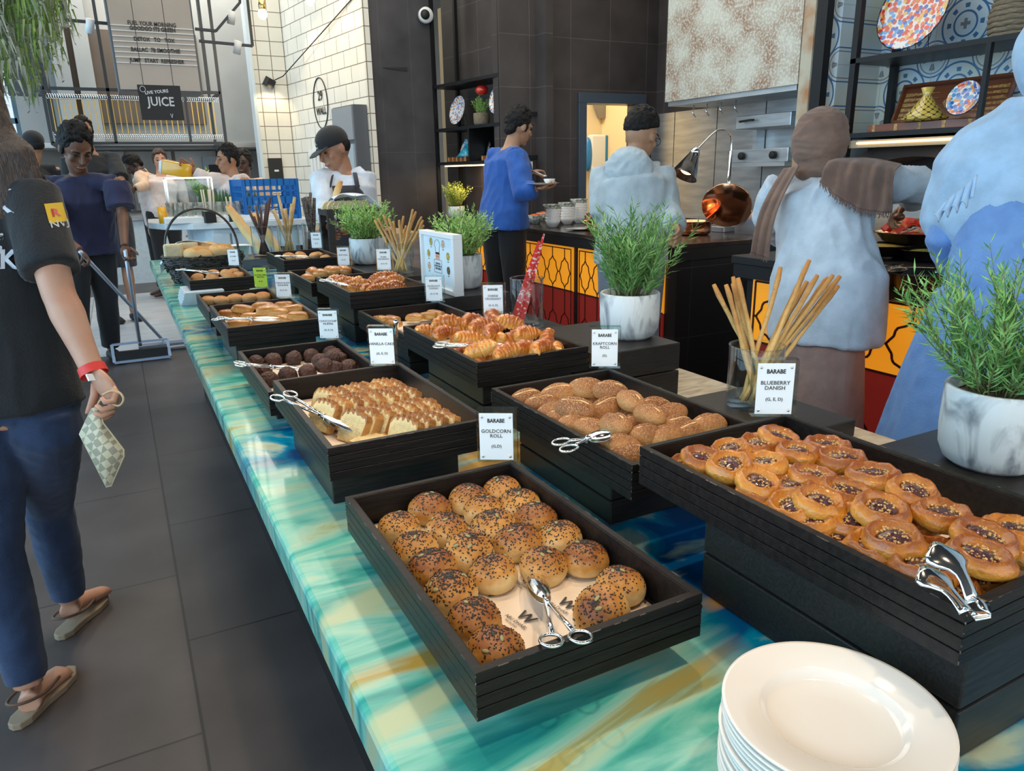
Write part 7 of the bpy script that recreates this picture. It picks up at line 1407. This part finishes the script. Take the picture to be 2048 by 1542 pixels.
# wristband, nails, back pocket, sandals
wv = dA['wrR']; ad_ = (dA['wrR']-dA['elR']).normalized(); s1_ = ad_.orthogonal().normalized(); s2_ = ad_.cross(s1_)
MB().tube([wv-ad_*.012, wv+ad_*.010], [.0315, .0325], 20, caps=False).build('wristband', mat('red_wristband', (.78, .05, .04), .5), rA); lb_ = W(181, 755, 1.735)-rA.location; MB().box(lb_, (.018, .004, .018), 0, Matrix((s1_, s2_, ad_)).transposed()).build('wristband_label', 'white', rA)
for k in 'LR':
    a, t_ = dA['an'+k], dA['toe'+k]; ff = Vector((t_.x-a.x, t_.y-a.y, 0)).normalized(); ss = ff.cross(UPV); c0 = Vector((a.x, a.y, .008)); sole = [(-.048, .030), (-.075, .018), (-.082, 0), (-.075, -.018), (-.048, -.030), (.02, -.030), (.08, -.040), (.13, -.036), (.165, -.012), (.165, .012), (.13, .036), (.08, .040), (.02, .030)][::-1]
    R_ = Matrix((ff, -ss, UPV)).transposed(); so = MB().prism(sole, -.008, .012, 0, R_, c0).build('sandal_sole', mat('tan_sandal', (.32, .24, .16), .7), rA, bevel=.003)
    MB().tube(smooth([c0+ff*.10+UPV*.012, c0+ff*.07+ss*.030+UPV*.045, c0+ss*.040-ff*.0+UPV*.05, c0-ff*.055+ss*.02+UPV*.06, c0-ff*.06-ss*.02+UPV*.06, c0-ss*.040+UPV*.05, c0+ff*.07-ss*.030+UPV*.045, c0+ff*.10+UPV*.012]), .0045, 6).build('sandal_strap', mat('brown_strap', (.14, .08, .05), .6), so)
# pouch with strap
po_ = W(205, 885, 1.76); ph_ = empty('pouch', po_, 0, 'cream checkered zip pouch hanging from the walking person\'s hand', 'pouch')
def chk():
    m, n, l, b = mk('cream_grey_check'); b.inputs['Roughness'].default_value = .6; tc = n.new('ShaderNodeTexCoord'); mp = n.new('ShaderNodeMapping'); mp.inputs['Rotation'].default_value = (0, radians(32), 0); l.new(tc.outputs['Object'], mp.inputs[0]); ck_ = n.new('ShaderNodeTexChecker'); ck_.inputs['Scale'].default_value = 62; ck_.inputs[1].default_value = (.62, .54, .36, 1); ck_.inputs[2].default_value = (.33, .30, .21, 1); l.new(mp.outputs[0], ck_.inputs[0]); l.new(ck_.outputs[0], b.inputs['Base Color']); return m
q3 = [W(u, v, 1.76)-po_ for u, v in ((184, 818), (198, 812), (206, 846), (247, 900), (248, 912), (222, 972), (214, 974), (160, 868))]
nn_ = _fw; cen = sum(q3, Vector())/8; b = MB(); fr_v = [p-nn_*.004 for p in q3]+[p+nn_*.004 for p in q3]+[cen-nn_*.013, cen+nn_*.013]
b.add(fr_v, [(i, (i+1) % 8, 16) for i in range(8)]+[(8+(i+1) % 8, 8+i, 17) for i in range(8)]+[(i, 8+i, 8+(i+1) % 8, (i+1) % 8) for i in range(8)], 0, True); b.build('pouch_body', chk(), ph_)
MB().tube([p for p in q3], .0026, 6, closed=True).build('piping', mat('cream_piping', (.66, .58, .38), .5), ph_); st1 = [W(u, v, 1.75)-po_ for u, v in ((193, 815), (205, 798), (235, 812), (247, 800), (240, 786), (222, 782), (205, 790))]; MB().tube(smooth(st1), .0028, 6).build('wrist_strap', mat('tan_strap', (.58, .40, .22), .5), ph_)
# ---- man sweeping with mop and broom
fB = Vector((.35, -1, 0)).normalized(); sB = fB.cross(UPV)
JB = dict(head=W(152, 296, 5.15), neck=W(158, 345, 5.30), pelvis=W(172, 492, 5.55), shR=W(86, 372, 5.3), shL=W(232, 366, 5.35), elR=W(100, 455, 5.0), wrR=W(160, 500, 4.95), elL=W(245, 430, 5.35), wrL=W(249, 492, 5.25), anR=(-.42, 6.45, .09), anL=(-.20, 6.62, .09))
hfB = (fB+UPV*-.75).normalized()
rB, dB, _ = figure('person in dark navy polo and black trousers looking down, holding a mop and a broom', JB, fB, 'skin_brown', [('top', 'navy_cloth', dict(sleeve='short', loose=.060, hem=.06, amp=.012)), ('pants', 'black_cloth', dict(loose=.015)), ('shoes', 'black')], hair=('short', 'hair_black'), hs=1.32, face=True, headf=hfB, headu=(fB*.5+UPV), hands=((Vector((.1, 0, -1)), fB, 1.3), (Vector((.4, 0, -.7)), Vector((0, 0, -1)), 1.3)))
def stickthing(nm, a, b_, label, cat): t = empty(nm, b_, 0, label, cat); MB().tube([Vector(a)-Vector(b_), Vector((0, 0, 0))], .013, 10).build('handle', mat(nm+'_pole', (.46, .52, .60), .3, .6), t); return t
m0 = onz(328, 694, .02); t = stickthing('floor_squeegee', W(160, 503, 4.92), m0+Vector((0, 0, .06)), 'long-handled grey mop crossing in front of the sweeping person', 'mop')
MB().box((.02, -.02, -.03), (.42, .12, .02)).build('mop_head', mat('grey_mop_plate', (.22, .24, .30), .5), t)
m1 = onz(285, 716, .02); t = stickthing('dust_pan', W(250, 500, 5.22), m1+Vector((0, .03, .10)), 'long-handled framed floor pan standing on the dark tiles', 'mop'); o_ = MB()
for z, y in ((-.10, -.09), (.03, -.02)): o_.bar((-.20, y, z), (.20, y, z), .022, .016)
for x in (-.2, .2): o_.bar((x, -.09, -.10), (x, -.02, .03), .022, .016)
o_.build('pan_frame', mat('pale_blue_metal', (.42, .52, .68), .35, .4), t); MB().box((0, -.05, -.06), (.38, .05, .07)).build('pan_bag', 'black', t)
# ---- background people
figure('person in dark top and shorts standing behind the sweeping person', dict(head=W(168, 262, 7.0), neck=W(180, 305, 7.0), pelvis=W(215, 430, 7.2), elL=W(246, 370, 7.0), wrL=W(262, 400, 6.8)), (.3, -1, 0), 'skin_tan', [('top', 'black_cloth', dict(sleeve='short', loose=.03)), ('pants', 'apron_grey', dict(end=.48, loose=.03)), ('shoes', 'black')], hair=('short', 'hair_black'), vox=.012)
fl = (0, -1, 0)
figure('person in black cap and black t-shirt at the far left, seen from behind', dict(head=W(68, 292, 7.2), neck=W(66, 330, 7.2), pelvis=W(75, 450, 7.3)), (-.3, 1, 0), 'skin_tan', [('top', 'black_cloth', dict(sleeve='short', loose=.03)), ('pants', 'black_cloth'), ('shoes', 'black')], hair=('cap', 'black_cloth'), vox=.012, hs=1.1)
figure('person with a bald head cut by the left edge of the picture', dict(head=W(6, 315, 7.6), neck=W(6, 350, 7.6), pelvis=W(12, 460, 7.6)), (-.2, 1, 0), 'skin_light', [('top', 'pink_white', dict(loose=.03)), ('pants', 'black_cloth')], vox=.012)
JE = dict(head=W(455, 319, 6.45), neck=W(466, 350, 6.5), pelvis=W(470, 450, 6.6), shR=W(440, 362, 6.45), elR=W(412, 358, 6.4), wrR=W(388, 342, 6.35))
figure('person in a pinkish white shirt pouring orange juice from a jug, facing left', JE, (-.95, -.35, 0), 'skin_tan', [('top', 'pink_white', dict(loose=.01)), ('pants', 'black_cloth')], hair=('short', 'hair_black'), hs=1.0, face=True, vox=.009, headf=(-1, -.25, -.12), hands=((Vector((-1, -.2, .1)), Vector((0, 0, -1)), 1.0), 1))
jg = empty('juice_jug', W(352, 338, 6.35), 0, 'square jug of orange juice tilted over the clear dispenser', 'jug'); vA, vB = W(322, 332, 6.35)-jg.location, W(385, 343, 6.35)-jg.location
MB().tube([vA.lerp(vB, .12), vB], [(.085, .085), (.078, .078)], 4, side=(0, 1, 1)).build('orange_juice', mat('orange_juice_jug', (.85, .42, .02), .2, coat=.5), jg, bevel=.012); MB().tube([vA, vA.lerp(vB, .13)], [(.055, .055), (.085, .085)], 4, side=(0, 1, 1)).build('jug_neck', 'white', jg)
figure('person with dark skin and short hair behind the pouring person', dict(head=W(487, 328, 7.2), neck=W(490, 358, 7.2), pelvis=W(492, 450, 7.2)), (-.5, -1, 0), 'skin_dark', [('top', 'peach', dict(loose=.01)), ('pants', 'black_cloth')], hair=('short', 'hair_black'), vox=.011, face=True)
figure('person in a peach shirt bending over the kitchen counter', dict(head=W(267, 330, 8.6), neck=W(282, 340, 8.6), pelvis=W(300, 392, 8.7), shL=W(280, 352, 8.5), shR=W(285, 345, 8.8), elL=W(288, 372, 8.4), wrL=W(270, 378, 8.3), elR=W(290, 370, 8.9), wrR=W(272, 376, 8.9)), (-1, -.2, 0), 'skin_dark', [('top', 'peach', dict(loose=.01)), ('pants', 'black_cloth')], hair=('short', 'hair_black'), headf=(-1, -.2, -.9), headu=(-.5, 0, 1), vox=.012)
figure('person facing the camera behind the juice dispenser', dict(head=W(320, 322, 8.6), neck=W(322, 350, 8.6), pelvis=W(325, 420, 8.6)), (0, -1, 0), 'skin_light', [('top', 'pink_white'), ('pants', 'black_cloth')], hair=('short', 'hair_brown'), vox=.012, face=True)
# ---- chef with cap
JI = dict(head=W(668, 300, 4.75), neck=W(690, 345, 4.8), pelvis=W(706, 470, 4.85), shR=W(642, 355, 4.75), shL=W(728, 350, 4.85), elR=W(650, 420, 4.6), wrR=W(660, 455, 4.4), elL=W(738, 420, 4.85), wrL=W(705, 450, 4.5))
rI, dI, hI = figure('person in white jacket, dark apron and cap looking down behind the bread stand', JI, (-.40, -.9, 0), 'skin_tan', [('top', 'chef_white', dict(loose=.015, amp=.009)), ('pants', 'black_cloth'), ('shoes', 'black')], hair=('cap', 'black_cloth'), hs=1.12, face=True, headf=(-1, -.35, -.38), headu=(-.38, 0, 1), vox=.008)
fI = Vector((-.40, -.9, 0)).normalized(); sI = fI.cross(UPV); b = MB(); n_ = 14; vs = []
for j in range(15):
    t_ = j/14; c = dI['chest'].lerp(dI['pelvis']-UPV*.35, t_)+UPV*.04*(1-t_); hw = .10+.10*min(1, t_*2.2)
    for i in range(n_+1): a = (i/n_-.5)*2; vs.append(c+sI*(a*hw)+fI*(.172+.02*t_-.07*a*a))
b.add(vs, [(j*(n_+1)+i, j*(n_+1)+i+1, (j+1)*(n_+1)+i+1, (j+1)*(n_+1)+i) for j in range(14) for i in range(n_)], 0, True); ao = b.build('apron', 'apron_grey', rI); s_ = ao.modifiers.new('t', 'SOLIDIFY'); s_.thickness = .004
for k in (-1, 1): MB().tube([dI['chest']+UPV*.03+sI*k*.09+fI*.165, dI['neck']+sI*k*.075+fI*.075-UPV*.01, dI['neck']+sI*k*.05-fI*.05+UPV*.01], [(.014, .004)]*3, 8, side=sI).build('apron_strap', 'apron_grey', rI)
Ph, Rh = hI; txt('X', .030, 'print_white', rI, frame4(Ph(.0, .098, .070), Rh.col[0]*-1, Rh.col[2]), 'cap_logo', bold=.001); txt('PARK', .012, 'print_white', rI, frame4(Ph(0, .101, .046), Rh.col[0]*-1, Rh.col[2]), 'cap_word')
# ---- man in blue shirt at the far hot counter
JJ = dict(head=W(1038, 254, 5.35), neck=W(1020, 294, 5.35), pelvis=W(1006, 432, 5.35), shR=W(1032, 312, 5.15), shL=W(985, 312, 5.5), elR=W(1048, 388, 5.05), wrR=W(1074, 377, 5.0), elL=W(1020, 365, 5.6), wrL=W(1058, 348, 5.35))
fJ = Vector((.92, .28, 0)).normalized()
rJ, dJ, hJ = figure('person in royal blue long-sleeved shirt holding a plate at the far hot counter', JJ, fJ, 'skin_olive', [('top', 'royal_blue', dict(loose=.030, hem=.09, flare=.02, amp=.011)), ('pants', 'black_cloth', dict(loose=.012)), ('shoes', 'black')], hair=('short', 'hair_black'), hs=1.08, face=True, headf=(1, .1, -.30), headu=(.3, 0, 1), vox=.008, hands=((Vector((.9, .1, .25)), Vector((0, 0, -1)), .9), (Vector((1, .1, .05)), Vector((0, 0, 1)), .4)))
pl_ = W(1086, 370, 5.0); t = empty('held_plate', pl_, 0, 'plate with a small pale bowl held by the blue-shirted person', 'plate'); MB().lathe([(.06, 0), (.11, .012), (.112, .014), (.06, .004), (0, .003)], 36).build('plate', 'white_china', t); o = inst('small_bowl', bowl_mesh('small_bowl', .042, .036, 'white_china'), pl_+Vector((.05, 0, .004))); tag(o, 'small pale bowl on the plate held by the blue-shirted person', 'bowl')
spoon(W(1090, 352, 5.1), W(1062, 342, 5.15), .016, 'steel spoon in the blue-shirted person\'s hand')
# ---- hoodie
JK = dict(head=W(1283, 272, 4.05), neck=W(1268, 322, 4.05), pelvis=W(1262, 490, 4.05), shL=W(1212, 345, 4.1), shR=W(1318, 345, 4.05), elL=W(1205, 420, 4.05), elR=W(1335, 425, 4.0), wrL=W(1235, 470, 4.25), wrR=W(1352, 455, 3.85))
fK = Vector((.78, .62, 0)).normalized()
rK, dK, hK = figure('person with glasses in a pale grey hoodie, seen from behind at the hot counter', JK, fK, 'skin_olive', [('top', 'hoodie_grey', dict(loose=.035, hem=.10, amp=.010)), ('pants', 'jeans_grey', dict(loose=.01)), ('shoes', 'black')], hair=('short', 'hair_black'), hs=1.10, face=True, fade=True, headf=(.95, .35, -.38), headu=(.3, .1, 1), vox=.008)
hb = MB(); hb.ell(dK['neck']-fK*.105-UPV*.045, (.135, .07, .115), 22, 16, 0, None, Matrix((fK.cross(UPV), fK, UPV)).transposed()); hb.tube([dK['neck']+Vector((cos(a)*.095, sin(a)*.085, -.010+.03*sin(a-.4))) for a in [k*pi/8 for k in range(16)]], .030, 10, closed=True); inst('hood', remesh(hb, 'hood', 'hoodie_grey', .008, .010, 10, 5, 1), parent=rK)
Pk, Rk = hK
for k in (-1, 1): MB().tube([Pk(k*.030+cos(a)*.024, .100, .006+sin(a)*.019) for a in [j*pi/8 for j in range(16)]], .0018, 5, closed=True).build('glasses_rim', 'black', rK); MB().tube([Pk(k*.054, .098, .012), Pk(k*.080, .02, .012), Pk(k*.080, -.02, .004)], .002, 5).build('glasses_temple', 'black', rK)
# ---- woman in brown headscarf
fL = Vector((.90, .42, 0)).normalized(); sL = fL.cross(UPV)
JL = dict(head=W(1640, 292, 3.02), neck=W(1640, 350, 3.02), pelvis=W(1655, 560, 2.92), shL=W(1572, 372, 3.1), shR=W(1725, 372, 2.98), elR=W(1838, 368, 3.0), wrR=W(1822, 402, 3.25), elL=W(1545, 430, 3.2), wrL=W(1565, 480, 3.4))
rL, dL, hL = figure('person in brown headscarf, white shirt and pinkish wide trousers reaching over the pans', JL, fL, 'skin_olive', [('top', 'shirt_white', dict(loose=.028, hem=.24, flare=.025, amp=.020, fs=6, stretch=3)), ('skirt', 'skirt_pink', dict(z=(.80, .04), flare=.06, loose=.0, amp=.012, stretch=6, name='wide_trousers'))], hs=1.05, headf=(.9, .3, -.35), headu=(.3, .1, 1), vox=.008, hands=(1, (Vector((-.15, .6, -.6)), Vector((0, 0, -1)), .8)))
Pl, Rl = hL; hb = MB(); hb.ell(Pl(0, -.012, .018), (.108, .128, .135), 26, 18, 0, None, Rl); hb.ell(dL['neck']+UPV*.015+fL*.0, (.10, .095, .07), 20, 12); hb.tube([dL['neck']+UPV*.02-fL*.05, dL['neck']+sL*.10-fL*.06-UPV*.0, dL['shR']+UPV*.045-fL*.02], [(.05, .03), (.06, .03), (.07, .03)], 16, side=fL)
inst('headscarf', remesh(hb, 'headscarf', 'scarf_brown', .007, .008, 9, 2, .35, 4), parent=rL)
def sheet(fn, nx, ny, m, nm, parent, th=.004):
    b = MB(); b.add([fn(i/nx, j/ny) for j in range(ny+1) for i in range(nx+1)], [(j*(nx+1)+i, j*(nx+1)+i+1, (j+1)*(nx+1)+i+1, (j+1)*(nx+1)+i) for j in range(ny) for i in range(nx)], 0, True); o = b.build(nm, m, parent); s_ = o.modifiers.new('t', 'SOLIDIFY'); s_.thickness = th; return o
def bil(P00, P10, P01, P11, u, v): return P00.lerp(P10, u).lerp(P01.lerp(P11, u), v)
o0 = rL.location; c00, c10, c01, c11 = W(1662, 318, 2.82)-o0, W(1793, 330, 2.86)-o0, W(1640, 362, 2.72)-o0, W(1783, 424, 2.76)-o0
def shawl(u, v):
    p = bil(c00, c10, c01, c11, u, v); p = p-fL*(.035*sin(pi*min(1, v*1.2))*.6+.010*sin(u*19+v*3)+.006*sin(u*37))+UPV*(.012*sin(u*pi)*(1-v))+UPV*(-.035*sin(pi*u)*v)
    if v < .12: p = p+fL*.10*(1-v/.12)
    return p
sh_ = sheet(shawl, 60, 22, 'scarf_brown', 'shawl_right', rL)
b = MB(); q = random.Random(6)
for k in range(95): u = k/94; p = shawl(u, 1.0); b.tube([p, p-UPV*.010+sL*q.uniform(-.003, .003), p-UPV*q.uniform(.016, .026)+sL*q.uniform(-.008, .008)], [.0018, .0014, .0008], 4)
b.build('shawl_fringe', 'scarf_brown', sh_)['kind'] = 'stuff'
d00, d10, d01, d11 = W(1568, 338, 3.02)-o0, W(1600, 332, 2.92)-o0, W(1502, 505, 2.99)-o0, W(1536, 516, 2.99)-o0
def shawl2(u, v):
    p = bil(d00, d10, d01, d11, u, v); return p-fL*(.045*sin(pi*v)+.006*sin(u*14+v*2))-sL*(.012*sin(pi*v))
s2 = sheet(shawl2, 16, 40, 'scarf_brown', 'shawl_left', rL); b = MB()
for k in range(22): u = k/21; p = shawl2(u, 1.0); b.tube([p, p-UPV*q.uniform(.012, .022)+sL*q.uniform(-.004, .004)], [.0018, .0009], 4)
b.build('shawl_fringe', 'scarf_brown', s2)['kind'] = 'stuff'
lt = empty('wooden_ladle', W(1812, 412, 3.2), 0, 'brown wooden ladle held over the pans by the person in the brown headscarf', 'ladle'); MB().tube([(0, 0, .03), (-.03, 0, -.03)], [.010, .008], 8).build('handle', mat('oiled_wood', (.20, .07, .03), .4), lt); MB().ell((-.04, 0, -.045), (.025, .025, .018), 14, 10).build('ladle_bowl', 'box_wood', lt)
# ---- woman in pale blue veil and blue dress at the right edge
fM = Vector((.75, .66, 0)).normalized(); sM = fM.cross(UPV)
JM = dict(head=W(2105, 110, 2.32), neck=W(2085, 215, 2.32), pelvis=W(2010, 560, 2.30), shL=W(1945, 330, 2.42), elL=W(1885, 480, 2.45), wrL=W(1925, 560, 2.55))
rM, dM, hM = figure('person in pale blue veil over a long blue dress at the right picture edge', JM, fM, 'skin_olive', [('top', 'blue_dress', dict(loose=.0, amp=.010)), ('skirt', 'blue_dress', dict(z=(1.0, .03), flare=.19, loose=.03, shift=-.06, amp=.016, stretch=7, fs=6, name='dress_skirt'))], hs=1.05, vox=.009)
o0 = rM.location; Pm, Rm = hM; hb = MB(); hb.ell(Pm(0, -.01, .01), (.112, .13, .145), 26, 18, 0, None, Rm)
prof = [(dM['neck']+UPV*.03, (.10, .10)), (dM['neck']-UPV*.06, (.22, .17)), (dM['neck']-UPV*.16, (.285, .22)), (dM['neck']-UPV*.30, (.30, .24)), (dM['neck']-UPV*.42+sM*.05, (.28, .24)), (dM['neck']-UPV*.54+sM*.10, (.25, .24)), (dM['neck']-UPV*.66+sM*.15, (.20, .22)), (dM['neck']-UPV*.78+sM*.20, (.09, .14))]
hb.tube([p for p, r in prof], [r for p, r in prof], 28, side=sM)
inst('veil', remesh(hb, 'veil', 'sky_veil', .009, .012, 5, 9, 1.4, 5), parent=rM)
e00, e10, e01, e11 = W(1890, 405, 2.10)-o0, W(1955, 350, 2.05)-o0, W(1868, 440, 2.10)-o0, W(1945, 402, 2.04)-o0
def ruf(u, v): p = bil(e00, e10, e01, e11, u, v); return p-fM*(.010*sin(u*26)*(.3+v))+UPV*.012*sin(u*26+1.5)*v
sheet(ruf, 60, 8, 'sky_veil', 'ruffle', rM, .003)
